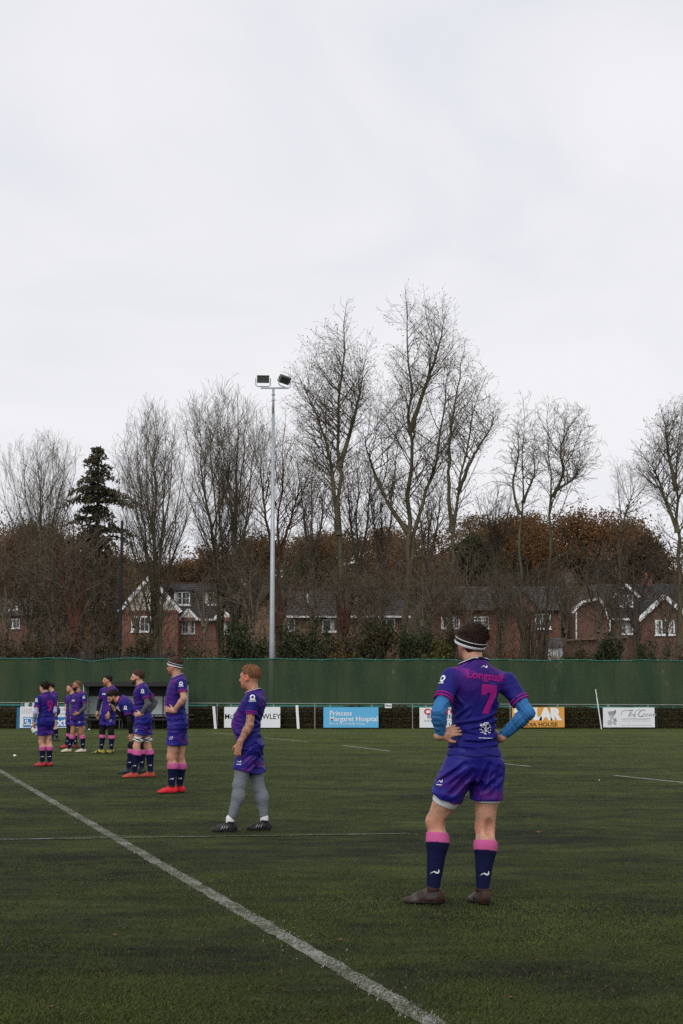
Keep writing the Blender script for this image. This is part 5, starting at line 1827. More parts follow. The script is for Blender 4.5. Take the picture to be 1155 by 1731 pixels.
def shorts_mat():
    m, t, b = new_mat('shorts_cloth')
    tcn = N(t, 'ShaderNodeTexCoord')
    a = N(t, 'ShaderNodeAttribute', attribute_name='jc')
    sep = N(t, 'ShaderNodeSeparateXYZ'); t.links.new(a.outputs['Vector'], sep.inputs[0])
    mpn = N(t, 'ShaderNodeMapping'); mpn.inputs['Scale'].default_value = (4, 4, 12); mpn.inputs['Rotation'].default_value = (0.4, 0.7, 0)
    t.links.new(a.outputs['Vector'], mpn.inputs['Vector'])
    n1 = N(t, 'ShaderNodeTexNoise', Scale=1.0, Detail=6.0, Roughness=0.6)
    t.links.new(mpn.outputs[0], n1.inputs['Vector'])
    g = N(t, 'ShaderNodeMapRange'); g.inputs['From Min'].default_value = -0.05; g.inputs['From Max'].default_value = -0.22
    t.links.new(sep.outputs[2], g.inputs[0])
    k = N(t, 'ShaderNodeMapRange'); k.inputs['From Min'].default_value = 0.47; k.inputs['From Max'].default_value = 0.66
    t.links.new(n1.outputs[0], k.inputs[0])
    mu = N(t, 'ShaderNodeMath', operation='MULTIPLY'); t.links.new(g.outputs[0], mu.inputs[0]); t.links.new(k.outputs[0], mu.inputs[1])
    mu2 = N(t, 'ShaderNodeMath', operation='MULTIPLY'); t.links.new(mu.outputs[0], mu2.inputs[0]); mu2.inputs[1].default_value = 0.75
    mixn = N(t, 'ShaderNodeMixRGB'); mixn.inputs[1].default_value = (0.0105, 0.0085, 0.180, 1); mixn.inputs[2].default_value = (0.12, 0.018, 0.18, 1)
    t.links.new(mu2.outputs[0], mixn.inputs[0]); t.links.new(mixn.outputs[0], b.inputs['Base Color'])
    b.inputs['Roughness'].default_value = 0.5
    b.inputs['Specular IOR Level'].default_value = 0.25
    n5 = N(t, 'ShaderNodeTexNoise', Scale=7.0, Detail=4.0, Distortion=1.2)
    t.links.new(tcn.outputs['Object'], n5.inputs['Vector'])
    bp = N(t, 'ShaderNodeBump', Strength=0.45, Distance=0.02)
    t.links.new(n5.outputs[0], bp.inputs['Height']); t.links.new(bp.outputs[0], b.inputs['Normal'])
    return m


def hair_mat(name, col):
    m, t, b = new_mat(name)
    tcn = N(t, 'ShaderNodeTexCoord')
    mpn = N(t, 'ShaderNodeMapping'); mpn.inputs['Scale'].default_value = (60, 60, 18)
    t.links.new(tcn.outputs['Object'], mpn.inputs['Vector'])
    n1 = N(t, 'ShaderNodeTexNoise', Scale=1.0, Detail=5.0)
    t.links.new(mpn.outputs[0], n1.inputs['Vector'])
    r = N(t, 'ShaderNodeValToRGB')
    r.color_ramp.elements[0].position = 0.3; r.color_ramp.elements[0].color = (*(np.array(col) * 0.55), 1)
    r.color_ramp.elements[1].position = 0.7; r.color_ramp.elements[1].color = (*(np.array(col) * 1.45), 1)
    t.links.new(n1.outputs[0], r.inputs[0]); t.links.new(r.outputs[0], b.inputs['Base Color'])
    b.inputs['Roughness'].default_value = 0.55
    b.inputs['Specular IOR Level'].default_value = 0.12
    bp = N(t, 'ShaderNodeBump', Strength=0.8, Distance=0.01)
    t.links.new(n1.outputs[0], bp.inputs['Height']); t.links.new(bp.outputs[0], b.inputs['Normal'])
    return m


M['jersey'] = jersey_mat('team_jersey')
M['shorts'] = shorts_mat()
M['magenta'] = cloth_mat('magenta_print', (0.32, 0.012, 0.19), 0.6, var=0.08, crease=0.2)
M['pink'] = cloth_mat('pink_sock', (0.50, 0.10, 0.27), 0.85, var=0.15)
M['navy'] = cloth_mat('navy_sock', (0.0055, 0.008, 0.038), 0.85, var=0.2)
M['cyan'] = cloth_mat('light_blue_sleeve', (0.034, 0.150, 0.36), 0.6, var=0.08, crease=0.5)
M['greysl'] = cloth_mat('dark_grey_sleeve', (0.085, 0.085, 0.095), 0.8)
M['palesl'] = cloth_mat('pale_lilac_sleeve', (0.36, 0.37, 0.52), 0.75)
M['blacksl'] = cloth_mat('black_base_layer', (0.010, 0.010, 0.012), 0.75)
M['navysl'] = cloth_mat('navy_base_layer', (0.012, 0.012, 0.035), 0.75)
M['leggrey'] = cloth_mat('grey_leggings', (0.160, 0.180, 0.205), 0.7, var=0.1, crease=0.5)
M['whitecl'] = cloth_mat('white_cloth', (0.66, 0.66, 0.68), 0.8, var=0.06)
M['tape'] = cloth_mat('black_tape', (0.012, 0.012, 0.013), 0.6)
M['print'] = plain('white_print', (0.72, 0.72, 0.74), 0.6, 0.05)
M['sole'] = plain('boot_sole', (0.010, 0.009, 0.008), 0.6, 0.3, 30)
M['eye'] = plain('eye', (0.02, 0.015, 0.012), 0.2)
SKIN = dict(fair=skin_mat('skin_fair', (0.46, 0.255, 0.175)), pale=skin_mat('skin_pale', (0.52, 0.31, 0.225)), tan=skin_mat('skin_tan', (0.33, 0.165, 0.10)), ink=skin_mat('skin_inked', (0.46, 0.23, 0.155), tattoo=True))


def boot_mat(name, col, col2, sc=22.0):
    m = plain(name, col, 0.5, 0.2, 18.0, bump=0.15, bscale=120, spec=0.2)
    t = m.node_tree; b = t.nodes['Principled BSDF']
    n = N(t, 'ShaderNodeTexNoise', Scale=sc, Detail=4.0)
    tcn = N(t, 'ShaderNodeTexCoord'); t.links.new(tcn.outputs['Object'], n.inputs['Vector'])
    r = N(t, 'ShaderNodeValToRGB'); r.color_ramp.elements[0].position = 0.45; r.color_ramp.elements[0].color = (*col, 1)
    r.color_ramp.elements[1].position = 0.62; r.color_ramp.elements[1].color = (*col2, 1)
    t.links.new(n.outputs[0], r.inputs[0]); t.links.new(r.outputs[0], b.inputs['Base Color'])
    return m


def hand_prims(wr, d, pn, thumb, sc=1.0, curl=0.5, spread=0.1):
    """palm, four unequal fingers and a thumb; d = hand direction, pn = palm normal, thumb = +-1 side"""
    d = unit(d); pn = unit(pn - d * (pn @ d)); ac = np.cross(d, pn) * thumb     # towards the thumb
    A = np.array([ac, pn, d])
    pr = [Ell(wr + d * 0.045 * sc, (0.040 * sc, 0.017 * sc, 0.055 * sc), A, 0.02), Cone(wr - d * 0.02, wr + d * 0.03 * sc, 0.027 * sc, 0.026 * sc, 0.02)]
    for i, (o, l) in enumerate(((0.028, 0.074), (0.0095, 0.082), (-0.0095, 0.077), (-0.028, 0.060))):
        b = wr + (d * 0.082 + ac * o - d * (0.004 * abs(i - 1.3))) * sc
        dr = unit(d + ac * o / 0.028 * spread)
        an = curl * 0.5
        for seg, fr in enumerate((0.45, 0.31, 0.24)):
            dd = dr * math.cos(an) + pn * math.sin(an)
            e = b + dd * l * fr * sc
            pr.append(Cone(b, e, (0.0092 - 0.0008 * seg) * sc, (0.0086 - 0.0008 * seg) * sc, 0.006))
            b = e; an += curl
    b = wr + (d * 0.022 + ac * 0.026 + pn * 0.006) * sc
    m1 = b + unit(d * 0.75 + ac * 0.75 + pn * 0.25) * 0.042 * sc
    e = m1 + unit(d * 0.95 + ac * 0.35 + pn * 0.35) * 0.034 * sc
    pr += [Cone(b, m1, 0.0145 * sc, 0.0115 * sc, 0.012), Cone(m1, e, 0.0112 * sc, 0.0088 * sc, 0.008)]
    return pr


def head_prims(c, A, sc=1.0):
    """c = head centre at eye level; A rows = (left, forward, up)"""
    p = lambda s_, f_, u_: c + (A[0] * s_ + A[1] * f_ + A[2] * u_) * sc
    r = lambda *q: tuple(x * sc for x in q)
    pr = [Ell(p(0, -0.014, 0.034), r(0.077, 0.098, 0.088), A, 0.03), Ell(p(0, 0.026, -0.03), r(0.063, 0.066, 0.085), A, 0.04),
          Ell(p(0, 0.036, -0.074), r(0.052, 0.050, 0.040), A, 0.03), Ell(p(0, 0.073, -0.096), r(0.022, 0.018, 0.018), A, 0.02),
          Cone(p(0, 0.088, 0.012), p(0, 0.110, -0.028), 0.008 * sc, 0.0125 * sc, 0.012), Ell(p(0.011, 0.094, -0.034), r(0.009, 0.010, 0.008), A, 0.008), Ell(p(-0.011, 0.094, -0.034), r(0.009, 0.010, 0.008), A, 0.008),
          Cone(p(-0.036, 0.076, 0.022), p(0.036, 0.076, 0.022), 0.012 * sc, 0.012 * sc, 0.02),
          Cone(p(-0.019, 0.086, -0.058), p(0.019, 0.086, -0.058), 0.007 * sc, 0.007 * sc, 0.008), Cone(p(-0.015, 0.085, -0.069), p(0.015, 0.085, -0.069), 0.007 * sc, 0.007 * sc, 0.008)]
    for s_ in (-1, 1):
        pr.append(Ell(p(s_ * 0.032, 0.100, 0.003), r(0.016, 0.014, 0.012), A, 0.012, sub=True))
        B = np.array([unit(A[0] * s_ + A[1] * -0.45), unit(A[1] + A[0] * s_ * 0.45), A[2]])
        pr.append(Ell(p(s_ * 0.080, -0.006, -0.008), r(0.009, 0.024, 0.034), B, 0.008))
        pr.append(Ell(p(s_ * 0.090, 0.000, -0.004), r(0.007, 0.011, 0.018), B, 0.004, sub=True))
    return pr


def cut_text(v, f, step):
    """slice flat lettering into small faces so that it can follow the cloth"""
    bm = bmesh.new()
    vs = [bm.verts.new((a, b, 0)) for a, b in v]
    for q in f:
        try: bm.faces.new([vs[i] for i in q])
        except ValueError: pass
    for ax in (0, 1):
        lo, hi = v[:, ax].min(), v[:, ax].max()
        for x in np.arange(lo + step / 2, hi, step):
            no = (1, 0, 0) if ax == 0 else (0, 1, 0)
            co = (x, 0, 0) if ax == 0 else (0, x, 0)
            bmesh.ops.bisect_plane(bm, geom=bm.verts[:] + bm.edges[:] + bm.faces[:], plane_co=co, plane_no=no)
    bm.verts.index_update()
    V = np.array([(q.co.x, q.co.y) for q in bm.verts]); Fc = [tuple(q.index for q in fc.verts) for fc in bm.faces]
    bm.free()
    return V, Fc


def decal(name, v, f, org, ux, uy, tree, mat, parent, step=0.02, lift=0.0025):
    """print laid on a garment: each point is carried along the print's normal onto the cloth"""
    V, Fc = cut_text(np.asarray(v, float), f, step)
    nn = np.cross(ux, uy)
    mb = MB()
    pts = []
    last = 0.25
    for a, b in V:
        s = org + ux * a + uy * b + nn * 0.30
        hit = tree.ray_cast(Vector(s), Vector(-nn), 0.7)
        if hit[0] is not None: last = hit[3]
        pts.append(tuple(s - nn * (last - lift)))
    mb.v = pts; mb.f = Fc
    return mb.build(name, mat, parent, fixn=False)


SEVEN = (0.84 * np.array([(-.075, .115), (.075, .115), (.075, .055), (.008, -.115), (-.052, -.115), (.018, .05), (-.024, .05), (-.024, .03), (-.075, .03)]), [(0, 1, 2, 5, 6, 7, 8), (2, 3, 4, 5)])


def swoosh(s=1.0):
    """the white hooked maker's mark"""
    v = np.array([(-.03, -.006), (-.016, .002), (-.004, .006), (.006, -.002), (.018, -.004), (.026, .004), (.026, .016), (.018, .020), (.020, .012), (.016, .006), (.008, .006), (-.002, .012), (-.016, .006)]) * s
    return v, [(0, 1, 12), (1, 2, 11, 12), (2, 3, 10, 11), (3, 4, 9, 10), (4, 5, 8, 9), (5, 6, 7, 8)]


def rects(lst):
    v, f = [], []
    for x0, y0, x1, y1 in lst:
        i = len(v); v += [(x0, y0), (x1, y0), (x1, y1), (x0, y1)]; f.append((i, i + 1, i + 2, i + 3))
    return np.array(v, float), f


def ring2d(r0, r1, n=12):
    v = [(r * math.cos(2 * math.pi * i / n), r * math.sin(2 * math.pi * i / n)) for i in range(n) for r in (r0, r1)]
    return np.array(v), [(2 * i, 2 * i + 1, 2 * ((i + 1) % n) + 1, 2 * ((i + 1) % n)) for i in range(n)]


def merge2d(*parts):
    v, f = [], []
    for (a, b), (dx, dy) in parts:
        i = len(v); v += [(x + dx, y + dy) for x, y in a]; f += [tuple(k + i for k in q) for q in b]
    return np.array(v), f


def person(spec):
    S = spec
    seed = S['seed']
    gy = S['ground_row']
    Y0 = ground(S['base'], gy)[1]
    mpp = Y0 / FPX                                  # metres per photo pixel here
    J = {k: at(v[0], v[1], Y0 + (v[2] if len(v) > 2 else 0.0)) for k, v in S['j'].items()}
    b = S.get('build', 1.0); hs = S.get('hs', 1.0)
    base = ground(S['base'], gy)
    root = empty('person', (base[0], base[1], 0), S['label'], 'person', 'rugby players lined up on the pitch')
    h = S.get('h', 0.010); hf = S.get('hf', 0.006)
    # ankles stand at the same height above the turf
    for k in ('ankL', 'ankR'):
        J[k][2] = S.get('ankz', 0.105) * hs
    w = unit(J['neck'] - J['pel']); fv = V3(*S['face'], 0.0)
    v_ = unit(fv - w * (fv @ w)); u_ = np.cross(w, v_)
    A = np.array([u_, v_, w]); L = np.linalg.norm(J['neck'] - J['pel']); q = L / 0.62
    be = S.get('belly', 0.0)
    rows = [(-0.115 * q, .115, .085, .0), (-0.05 * q, .165, .115, -.012), (0.02 * q, .178, .128, -.015), (0.10 * q, .172, .122, -.004 + be * .3), (0.20 * q, .156, .112 + be * .6, .004 + be), (0.30 * q, .160, .114 + be * .5, .006 + be * .8), (0.40 * q, .176, .122 + be * .2, .006 + be * .3), (0.48 * q, .184, .122, .0), (0.545 * q, .170, .105, -.012), (0.59 * q, .125, .085, -.018), (0.64 * q, .065, .062, -.02)]
    tb = S.get('tb', 1.0)
    rows = [(t, a_ * b * hs * tb, b_ * b * hs * tb, c_) for t, a_, b_, c_ in rows]
    torso = Loft(J['pel'], A, rows, 0.035)
    am = S.get('arm', 1.0) * b * hs; lg = S.get('leg', 1.0) * b * hs
    tor = [torso]
    neck_top = J['head'] - w * 0.02
    hf_ = unit(V3(*S['hface']))
    hu = unit(S.get('hup', w * 0.6 + V3(0, 0, 1))); hu = unit(hu - hf_ * (hu @ hf_)) if abs(hf_[2]) < 0.2 else unit(V3(0, 0, 1) - hf_ * hf_[2])
    hl = np.cross(hu, hf_)                       # person's left
    HA = np.array([hl, hf_, hu])
    neck = [Cone(J['neck'] - w * 0.06, J['head'] - hu * 0.035 - hf_ * 0.015, 0.066 * b * hs, 0.060 * b * hs, 0.035)]
    head = head_prims(J['head'], HA, hs * S.get('headsc', 1.0))
    arms, sleeves, fore, hands, trimc = [], [], [], [], []
    for sd in 'LR':
        sh, el, wr = J['sh' + sd], J['el' + sd], J['wr' + sd]
        arms += [Cone(J['neck'] - w * 0.055, sh, 0.052 * am, 0.054 * am, 0.05), Cone(sh, el, 0.056 * am, 0.040 * am, 0.03), Ell(sh * 0.75 + el * 0.25, (0.052 * am,) * 3, None, 0.03)]
        ud = unit(el - sh)
        fd = unit(wr - el); bulge = el + (wr - el) * 0.28
        fore += [Cone(el, bulge, 0.039 * am, 0.043 * am, 0.02), Cone(bulge, wr, 0.043 * am, 0.027 * am, 0.02)]
        sl = S.get('sleeve', 0.62)
        se = sh + (el - sh) * sl
        sleeves += [Cone(J['neck'] - w * 0.055, sh, 0.053 * am, 0.055 * am, 0.05), Cone(sh, se, 0.057 * am, 0.053 * am, 0.03, flat=True, fo=0.011)]
        trimc.append((se, ud, sh))
        hd = S['hand' + sd]
        hands.append((wr, hand_prims(wr, V3(*hd[0]), V3(*hd[1]), hd[2], hs * 1.0, hd[3])))
    legs, thighs, calves, boots = [], [], [], []
    for sd in 'LR':
        hp, kn, an = J['hip' + sd], J['kn' + sd], J['ank' + sd]
        td = unit(V3(*S['toe' + sd], 0.0))
        back = -td
        cf = kn + (an - kn) * 0.30 + back * 0.018
        thighs += [Cone(hp, kn, 0.092 * lg, 0.060 * lg, 0.03), Ell(hp * 0.62 + kn * 0.38 + td * 0.012, (0.078 * lg, 0.080 * lg, 0.12), None, 0.04)]
        calves += [Ell(cf - td * 0.012 + np.cross(td, V3(0, 0, 1)) * 0.022, (0.034 * lg, 0.034 * lg, 0.085), None, 0.03), Ell(cf - td * 0.012 - np.cross(td, V3(0, 0, 1)) * 0.022, (0.034 * lg, 0.034 * lg, 0.075), None, 0.03), Ell(kn - td * 0.066 * lg + V3(0, 0, 0.005), (0.026, 0.026, 0.05), None, 0.03, sub=True), Cone(kn, cf, 0.057 * lg, 0.060 * lg, 0.03), Cone(cf, an, 0.060 * lg, 0.034 * hs, 0.03), Ell(kn + td * 0.02, (0.042 * lg, 0.042 * lg, 0.05), None, 0.02)]
    tor_in = [Loft(J['pel'], A, [(t, a_ - 0.012, b_ - 0.012, c_) for t, a_, b_, c_ in rows], 0.035)]
    body = tor_in + neck + arms + fore + thighs + calves
    # ---- body: one mesh; the head and the hands are sampled finer
    allp = body + head + [p for _, hp_ in hands for p in hp_]
    pos = [p for p in allp if not p.sub]
    ordp = pos + [p for p in allp if p.sub]
    lo, hi = bounds(allp, 0.02); lo[2] = 0.05
    Vb, Fb = surf(field(ordp, lo, hi, h), lo, h)
    boxes = []
    lo1, hi1 = bounds(head, 0.012); boxes.append((lo1, hi1))
    for wr, hp_ in hands:
        boxes.append(bounds(hp_, 0.012))
    VV, FF = [], []
    drop = np.zeros(len(Vb), bool)
    for (l1, h1) in boxes:
        drop |= ((Vb > l1 + 1.2 * h) & (Vb < h1 - 1.2 * h)).all(1)
    Fk = Fb[~drop[Fb].all(1)]
    VV.append(Vb); FF.append(Fk); n0 = len(Vb)
    for (l1, h1) in boxes:
        near = [p for p in ordp if ((p.hi > l1 - 0.05) & (p.lo < h1 + 0.05)).all()]
        v2, f2 = surf(field(near, l1, h1, hf), l1, hf)
        VV.append(v2); FF.append(f2 + n0); n0 += len(v2)
    Vb = np.concatenate(VV); Fb = np.concatenate(FF)
    me_ = mesh_np('body', Vb, Fb)
    tint = np.ones((len(Vb), 4), np.float32)
    hl_ = (Vb - J['head']) @ HA.T / hs
    inh = (np.abs(hl_[:, 0]) < 0.11) & (np.abs(hl_[:, 1]) < 0.14) & (np.abs(hl_[:, 2]) < 0.14)
    lips = inh & (np.abs(hl_[:, 0]) < 0.024) & (hl_[:, 1] > 0.082) & (hl_[:, 2] < -0.05) & (hl_[:, 2] > -0.078)
    tint[lips] = (0.80, 0.48, 0.50, 1)
    ear = inh & (np.abs(hl_[:, 0]) > 0.076) & (hl_[:, 1] < 0.03) & (hl_[:, 2] < 0.03)
    tint[ear] = (1.05, 0.70, 0.66, 1)
    cheek = inh & (hl_[:, 1] > 0.03) & (hl_[:, 2] < 0.0) & (hl_[:, 2] > -0.055) & ~lips & ~ear
    tint[cheek, :3] *= (1.03, 0.86, 0.84)
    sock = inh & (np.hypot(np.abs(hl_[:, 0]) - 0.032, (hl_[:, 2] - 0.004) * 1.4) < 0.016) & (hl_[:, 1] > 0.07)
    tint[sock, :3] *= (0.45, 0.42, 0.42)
    if S.get('stubble'):
        wgt = np.clip((-0.030 - hl_[:, 2]) / 0.03, 0, 1) * np.clip((hl_[:, 1] + 0.005) / 0.03, 0, 1) * inh * ~lips
        tint[:, :3] *= 1 - wgt[:, None] * (1 - np.array(S['stubble']))
    nk = (~inh) & (((Vb - J['neck']) @ w) > -0.02)
    tint[nk, :3] *= (1.0, 0.86, 0.82)
    if S.get('ink'):
        for sd in S['ink']:
            tt = ((Vb - J['el' + sd]) @ unit(J['wr' + sd] - J['el' + sd])); dd = np.linalg.norm((Vb - J['el' + sd]) - tt[:, None] * unit(J['wr' + sd] - J['el' + sd]), axis=1)
            tint[(dd < 0.075) & (tt > -0.2) & (tt < np.linalg.norm(J['wr' + sd] - J['el' + sd]) + 0.02), 3] = 0.15
    kneem = np.zeros(len(Vb), bool)
    for sd in 'LR':
        kneem |= np.linalg.norm(Vb - J['kn' + sd], axis=1) < 0.085
    tint[kneem, :3] *= (1.0, 0.90, 0.86)
    attr_col(me_, 'tint', tint)
    link('body', me_, SKIN[S['skin']], root, True)

    def garment(name, prims, mat, off, post=None, hh=None, lohi=None, parent=None, jc=True, smooth=True):
        hh = hh or h
        l, g = lohi if lohi is not None else bounds(prims, off + 0.03)
        v2, f2 = surf(field(prims, l, g, hh, off, post), l, hh)
        m2 = mesh_np(name, v2, f2)
        if jc: attr_vec(m2, 'jc', ((v2 - J['pel']) @ A.T) / q)
        tr_ = BVHTree.FromPolygons(v2.tolist(), f2.tolist())
        return link(name, m2, mat, parent if parent is not None else root, smooth), tr_, v2

    def plane(P, o, n): return (P[0] - o[0]) * n[0] + (P[1] - o[1]) * n[1] + (P[2] - o[2]) * n[2]

    # ---- jersey
    fl = folds(seed, [w + u_ * 0.45, w - u_ * 0.4, w * 1.2 + v_ * 0.25, w * 0.8 + u_ * 0.8, unit(w - u_ * 0.12), w + u_ * 0.15], 0.030, 72)
    hem = S.get('hem', -0.085) * q
    nkn = unit(w + v_ * 0.42)
    def groove(P, lst):
        # creases drawn as lines on the cloth: a furrow with a raised lip
        o = 0
        for (x0, y0, x1, y1, dep, wd) in lst:
            a_ = at(x0, y0, Y0); b_ = at(x1, y1, Y0)
            dx, dz_ = b_[0] - a_[0], b_[2] - a_[2]; L2 = dx * dx + dz_ * dz_
            tt = np.clip(((P[0] - a_[0]) * dx + (P[2] - a_[2]) * dz_) / L2, 0, 1)
            sd = ((P[0] - a_[0]) * -dz_ + (P[2] - a_[2]) * dx) / math.sqrt(L2)
            ex = np.hypot(P[0] - a_[0] - tt * dx, P[2] - a_[2] - tt * dz_)
            o = o + dep * (np.exp(-(ex / wd) ** 2) - 0.8 * np.exp(-(np.hypot(ex, 0.0) - 2.1 * wd) ** 2 / (wd * wd))) * np.sin(math.pi * np.clip(0.08 + 0.84 * tt, 0, 1))
        return o
    def jpost(f, P):
        skin_ = f + 0.0075
        t = plane(P, J['pel'], w)
        f = f - 0.010 * S.get('flarehem', 1.0) * np.clip((hem + 0.07 - t) / 0.07, 0, 1)
        if S.get('creases'): f = f + groove(P, S['creases'])
        loose = 0.009 * np.clip((0.34 * q - t) / 0.25, 0, 1) * S.get('loose', 1.0)
        f = f - loose
        low = np.clip((0.52 * q - t) / 0.25, 0.25, 1)
        f = np.minimum(f + fl(P) * low, skin_)
        f = np.maximum(f, plane(P, J['neck'] - v_ * 0.05 + w * 0.035, nkn))
        return np.maximum(f, -(t - hem + 0.006 * np.sin(plane(P, J['pel'], u_) * 30)))
    jer, jtree, _ = garment('jersey', tor + sleeves + ([] if S.get('bent') else [Cone(p.a, p.a * 0.6 + p.b * 0.4, p.ra, p.ra * 0.9, 0.03) for p in thighs if isinstance(p, Cone)]), M['jersey'], 0.011, jpost)
    # trims at the sleeve ends and the collar
    for e_, d_, s_ in trimc:
        for z0, z1 in ((-0.034, -0.024), (-0.012, -0.001)):
            garment('sleeve_trim', [Cone(s_, e_ + d_ * 0.02, 0.057 * am, 0.053 * am, 0.001)], M['magenta'], 0.0135, lambda f, P: np.maximum(np.maximum(f, plane(P, e_, d_) - z1), z0 - plane(P, e_, d_)), hh=min(hf, 0.006), lohi=(e_ - 0.11, e_ + 0.11), parent=jer, jc=False)
    npl = lambda P: plane(P, J['neck'] - v_ * 0.05 + w * 0.035, nkn)
    nlo, nhi = J['neck'] - 0.17, J['neck'] + 0.17
    garment('collar', tor + neck + sleeves[::2], M['navysl'], 0.0165, lambda f, P: np.maximum(np.maximum(f, npl(P) - 0.008), -(npl(P) + 0.010)), hh=hf, lohi=(nlo, nhi), parent=jer, jc=False)
    if S.get('collar_white', True):
        garment('collar_stripe', tor + neck + sleeves[::2], M['whitecl'], 0.0190, lambda f, P: np.maximum(np.maximum(np.maximum(f, npl(P) - 0.002), -(npl(P) + 0.006)), -(np.abs(plane(P, J['neck'], u_)) - 0.022)), hh=hf, lohi=(nlo, nhi), parent=jer, jc=False)
    # ---- shorts
    fs = folds(seed + 1, [w + u_ * 0.5, w - u_ * 0.6, v_ + w * 0.3, u_ + w * 0.4, w + u_ * 0.2], 0.024, 55)
    shl = S.get('shorts', 0.56)
    sp = [Loft(J['pel'], A, [(t, a_ * 1.03, b_ * 1.05, c_) for t, a_, b_, c_ in rows if t < 0.22 * q], 0.03)]
    for sd in 'LR':
        hp, kn = J['hip' + sd], J['kn' + sd]
        e = hp + (kn - hp) * shl
        sp.append(Cone(hp, e, 0.094 * lg, (0.092 + 0.006 * S.get('flare', 1.0)) * lg, 0.05, True, fo=0.012))
    def spost(f, P):
        skin_ = f + 0.009
        t = plane(P, J['pel'], w)
        if S.get('screases'): f = f + groove(P, S['screases'])
        return np.maximum(np.minimum(f + fs(P) * 0.8, skin_), t - 0.10 * q)
    sho, stree, _ = garment('shorts', sp, M['shorts'], 0.012, spost)
    # ---- socks, cuffs, leggings, boots
    for sd in 'LR':
        hp, kn, an = J['hip' + sd], J['kn' + sd], J['ank' + sd]
        td = unit(V3(*S['toe' + sd], 0.0))
        cf = kn + (an - kn) * 0.30 - td * 0.018
        ld = unit(an - kn); Ll = np.linalg.norm(an - kn)
        lp = [Cone(kn, cf, 0.057 * lg, 0.060 * lg, 0.03), Cone(cf, an - V3(0, 0, 0.012), 0.060 * lg, 0.034 * hs, 0.03), Ell(cf - td * 0.012 + np.cross(td, V3(0, 0, 1)) * 0.022, (0.034 * lg, 0.034 * lg, 0.085), None, 0.03), Ell(cf - td * 0.012 - np.cross(td, V3(0, 0, 1)) * 0.022, (0.034 * lg, 0.034 * lg, 0.075), None, 0.03)]
        st = S.get('socktop' + sd, S.get('socktop', 0.17))
        if S.get('leggings'):
            th = [p for p in thighs if np.allclose(getattr(p, 'a', V3(9, 9, 9)), hp)] + [Ell(hp * 0.62 + kn * 0.38 + td * 0.008, (0.075 * lg, 0.077 * lg, 0.12), None, 0.04)]
            fl2 = folds(seed + 7, [ld, ld + td * 0.7, ld - td * 0.5], 0.0032, 140)
            endp = an + (kn - an) * S.get('legend', 0.09)
            garment('legging', th + lp + [Ell(kn + td * 0.02, (0.043 * lg, 0.043 * lg, 0.051), None, 0.02)], M[S['leggings']], 0.006, lambda f, P, e=endp, d=ld: np.maximum(np.minimum(f + fl2(P), f + 0.003), plane(P, e, d)), parent=root, jc=False)
        if not S.get('ankle_sock'):
            top = kn + ld * Ll * st
            sk, sktree, _ = garment('sock', lp, M['navy'], 0.008, lambda f, P, t=top, d=ld: np.maximum(f, -plane(P, t, d)), jc=False)
            cb = top + ld * 0.085 * S.get('cuff', 1.0)
            garment('sock_cuff', lp, M['pink'], 0.0088, lambda f, P, t=top, c=cb, d=ld: np.maximum(np.maximum(f, -plane(P, t, d)), plane(P, c, d)), hh=hf, lohi=(np.minimum(top, cb) - 0.1, np.maximum(top, cb) + 0.1), jc=False, parent=sk)
            # maker's mark low on the sock, on the side seen
            mpos = an + (kn - an) * 0.24
            decal('logo', *swoosh(1.15), mpos + V3(0.006, 0, 0), V3(1.0, 0, 0), V3(0, 0, 1.0), sktree, M['print'], sk, 0.012, 0.003)
        else:
            garment('sock', [Cone(an + V3(0, 0, 0.035), an - V3(0, 0, 0.04), 0.040 * hs, 0.042 * hs, 0.01)], M['whitecl'], 0.004, None, jc=False)
        # boot
        bc = V3(an[0], an[1], 0.0); sdv = np.cross(V3(0, 0, 1), td); B = np.array([td, sdv, V3(0, 0, 1)])
        bp_ = lambda f_, s_, z_: bc + (td * f_ + sdv * s_ + V3(0, 0, z_)) * hs
        fl_ = S.get('foot', 1.0)
        up_ = [Ell(bp_(-0.034, 0, 0.046), (0.044 * hs, 0.034 * hs, 0.050 * hs), B, 0.02), Cone(bp_(-0.006, 0, 0.092), bp_(0.0, 0, 0.050), 0.044 * hs, 0.040 * hs, 0.02, flat_a=True), Ell(bp_(0.055, 0, 0.040), (0.080 * hs, 0.038 * hs, 0.036 * hs), B, 0.03),
               Ell(bp_(0.130 * fl_, 0.004, 0.024), (0.066 * hs, 0.045 * hs, 0.026 * hs), B, 0.03), Cone(bp_(0.030, 0, 0.080), bp_(0.105, 0, 0.046), 0.020 * hs, 0.018 * hs, 0.03)]
        bt, btree, _ = garment('boot', up_, S['boot'], 0.003, lambda f, P: np.maximum(f, 0.016 - P[2] + 0 * P[0] + 0 * P[1]), hh=hf, jc=False)
        garment('heel_counter', up_, S.get('heelmat', S['boot']), 0.0055, lambda f, P: np.maximum(np.maximum(f, plane(P, bp_(-0.012, 0, 0), unit(td + V3(0, 0, 0.35)))), 0.018 - P[2] + 0 * P[0] + 0 * P[1]), hh=hf, jc=False, parent=bt)
        garment('collar', [Cone(bp_(-0.008, 0, 0.108), bp_(-0.004, 0, 0.085), 0.0445 * hs, 0.044 * hs, 0.01, flat_a=True)], S.get('collarmat', M['sole']), 0.005, lambda f, P: np.maximum(f, 0.086 * hs - P[2] + 0 * P[0] + 0 * P[1]), hh=hf, jc=False, parent=bt)
        MB().prism([bp_(0.030, -0.020, 0.100), bp_(0.030, 0.020, 0.100), bp_(0.022, 0.018, 0.128), bp_(0.022, -0.018, 0.128)], td * 0.008).build('tongue', S.get('collarmat', M['sole']), bt)
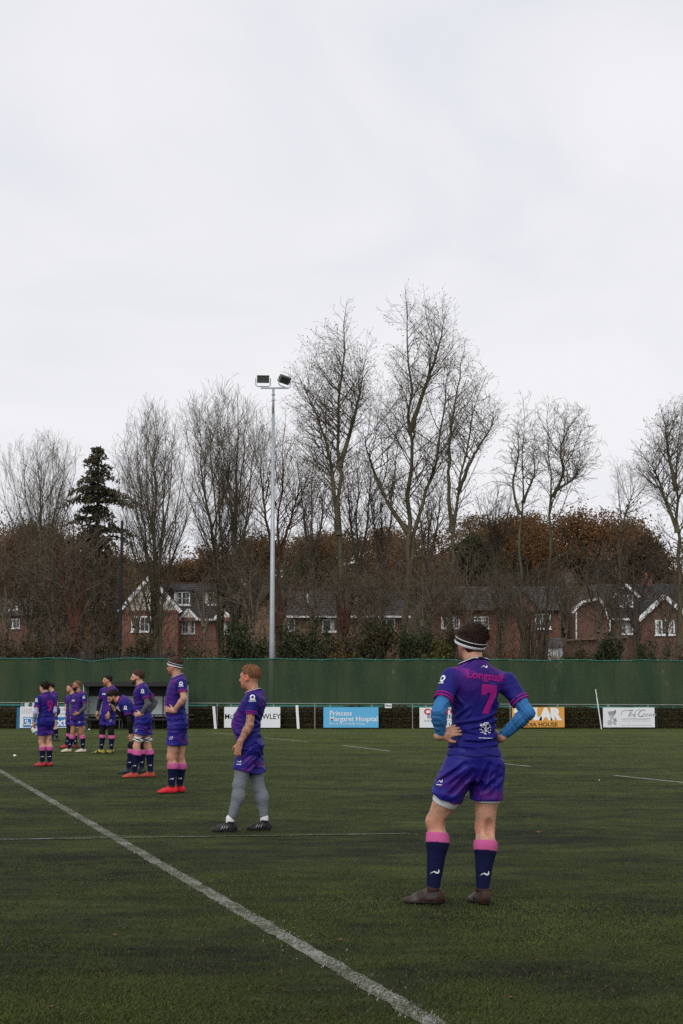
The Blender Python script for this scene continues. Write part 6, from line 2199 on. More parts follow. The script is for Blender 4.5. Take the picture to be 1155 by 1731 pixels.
        if S.get('stripes'):
            for k_ in range(3):
                f0 = 0.030 + 0.026 * k_
                sv, sf = rects([(-0.0035, -0.016, 0.0035, 0.016)]); sv[:, 0] += -sv[:, 1] * 0.5 * np.sign(td[0])
                decal('stripe', sv, sf, bp_(f0, 0, 0.050), V3(1, 0, 0), V3(0, 0, 1), btree, M['railgrey'], bt, 0.012, 0.003)
        garment('sole', up_, S.get('solemat', M['sole']), 0.006, lambda f, P: np.maximum(np.maximum(f, P[2] - 0.021 + 0 * P[0] + 0 * P[1]), 0.008 - P[2] + 0 * P[0] + 0 * P[1]), hh=hf, jc=False, parent=bt)
        for f_, s_ in ((-0.045, 0.02), (-0.045, -0.02), (0.10, 0.028), (0.10, -0.028), (0.15, 0.0)):
            c0 = bp_(f_, s_, 0.012); MB().tube([c0, V3(c0[0], c0[1], 0.0)], [0.007, 0.005], 6).build('stud', S.get('solemat', M['sole']), bt)
        for k_ in range(3):
            c0 = bp_(0.040 + 0.026 * k_, 0, 0.100 - 0.0125 * k_)
            MB().tube([c0 - sdv * 0.026 - V3(0, 0, 0.014), c0 - sdv * 0.012, c0 + V3(0, 0, 0.003), c0 + sdv * 0.012, c0 + sdv * 0.026 - V3(0, 0, 0.014)], 0.0042, 5).build('lace', S.get('lacemat', M['sole']), bt)
    # ---- undersleeves
    us = S.get('under')
    if us:
        for sd in 'LR':
            el, wr, sh = J['el' + sd], J['wr' + sd], J['sh' + sd]
            fd = unit(wr - el); fl3 = folds(seed + 11, [fd, unit(el - sh), fd + V3(0.3, 0.2, 0), fd - V3(0.2, 0.3, 0.2)], 0.010, 190)
            bu = el + (wr - el) * 0.28
            garment('undersleeve', [Cone(sh, el, 0.054 * am, 0.041 * am, 0.03), Cone(el, bu, 0.040 * am, 0.043 * am, 0.02), Cone(bu, wr, 0.043 * am, 0.028 * am, 0.02, True)], M[us], 0.005, lambda f, P: np.minimum(f + fl3(P), f + 0.003), hh=hf if S.get('near') else h, jc=False)
    if S.get('underhem'):
        for sd in S['underhem']:
            hp, kn = J['hip' + sd], J['kn' + sd]; d = unit(kn - hp); e0 = hp + (kn - hp) * (shl - 0.05); e1 = hp + (kn - hp) * (shl + S.get('underlen' + sd, 0.11))
            th = [p for p in thighs if np.allclose(getattr(p, 'a', V3(9, 9, 9)), hp)] + [Ell(hp * 0.62 + kn * 0.38, (0.08 * lg, 0.082 * lg, 0.12), None, 0.04)]
            garment('undershort', th, M['whitecl'], 0.006, lambda f, P: np.maximum(np.maximum(f, -plane(P, e0, d)), plane(P, e1, d)), jc=False)
    if S.get('strap'):
        for sd in 'LR':
            hp, kn = J['hip' + sd], J['kn' + sd]; d = unit(kn - hp)
            th = [p for p in thighs if np.allclose(getattr(p, 'a', V3(9, 9, 9)), hp)]
            e0 = hp + (kn - hp) * 0.60; e1 = hp + (kn - hp) * 0.80
            tp, _, _ = garment('thigh_strap', th, M['whitecl'], 0.012, lambda f, P: np.maximum(np.maximum(f, -plane(P, e0, d)), plane(P, e1, d)), jc=False)
            for tl in (0.45, -0.35):
                d2 = unit(d + V3(tl, 0, 0)); m_ = (e0 + e1) / 2
                garment('black_tape', th, M['tape'], 0.0145, lambda f, P: np.maximum(np.maximum(f, -plane(P, m_ - d2 * 0.011, d2)), plane(P, m_ + d2 * 0.011, d2)), jc=False, parent=tp)
    # ---- hair, beard, headband
    hp_ = head_prims(J['head'], HA, hs * S.get('headsc', 1.0))[:2]
    c = J['head']
    hv = S.get('hairvol', 0.012)
    hfn = folds(seed + 3, [hl, hf_, hl + hf_ * 0.5, hl + hf_, hl * 0.6 + hu, hf_ + hu], 0.010, 170)
    edge = folds(seed + 4, [hl, hf_, hl + hf_, hf_ + hu], 0.02, 150)
    hline = S.get('hairline', (0.055, 0.062))      # forehead height, how far forward at the sides
    def hpost(f, P):
        s_, f_, uu = plane(P, c, hl), plane(P, c, hf_), plane(P, c, hu)
        f = f - hv * np.clip((uu + 0.02) / 0.10, S.get('sidevol', 0.3), 1.0) - S.get('quiff', 0.0) * np.clip((f_ + 0.02) / 0.08, 0, 1) * np.clip((uu - 0.06) / 0.05, 0, 1)
        f = f + hfn(P)
        umin = np.interp(f_ / hs, [-0.12, -0.045, -0.022, 0.030, 0.072, 0.11], [-S.get('nape', 0.075), -S.get('nape', 0.075), -0.018, 0.026, hline[0] + 0.010, hline[0] + 0.03]) * hs + edge(P)
        return np.maximum(f, (umin - uu) * 0.7)
    if S.get('hair'):
        l1, h1 = c - 0.16 * hs, c + 0.17 * hs
        ho, htree, hv2 = garment('hair', hp_, S['hair'], 0.004, hpost, hh=hf, lohi=(l1, h1), jc=False)
        ns = S.get('strands', 0)
        if ns:
            rr = np.random.default_rng(seed)
            nrmv = np.zeros_like(hv2); me2 = ho.data
            vn = np.empty(len(hv2) * 3, np.float32); me2.vertices.foreach_get('normal', vn); vn = vn.reshape(-1, 3)
            ok_ = np.ones(len(hv2), bool)
            if S.get('headband'):
                bn_ = unit(hu + hf_ * S['headband'][0]); ok_ = ((hv2 - (c + hu * S['headband'][1])) @ bn_) > 0.045
            ii = rr.choice(np.nonzero(ok_)[0], ns)
            p0 = hv2[ii] - vn[ii] * 0.003; nn_ = vn[ii]
            comb = np.asarray(S.get('comb', -hf_ * 0.6 - hu * 0.5), float)
            dr = comb[None] + rr.normal(0, 0.35, (ns, 3)) + nn_ * S.get('lift', 0.35)
            dr /= np.linalg.norm(dr, axis=1, keepdims=True)
            Ln = rr.uniform(0.012, 0.032, (ns, 1)) * S.get('strandlen', 1.0)
            sd_ = np.cross(dr, nn_); sd_ /= np.linalg.norm(sd_, axis=1, keepdims=True) + 1e-6
            wv = 0.0011 * max(1.0, Y0 / 11.0)
            vv = np.stack([p0 - sd_ * wv, p0 + sd_ * wv, p0 + dr * Ln], 1).reshape(-1, 3)
            st_ = link('strands', mesh_np('strands', vv, np.arange(3 * ns).reshape(-1, 3)), S['hair'], ho)
            st_['kind'] = 'stuff'
    if S.get('beard'):
        bfn = folds(seed + 5, [hl, hf_, hu], 0.002, 200)
        def bpost(f, P):
            s_, f_, uu = plane(P, c, hl), plane(P, c, hf_), plane(P, c, hu)
            mouth = np.sqrt((s_ / 0.024) ** 2 + ((uu + 0.062) / 0.012) ** 2) - 1
            cheekline = uu + 0.045 + np.clip(0.065 - f_, 0, 0.1) * -0.55
            return np.maximum(np.maximum(f + bfn(P), cheekline), np.maximum(-mouth * 0.015, -(f_ - 0.012)))
        garment('beard', head[:4], S['beard'], S.get('beardvol', 0.008), bpost, hh=hf, lohi=(c - 0.16 * hs, c + 0.16 * hs), jc=False)
    if S.get('headband'):
        bn = unit(hu + hf_ * S['headband'][0]); o0 = c + hu * S['headband'][1]
        hb_prims = head_prims(c, HA, hs * S.get('headsc', 1.0))[:2]
        hb, _, _ = garment('headband', hb_prims, M['tape'], S.get('bandoff', 0.017), lambda f, P: np.maximum(np.maximum(f, -(plane(P, o0, bn) + 0.026)), plane(P, o0, bn) - 0.026), hh=hf, lohi=(c - 0.15, c + 0.15), jc=False)
        for z0, z1, half in ((-0.028, -0.008, False), (0.012, 0.019, True)):
            garment('band_stripe', hb_prims, M['whitecl'], S.get('bandoff', 0.017) + 0.0025, lambda f, P: np.maximum(np.maximum(f, -(plane(P, o0, bn) - z0)), plane(P, o0, bn) - z1), hh=min(hf, 0.005), lohi=(c - 0.15, c + 0.15), parent=hb, jc=False)
    for sd in (-1, 1):
        e = c + (hl * sd * 0.032 + hf_ * 0.080 + hu * 0.004) * hs
        MB().tube([e - hf_ * 0.008, e, e + hf_ * 0.006, e + hf_ * 0.009], [0.009, 0.0115, 0.009, 0.003], 8).build('eye', M['eye'], root, True)
    # ---- prints
    if S.get('prints'):
        S['prints'](dict(J=J, A=A, jer=jer, jtree=jtree, sho=sho, stree=stree, u=u_, v=v_, w=w, q=q))
    return root, J

# ------------------------------------------------------------------ the players
HAIR = dict(dark=hair_mat('hair_dark_brown', (0.030, 0.015, 0.011)), black=hair_mat('hair_black', (0.014, 0.010, 0.008)), ginger=hair_mat('hair_ginger', (0.165, 0.075, 0.036)),
            brown=hair_mat('hair_brown', (0.055, 0.028, 0.019)), short=hair_mat('hair_cropped', (0.13, 0.065, 0.04)))
B_MUD = boot_mat('boot_muddy', (0.058, 0.050, 0.047), (0.032, 0.014, 0.010))
B_BLACK = boot_mat('boot_black', (0.012, 0.012, 0.013), (0.03, 0.03, 0.032))
B_RED = boot_mat('boot_red', (0.55, 0.012, 0.03), (0.62, 0.02, 0.035), 8)
B_RUST = boot_mat('boot_rust', (0.42, 0.055, 0.04), (0.34, 0.06, 0.04), 10)
B_YEL = boot_mat('boot_yellow', (0.42, 0.34, 0.05), (0.03, 0.03, 0.03), 14)
B_CREAM = boot_mat('boot_cream', (0.50, 0.42, 0.26), (0.55, 0.50, 0.42), 10)
B_DK = boot_mat('boot_dark_green', (0.02, 0.03, 0.032), (0.05, 0.05, 0.05), 10)
B_CRIM = boot_mat('boot_crimson', (0.42, 0.03, 0.045), (0.05, 0.02, 0.03), 10)


def hit(px, py, tree):
    """where the line of sight through a photo pixel meets a garment"""
    o = V3(0, 0, CAMH); d = unit(at(px, py, 10.0) - o)
    r_ = tree.ray_cast(Vector(o), Vector(d), 200.0)
    return (np.array(r_[0]), np.array(r_[1])) if r_[0] is not None else (None, None)


def stick(name, shape, px, py, tree, mat, parent, nn=None, step=0.02, roll=0.0, lift=0.0025):
    p, nrm_ = hit(px, py, tree)
    if p is None: return
    nn = unit(nrm_) if nn is None else unit(V3(*nn))
    uy = unit(V3(0, 0, 1) - nn * nn[2]); ux = np.cross(uy, nn)
    ux, uy = ux * math.cos(roll) + uy * math.sin(roll), uy * math.cos(roll) - ux * math.sin(roll)
    return decal(name, shape[0], shape[1], p, ux, uy, tree, mat, parent, step, lift)


def ring_logo(s):
    return merge2d((ring2d(0.011 * s, 0.021 * s), (0, 0.012 * s)), (rects([(0.004 * s, -0.012 * s, 0.02 * s, -0.004 * s), (-0.028 * s, -0.022 * s, 0.028 * s, -0.016 * s)]), (0, 0)))


def crest():
    """the club badge on the lower back: a broken disc of small white strokes over a line of tiny letters"""
    r = random.Random(6); L = []
    for row in range(9):
        y = 0.036 - row * 0.009
        w_ = 0.048 * math.sqrt(max(0.05, 1 - ((row - 4) / 5.2) ** 2))
        x = -w_
        while x < w_:
            l = r.uniform(0.006, 0.02)
            if r.random() < 0.72: L.append((x, y, min(x + l, w_), y + r.uniform(0.003, 0.0075)))
            x += l + r.uniform(0.002, 0.006)
    x = -0.055
    while x < 0.05:
        l = r.uniform(0.004, 0.012); L.append((x, -0.062, x + l, -0.058)); x += l + 0.003
    return rects(L)


def prints7(c):
    nb = unit(-c['v'] * 0.9 + V3(0.0, -0.35, 0))
    stick('number', SEVEN, 826, 1182, c['jtree'], M['magenta'], c['jer'], nb, 0.02, -0.07)
    v, f = text_mesh('Longstaff', 0.072, bold=0.0022, xs=1.12)
    # slab feet so that the letters read as the shirt's serif face
    stick('name_lettering', (v, f), 822, 1143, c['jtree'], M['magenta'], c['jer'], nb, 0.02, -0.10)
    stick('logo', swoosh(1.0), 819, 1128, c['jtree'], M['print'], c['jer'], None, 0.012, -0.1)
    stick('crest', crest(), 820.5, 1232, c['jtree'], M['print'], c['jer'], nb, 0.02, -0.05)
    stick('sleeve_logo', ring_logo(1.15), 747, 1150, c['jtree'], M['print'], c['jer'], None, 0.02)
    stick('logo', merge2d((swoosh(0.9), (0, 0.008)), (rects([(-0.028, -0.014, 0.024, -0.009)]), (0, 0))), 744, 1324, c['stree'], M['print'], c['sho'], None, 0.015)


def backlogo(px, py, base):
    def fn(c):
        base(c); stick('logo', swoosh(1.0), px, py, c['jtree'], M['print'], c['jer'], None, 0.015)
    return fn


def prints_of(sleeve=None, shorts=None, chest=None, num=None):
    def fn(c):
        if sleeve:
            stick('sleeve_logo', ring_logo(1.3), *sleeve, c['jtree'], M['print'], c['jer'], None, 0.02)
            stick('sleeve_logo', rects([(-0.03, -0.004, 0.03, 0.004)]), sleeve[0], sleeve[1] + 6.5 * sleeve_scale(c), c['jtree'], M['print'], c['jer'], None, 0.02)
        if shorts: stick('logo', merge2d((swoosh(1.0), (0, 0.010)), (rects([(-0.030, -0.014, 0.026, -0.008)]), (0, 0))), *shorts, c['stree'], M['print'], c['sho'], None, 0.015)
        if chest: stick('chest_lettering', rects([(-0.10, -0.02, -0.06, 0.022), (-0.05, -0.02, -0.01, 0.012), (0.0, -0.02, 0.035, 0.02), (0.045, -0.02, 0.07, 0.010)]), *chest, c['jtree'], M['print'], c['jer'], None, 0.02)
        if num:
            v, f = text_mesh(num[0], 0.30, bold=0.012, xs=0.95)
            stick('number', (v, f), num[1], num[2], c['jtree'], M['magenta'], c['jer'], unit(-c['v'] * 0.8 + V3(0, -0.4, 0)), 0.03, -0.03)
    return fn


def sleeve_scale(c):
    return 261.0 / 2600 * 10 / c['J']['neck'][1] * 1.0 * 4.0


LH, RH = -1, 1
PLAYERS = []
person(dict(seed=1, label='rugby player seen from behind with number seven and light blue sleeves', base=778, ground_row=1529, face=(-0.48, 0.88), hface=(-0.57, 0.82, -0.04), skin='fair', near=True,
    h=0.0075, hf=0.0048, build=1.0, tb=0.90, arm=1.0, leg=1.05, under='cyan', underhem='LR', underlenL=0.12, underlenR=0.03, socktopL=0.165, socktopR=0.225, creases=[(770, 1228, 815, 1221, .016, .011), (812, 1222, 847, 1207, .018, .010), (777, 1254, 806, 1256, .014, .010), (800, 1257, 846, 1251, .016, .010), (772, 1216, 793, 1198, .014, .010), (840, 1204, 853, 1189, .014, .008), (781, 1240, 806, 1243, .010, .009), (832, 1240, 848, 1228, .014, .009), (766, 1180, 778, 1196, .014, .009), (846, 1172, 838, 1190, .012, .009)], screases=[(803, 1346, 826, 1292, .018, .013), (814, 1338, 846, 1312, .016, .012), (760, 1342, 797, 1302, .016, .013), (742, 1322, 784, 1290, .014, .012), (833, 1345, 842, 1296, .012, .010)], boot=B_MUD, lacemat=plain('lace_grey', (0.16, 0.13, 0.11), 0.8), heelmat=boot_mat('boot_heel', (0.030, 0.014, 0.010), (0.060, 0.020, 0.012)), collarmat=boot_mat('boot_collar', (0.026, 0.014, 0.011), (0.045, 0.02, 0.014)), sidevol=0.75, hair=HAIR['dark'], hairvol=0.024, bandoff=0.021, strands=6000, strandlen=1.2, lift=0.3, comb=(0.5, -0.5, -0.5), nape=0.095,
    stubble=(0.45, 0.38, 0.36), headband=(-0.38, 0.012), cuff=0.80, shorts=0.55, flare=1.2, hem=0.030, loose=0.7, prints=prints7, sleeve=0.66,
    j=dict(neck=(803, 1123), pel=(801, 1286), head=(796, 1088, 0.03), shL=(763, 1147, -0.09), shR=(857, 1154, 0.09), elL=(742, 1204, -0.24), wrL=(745, 1243, -0.17), elR=(893, 1205, 0.0), wrR=(846, 1247, 0.10),
           hipL=(776, 1297, -0.04), hipR=(825, 1297, 0.04), knL=(737, 1389, 0.06), knR=(820, 1399, 0.06), ankL=(732, 1510, 0.0), ankR=(816, 1512, -0.02)),
    handL=((0.92, 0.25, 0.30), (0.25, 0.95, -0.2), LH, 0.3), handR=((-0.6, 0.7, 0.0), (-0.7, -0.6, 0.0), RH, 0.4), toeL=(-0.96, 0.26), toeR=(-0.28, 0.96)))
person(dict(seed=2, label='man in purple kit and grey leggings standing side on by the thin line', base=408, ground_row=1405, face=(-0.97, 0.20), hface=(-0.90, 0.42, -0.03), skin='ink', ink='LR', near=True,
    h=0.009, hf=0.0058, hs=0.95, headsc=1.12, build=0.98, belly=0.055, arm=1.06, leg=1.05, leggings='leggrey', legend=0.12, ankle_sock=True, boot=B_BLACK, stripes=True, lacemat=M['tape'], hair=HAIR['ginger'], hairvol=0.004, quiff=0.012, sidevol=0.05, hairline=(0.062, 0.06),
    strands=2600, lift=0.8, comb=(-0.2, 0, 0.5), strandlen=0.55, nape=0.02, shorts=0.62, creases=[(402, 1236, 436, 1222, .012, .012), (404, 1246, 444, 1236, .014, .012), (430, 1210, 446, 1226, .012, .011)], screases=[(408, 1290, 432, 1268, .014, .013), (420, 1300, 440, 1280, .014, .012)], flare=1.2, hem=-0.10, prints=backlogo(443.5, 1238, prints_of((427, 1181), (404, 1290))), sleeve=0.60, stubble=(0.9, 0.72, 0.66),
    j=dict(neck=(431, 1169), pel=(421, 1260), head=(423, 1145, 0), shL=(427, 1182, -0.17), shR=(437, 1182, 0.18), elL=(422, 1226, -0.22), wrL=(405, 1257, -0.24), elR=(434, 1226, 0.24), wrR=(420, 1256, 0.22),
           hipL=(417, 1268, -0.085), hipR=(425, 1268, 0.085), knL=(405, 1326, -0.10), knR=(437, 1332, 0.09), ankL=(389, 1385, -0.10), ankR=(447, 1386, 0.08)),
    handL=((-0.22, 0.0, -1), (0.25, 0.95, 0), LH, 0.45), handR=((-0.2, 0, -1), (0.2, -0.95, 0), RH, 0.45), toeL=(-0.99, -0.08), toeR=(-0.97, 0.15)))
person(dict(seed=3, label='tall rugby player with headband, bare arms and bright red boots', base=289, ground_row=1341, face=(-0.95, -0.20), hface=(-0.92, 0.36, -0.03), skin='fair',
    h=0.0095, hf=0.0068, hs=1.04, build=1.03, belly=0.03, boot=B_RED, lacemat=B_RED, hair=HAIR['brown'], hairvol=0.012, strands=1200, lift=0.3, headband=(-0.30, 0.035), stubble=(0.55, 0.36, 0.30), socktop=0.20, shorts=0.60, hem=-0.06, prints=prints_of((306, 1157), (289, 1248)),
    j=dict(neck=(300, 1143), pel=(299, 1225), head=(295.5, 1127), shL=(307, 1155, -0.20), shR=(296, 1155, 0.20), elL=(311, 1181, -0.28), wrL=(294, 1202, -0.21), elR=(292, 1181, 0.28), wrR=(293, 1203, 0.14),
           hipL=(297, 1231, -0.10), hipR=(303, 1231, 0.10), knL=(290, 1280, -0.10), knR=(305, 1281, 0.10), ankL=(290, 1332, -0.10), ankR=(303.5, 1330, 0.10)),
    handL=((-0.85, 0.15, 0.2), (0.25, 0.95, 0.1), LH, 0.3), handR=((0.1, -0.9, 0), (0.9, 0.1, 0), RH, 0.3), toeL=(-0.99, -0.05), toeR=(-0.95, 0.2)))
person(dict(seed=4, label='bearded rugby player with grey sleeves, taped thighs and rust red boots', base=232, ground_row=1315, face=(-0.97, -0.12), hface=(-0.97, -0.15, 0.0), skin='pale',
    h=0.0105, hf=0.0078, build=1.05, under='greysl', boot=B_RUST, lacemat=B_RUST, hair=HAIR['brown'], hairvol=0.010, strands=1300, lift=0.6, beard=HAIR['brown'], beardvol=0.006, strap=True, socktop=0.14, shorts=0.50, hem=-0.10, prints=prints_of((241, 1169), (230, 1235)),
    j=dict(neck=(238, 1157), pel=(242, 1217), head=(232.5, 1145), shL=(243, 1166, -0.18), shR=(244, 1166, 0.19), elL=(250, 1191, -0.24), wrL=(239, 1207, -0.20), elR=(262, 1187, 0.26), wrR=(252, 1206, 0.16),
           hipL=(239, 1223, -0.09), hipR=(246, 1223, 0.09), knL=(231.5, 1262, -0.11), knR=(250.5, 1262, 0.11), ankL=(226, 1304, -0.11), ankR=(254.5, 1304, 0.10)),
    handL=((-0.9, 0.15, -0.12), (0.2, 0.95, 0.1), LH, 0.5), handR=((-0.7, -0.5, 0), (0.5, -0.8, 0), RH, 0.4), toeL=(-1, 0.0), toeR=(-1, 0.05)))
person(dict(seed=5, label='dark haired rugby player bending forward in black sleeves, hand to mouth', base=222, ground_row=1308, face=(-1, -0.1), hface=(-0.82, -0.20, -0.50), hup=V3(-0.5, 0, 0.85), skin='fair', bent=True, collar_white=False,
    h=0.0105, hf=0.0078, under='blacksl', leggings='blacksl', legend=0.35, boot=B_DK, hair=HAIR['black'], hairvol=0.016, strands=1500, hairline=(0.045, 0.06), lift=0.6, beard=HAIR['dark'], beardvol=0.005, socktop=0.14, shorts=0.5, hem=-0.06, prints=prints_of((212, 1197)),
    j=dict(neck=(203, 1182), pel=(238, 1219), head=(191, 1178), shL=(212, 1191, -0.19), shR=(208, 1190, 0.19), elL=(219, 1220, -0.25), wrL=(221.5, 1241, -0.2), elR=(211, 1215, 0.10), wrR=(194, 1199, 0.02),
           hipL=(237, 1225, -0.09), hipR=(240, 1225, 0.09), knL=(223, 1260, -0.1), knR=(238, 1262, 0.1), ankL=(217, 1299, -0.08), ankR=(240, 1299, 0.10)),
    handL=((0.05, 0.0, -1), (0.2, 0.95, 0), LH, 0.4), handR=((-0.45, -0.1, 0.85), (-0.8, -0.2, -0.4), RH, 0.8), toeL=(-1, 0), toeR=(-0.95, 0.1)))
person(dict(seed=6, label='dark haired rugby player in black leggings and yellow boots facing half left', base=178, ground_row=1274, face=(-0.75, -0.66), hface=(-0.86, -0.5, 0.02), skin='fair',
    h=0.012, hf=0.009, hs=1.04, build=1.05, under='navysl', leggings='blacksl', legend=0.70, boot=B_YEL, lacemat=M['tape'], hair=HAIR['black'], hairvol=0.013, strands=1200, hairline=(0.05, 0.06), stubble=(0.6, 0.45, 0.4), socktop=0.17, shorts=0.60, hem=-0.10, prints=prints_of(None, (187, 1218), (176, 1173)),
    j=dict(neck=(186, 1160), pel=(183, 1208), head=(181.5, 1150), shL=(195, 1168, -0.14), shR=(174, 1168, 0.14), elL=(196, 1190, -0.2), wrL=(184, 1206, -0.26), elR=(168, 1189, 0.15), wrR=(165, 1205, 0.08),
           hipL=(187, 1211, -0.07), hipR=(178.5, 1211, 0.07), knL=(188, 1238, -0.1), knR=(173, 1237, 0.08), ankL=(188, 1267, -0.08), ankR=(171, 1267, 0.06)),
    handL=((-0.15, -0.1, -1), (-0.3, 0.9, 0), LH, 0.5), handR=((-0.05, 0, -1), (0.7, -0.6, 0), RH, 0.5), toeL=(-0.85, -0.5), toeR=(-0.98, -0.15)))
person(dict(seed=7, label='balding dark bearded rugby player with grey sleeve and cream boots', base=125, ground_row=1272, face=(-0.75, -0.66), hface=(-0.86, -0.5, 0.0), skin='tan',
    h=0.012, hf=0.009, build=1.03, under='greysl', boot=B_CREAM, hair=HAIR['short'], hairvol=0.002, hairline=(0.095, 0.06), beard=HAIR['black'], beardvol=0.010, socktop=0.20, shorts=0.58, hem=-0.10, prints=prints_of((142, 1179), (134, 1221), (124, 1184)),
    j=dict(neck=(134, 1169), pel=(131, 1210), head=(130, 1159), shL=(142, 1177, -0.14), shR=(124.5, 1177, 0.14), elL=(144, 1196, -0.2), wrL=(132.5, 1206, -0.26), elR=(120, 1195, 0.15), wrR=(122, 1210, 0.05),
           hipL=(135.5, 1213, -0.07), hipR=(127, 1213, 0.07), knL=(138, 1238, -0.06), knR=(123.5, 1238, 0.02), ankL=(140.5, 1265, -0.05), ankR=(116, 1265, 0.02)),
    handL=((-0.85, -0.1, -0.25), (-0.1, 0.9, 0.2), LH, 0.5), handR=((-0.1, 0, -1), (0.7, -0.6, 0), RH, 0.5), toeL=(-0.88, -0.25), toeR=(-0.99, 0.0)))
person(dict(seed=8, label='rugby player mostly hidden behind the balding bearded one, in black leggings', base=115, ground_row=1265, face=(-0.7, -0.7), hface=(-0.75, -0.65, 0.0), skin='pale',
    h=0.012, hf=0.009, leggings='blacksl', legend=0.70, boot=B_CRIM, hair=HAIR['brown'], hairvol=0.006, strands=0, stubble=(0.7, 0.5, 0.42), socktop=0.17, shorts=0.58, hem=-0.10, prints=None,
    j=dict(neck=(122.5, 1173), pel=(121, 1211), head=(119, 1163.5), shL=(131, 1180, -0.12), shR=(114, 1180, 0.12), elL=(145, 1189, -0.05), wrL=(137, 1203, -0.15), elR=(112, 1196, 0.1), wrR=(114, 1209, 0.0),
           hipL=(125, 1213, -0.07), hipR=(117.5, 1213, 0.07), knL=(124, 1236, -0.05), knR=(117, 1236, 0.02), ankL=(128, 1260, -0.05), ankR=(112, 1259, 0.02)),
    handL=((-0.8, -0.1, -0.4), (0.0, 0.9, 0.2), LH, 0.5), handR=((-0.1, 0, -1), (0.7, -0.6, 0), RH, 0.5), toeL=(-0.95, -0.2), toeR=(-0.98, -0.1)))
_, J9 = person(dict(seed=9, label='rugby player seen from behind with number nine, holding a ball low', base=77, ground_row=1296, face=(-0.72, 0.69), hface=(-0.88, 0.46, 0.0), skin='pale',
    h=0.0108, hf=0.0082, hs=0.95, build=0.98, under='palesl', boot=B_CRIM, hair=HAIR['black'], hairvol=0.018, strands=1400, stubble=(0.85, 0.7, 0.66), socktop=0.24, shorts=0.58, hem=-0.08, prints=prints_of((61.5, 1184), (60, 1235), None, ('9', 84.5, 1194)),
    j=dict(neck=(79, 1173), pel=(77.5, 1221), head=(75, 1162), shL=(65, 1182, -0.13), shR=(91, 1181, 0.13), elL=(60.5, 1205, -0.2), wrL=(57.5, 1219, -0.08), elR=(93, 1203, 0.05), wrR=(86, 1214, 0.22),
           hipL=(72.5, 1226, -0.06), hipR=(82, 1226, 0.07), knL=(70.5, 1254, 0.0), knR=(82, 1254, 0.06), ankL=(71.5, 1289, 0.0), ankR=(84, 1289, 0.06)),
    handL=((-0.1, 0.15, -1), (0.75, 0.65, 0), LH, 0.3), handR=((-0.4, 0.6, -0.4), (-0.6, -0.4, 0), RH, 0.4), toeL=(-0.98, 0.12), toeR=(-0.85, 0.5)))
person(dict(seed=10, label='bare armed rugby player standing behind number nine, dark boots', base=92, ground_row=1252.5, face=(-0.95, 0.10), hface=(-0.98, 0.1, 0.0), skin='pale',
    h=0.013, hf=0.010, hs=1.0, boot=B_DK, hair=HAIR['black'], hairvol=0.012, strands=0, socktop=0.28, cuff=0.01, shorts=0.50, hem=-0.10, prints=prints_of((94, 1178), (91, 1212)),
    j=dict(neck=(89.5, 1170), pel=(93, 1203), head=(86.5, 1161), shL=(93, 1176, -0.17), shR=(91, 1176, 0.18), elL=(96, 1191, -0.22), wrL=(94.5, 1204, -0.2), elR=(88, 1190, 0.2), wrR=(86, 1200, 0.2),
           hipL=(92, 1206, -0.08), hipR=(93, 1206, 0.08), knL=(92.5, 1227, -0.1), knR=(90, 1228, 0.1), ankL=(96.5, 1247, -0.1), ankR=(88, 1248, 0.1)),
    handL=((0, 0, -1), (0.2, 0.95, 0), LH, 0.5), handR=((-0.1, 0, -1), (0.2, -0.95, 0), RH, 0.5), toeL=(-0.9, 0.2), toeR=(-0.9, 0.1)))

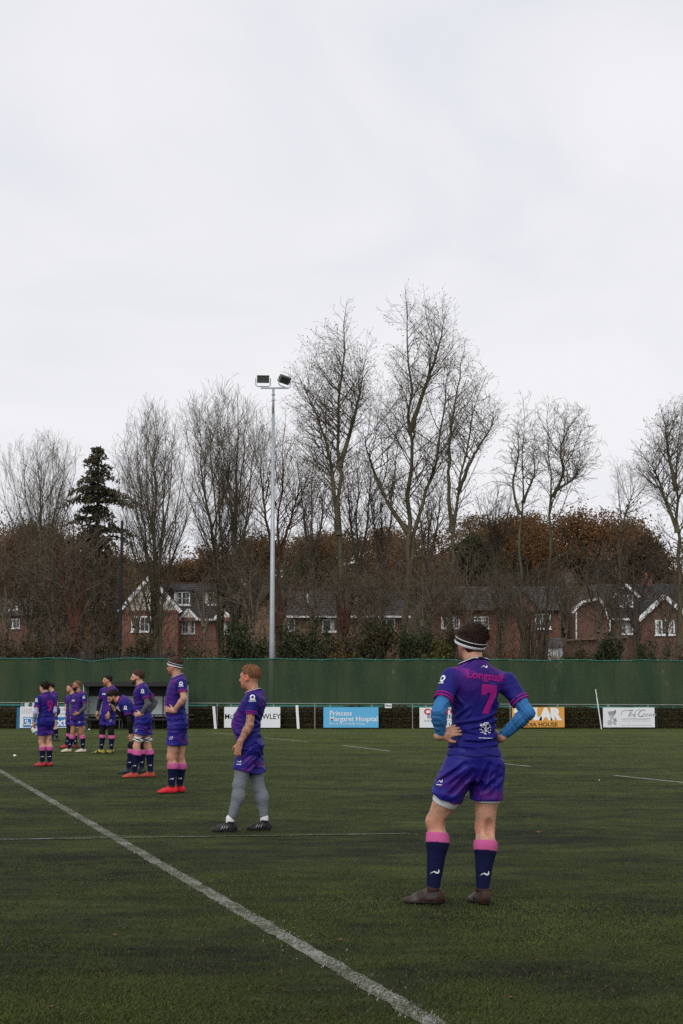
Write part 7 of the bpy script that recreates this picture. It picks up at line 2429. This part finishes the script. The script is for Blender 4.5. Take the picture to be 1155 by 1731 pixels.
# ---- rugby ball held by number nine
bc = at(61.0, 1233, J9['wrL'][1] + 0.12)
ball = empty('rugby_ball', tuple(bc), 'white and green rugby ball held at the thigh of number nine', 'ball')
ang = math.radians(62)
for nm, t0, t1, mt in (('panel', -1, 1, plain('ball_white', (0.62, 0.64, 0.66), 0.5)), ('band', -0.62, -0.40, plain('ball_green', (0.02, 0.16, 0.10), 0.5)), ('band', 0.40, 0.62, plain('ball_black', (0.02, 0.02, 0.025), 0.5))):
    pts, rad = [], []
    for i in range(19):
        t = t0 + (t1 - t0) * i / 18
        pts.append(bc + V3(math.cos(ang) * -1, 0.2, math.sin(ang)) * 0.14 * t)
        rad.append(max(0.002, 0.092 * (1 - t * t) ** 0.55) + (0.002 if nm == 'band' else 0))
    MB().tube(pts, rad, 18).build(nm, mt, ball, True)

# ------------------------------------------------------------------ small litter on the turf
lfm = plain('fallen_leaf', (0.15, 0.055, 0.025), 0.8, 0.3, 30)
for px, py, s_, lab in ((909, 1409, 0.035, 'fallen brown leaf on the turf right of player seven'), (575, 1592, 0.02, 'fallen brown leaf beside the diagonal line near the bottom'), (905, 1628, 0.022, 'fallen brown leaf low on the turf at right'), (194, 1584, 0.018, 'fallen brown leaf low on the turf left of the line'),
                        (862, 1690, 0.014, 'fallen pale leaf lowest on the turf'), (86, 1706, 0.014, 'fallen brown leaf at the bottom left')):
    g = ground(px, py)
    mb = MB()
    a0 = random.uniform(0, 6.28)
    R_ = lambda x, y, z: (g[0] + s_ * (x * math.cos(a0) - y * math.sin(a0)), g[1] + s_ * (x * math.sin(a0) + y * math.cos(a0)), 0.012 + s_ * z)
    mb.poly([R_(-1, 0, 0.1), R_(-0.3, -0.45, 0.35), R_(0.5, -0.3, 0.2), R_(1, 0, 0.3)]).poly([R_(-1, 0, 0.1), R_(1, 0, 0.3), R_(0.5, 0.35, 0.25), R_(-0.3, 0.42, 0.0)])
    mb.tube([R_(-1, 0, 0.1), R_(-1.5, 0.1, 0.3)], 0.0015, 4)
    tag(mb.build('fallen_leaf', lfm, fixn=False), lab, 'leaf', 'fallen leaves on the turf')
for px, py, r_, lab in ((25, 1278, 0.04, 'small white cone top lying on the turf near the left edge'), (151, 1233.5, 0.045, 'white scrap on the far turf before the dugout'), (1013, 1319, 0.012, 'tiny white scrap on the turf at right')):
    g = ground(px, py)
    mb = MB().tube([(g[0], g[1], 0.0), (g[0], g[1], r_ * 0.35), (g[0], g[1], r_ * 0.75), (g[0], g[1], r_ * 0.9)], [r_, r_ * 0.95, r_ * 0.55, r_ * 0.25], 12)
    tag(mb.build('marker', M['white'], None, True), lab, 'marker')
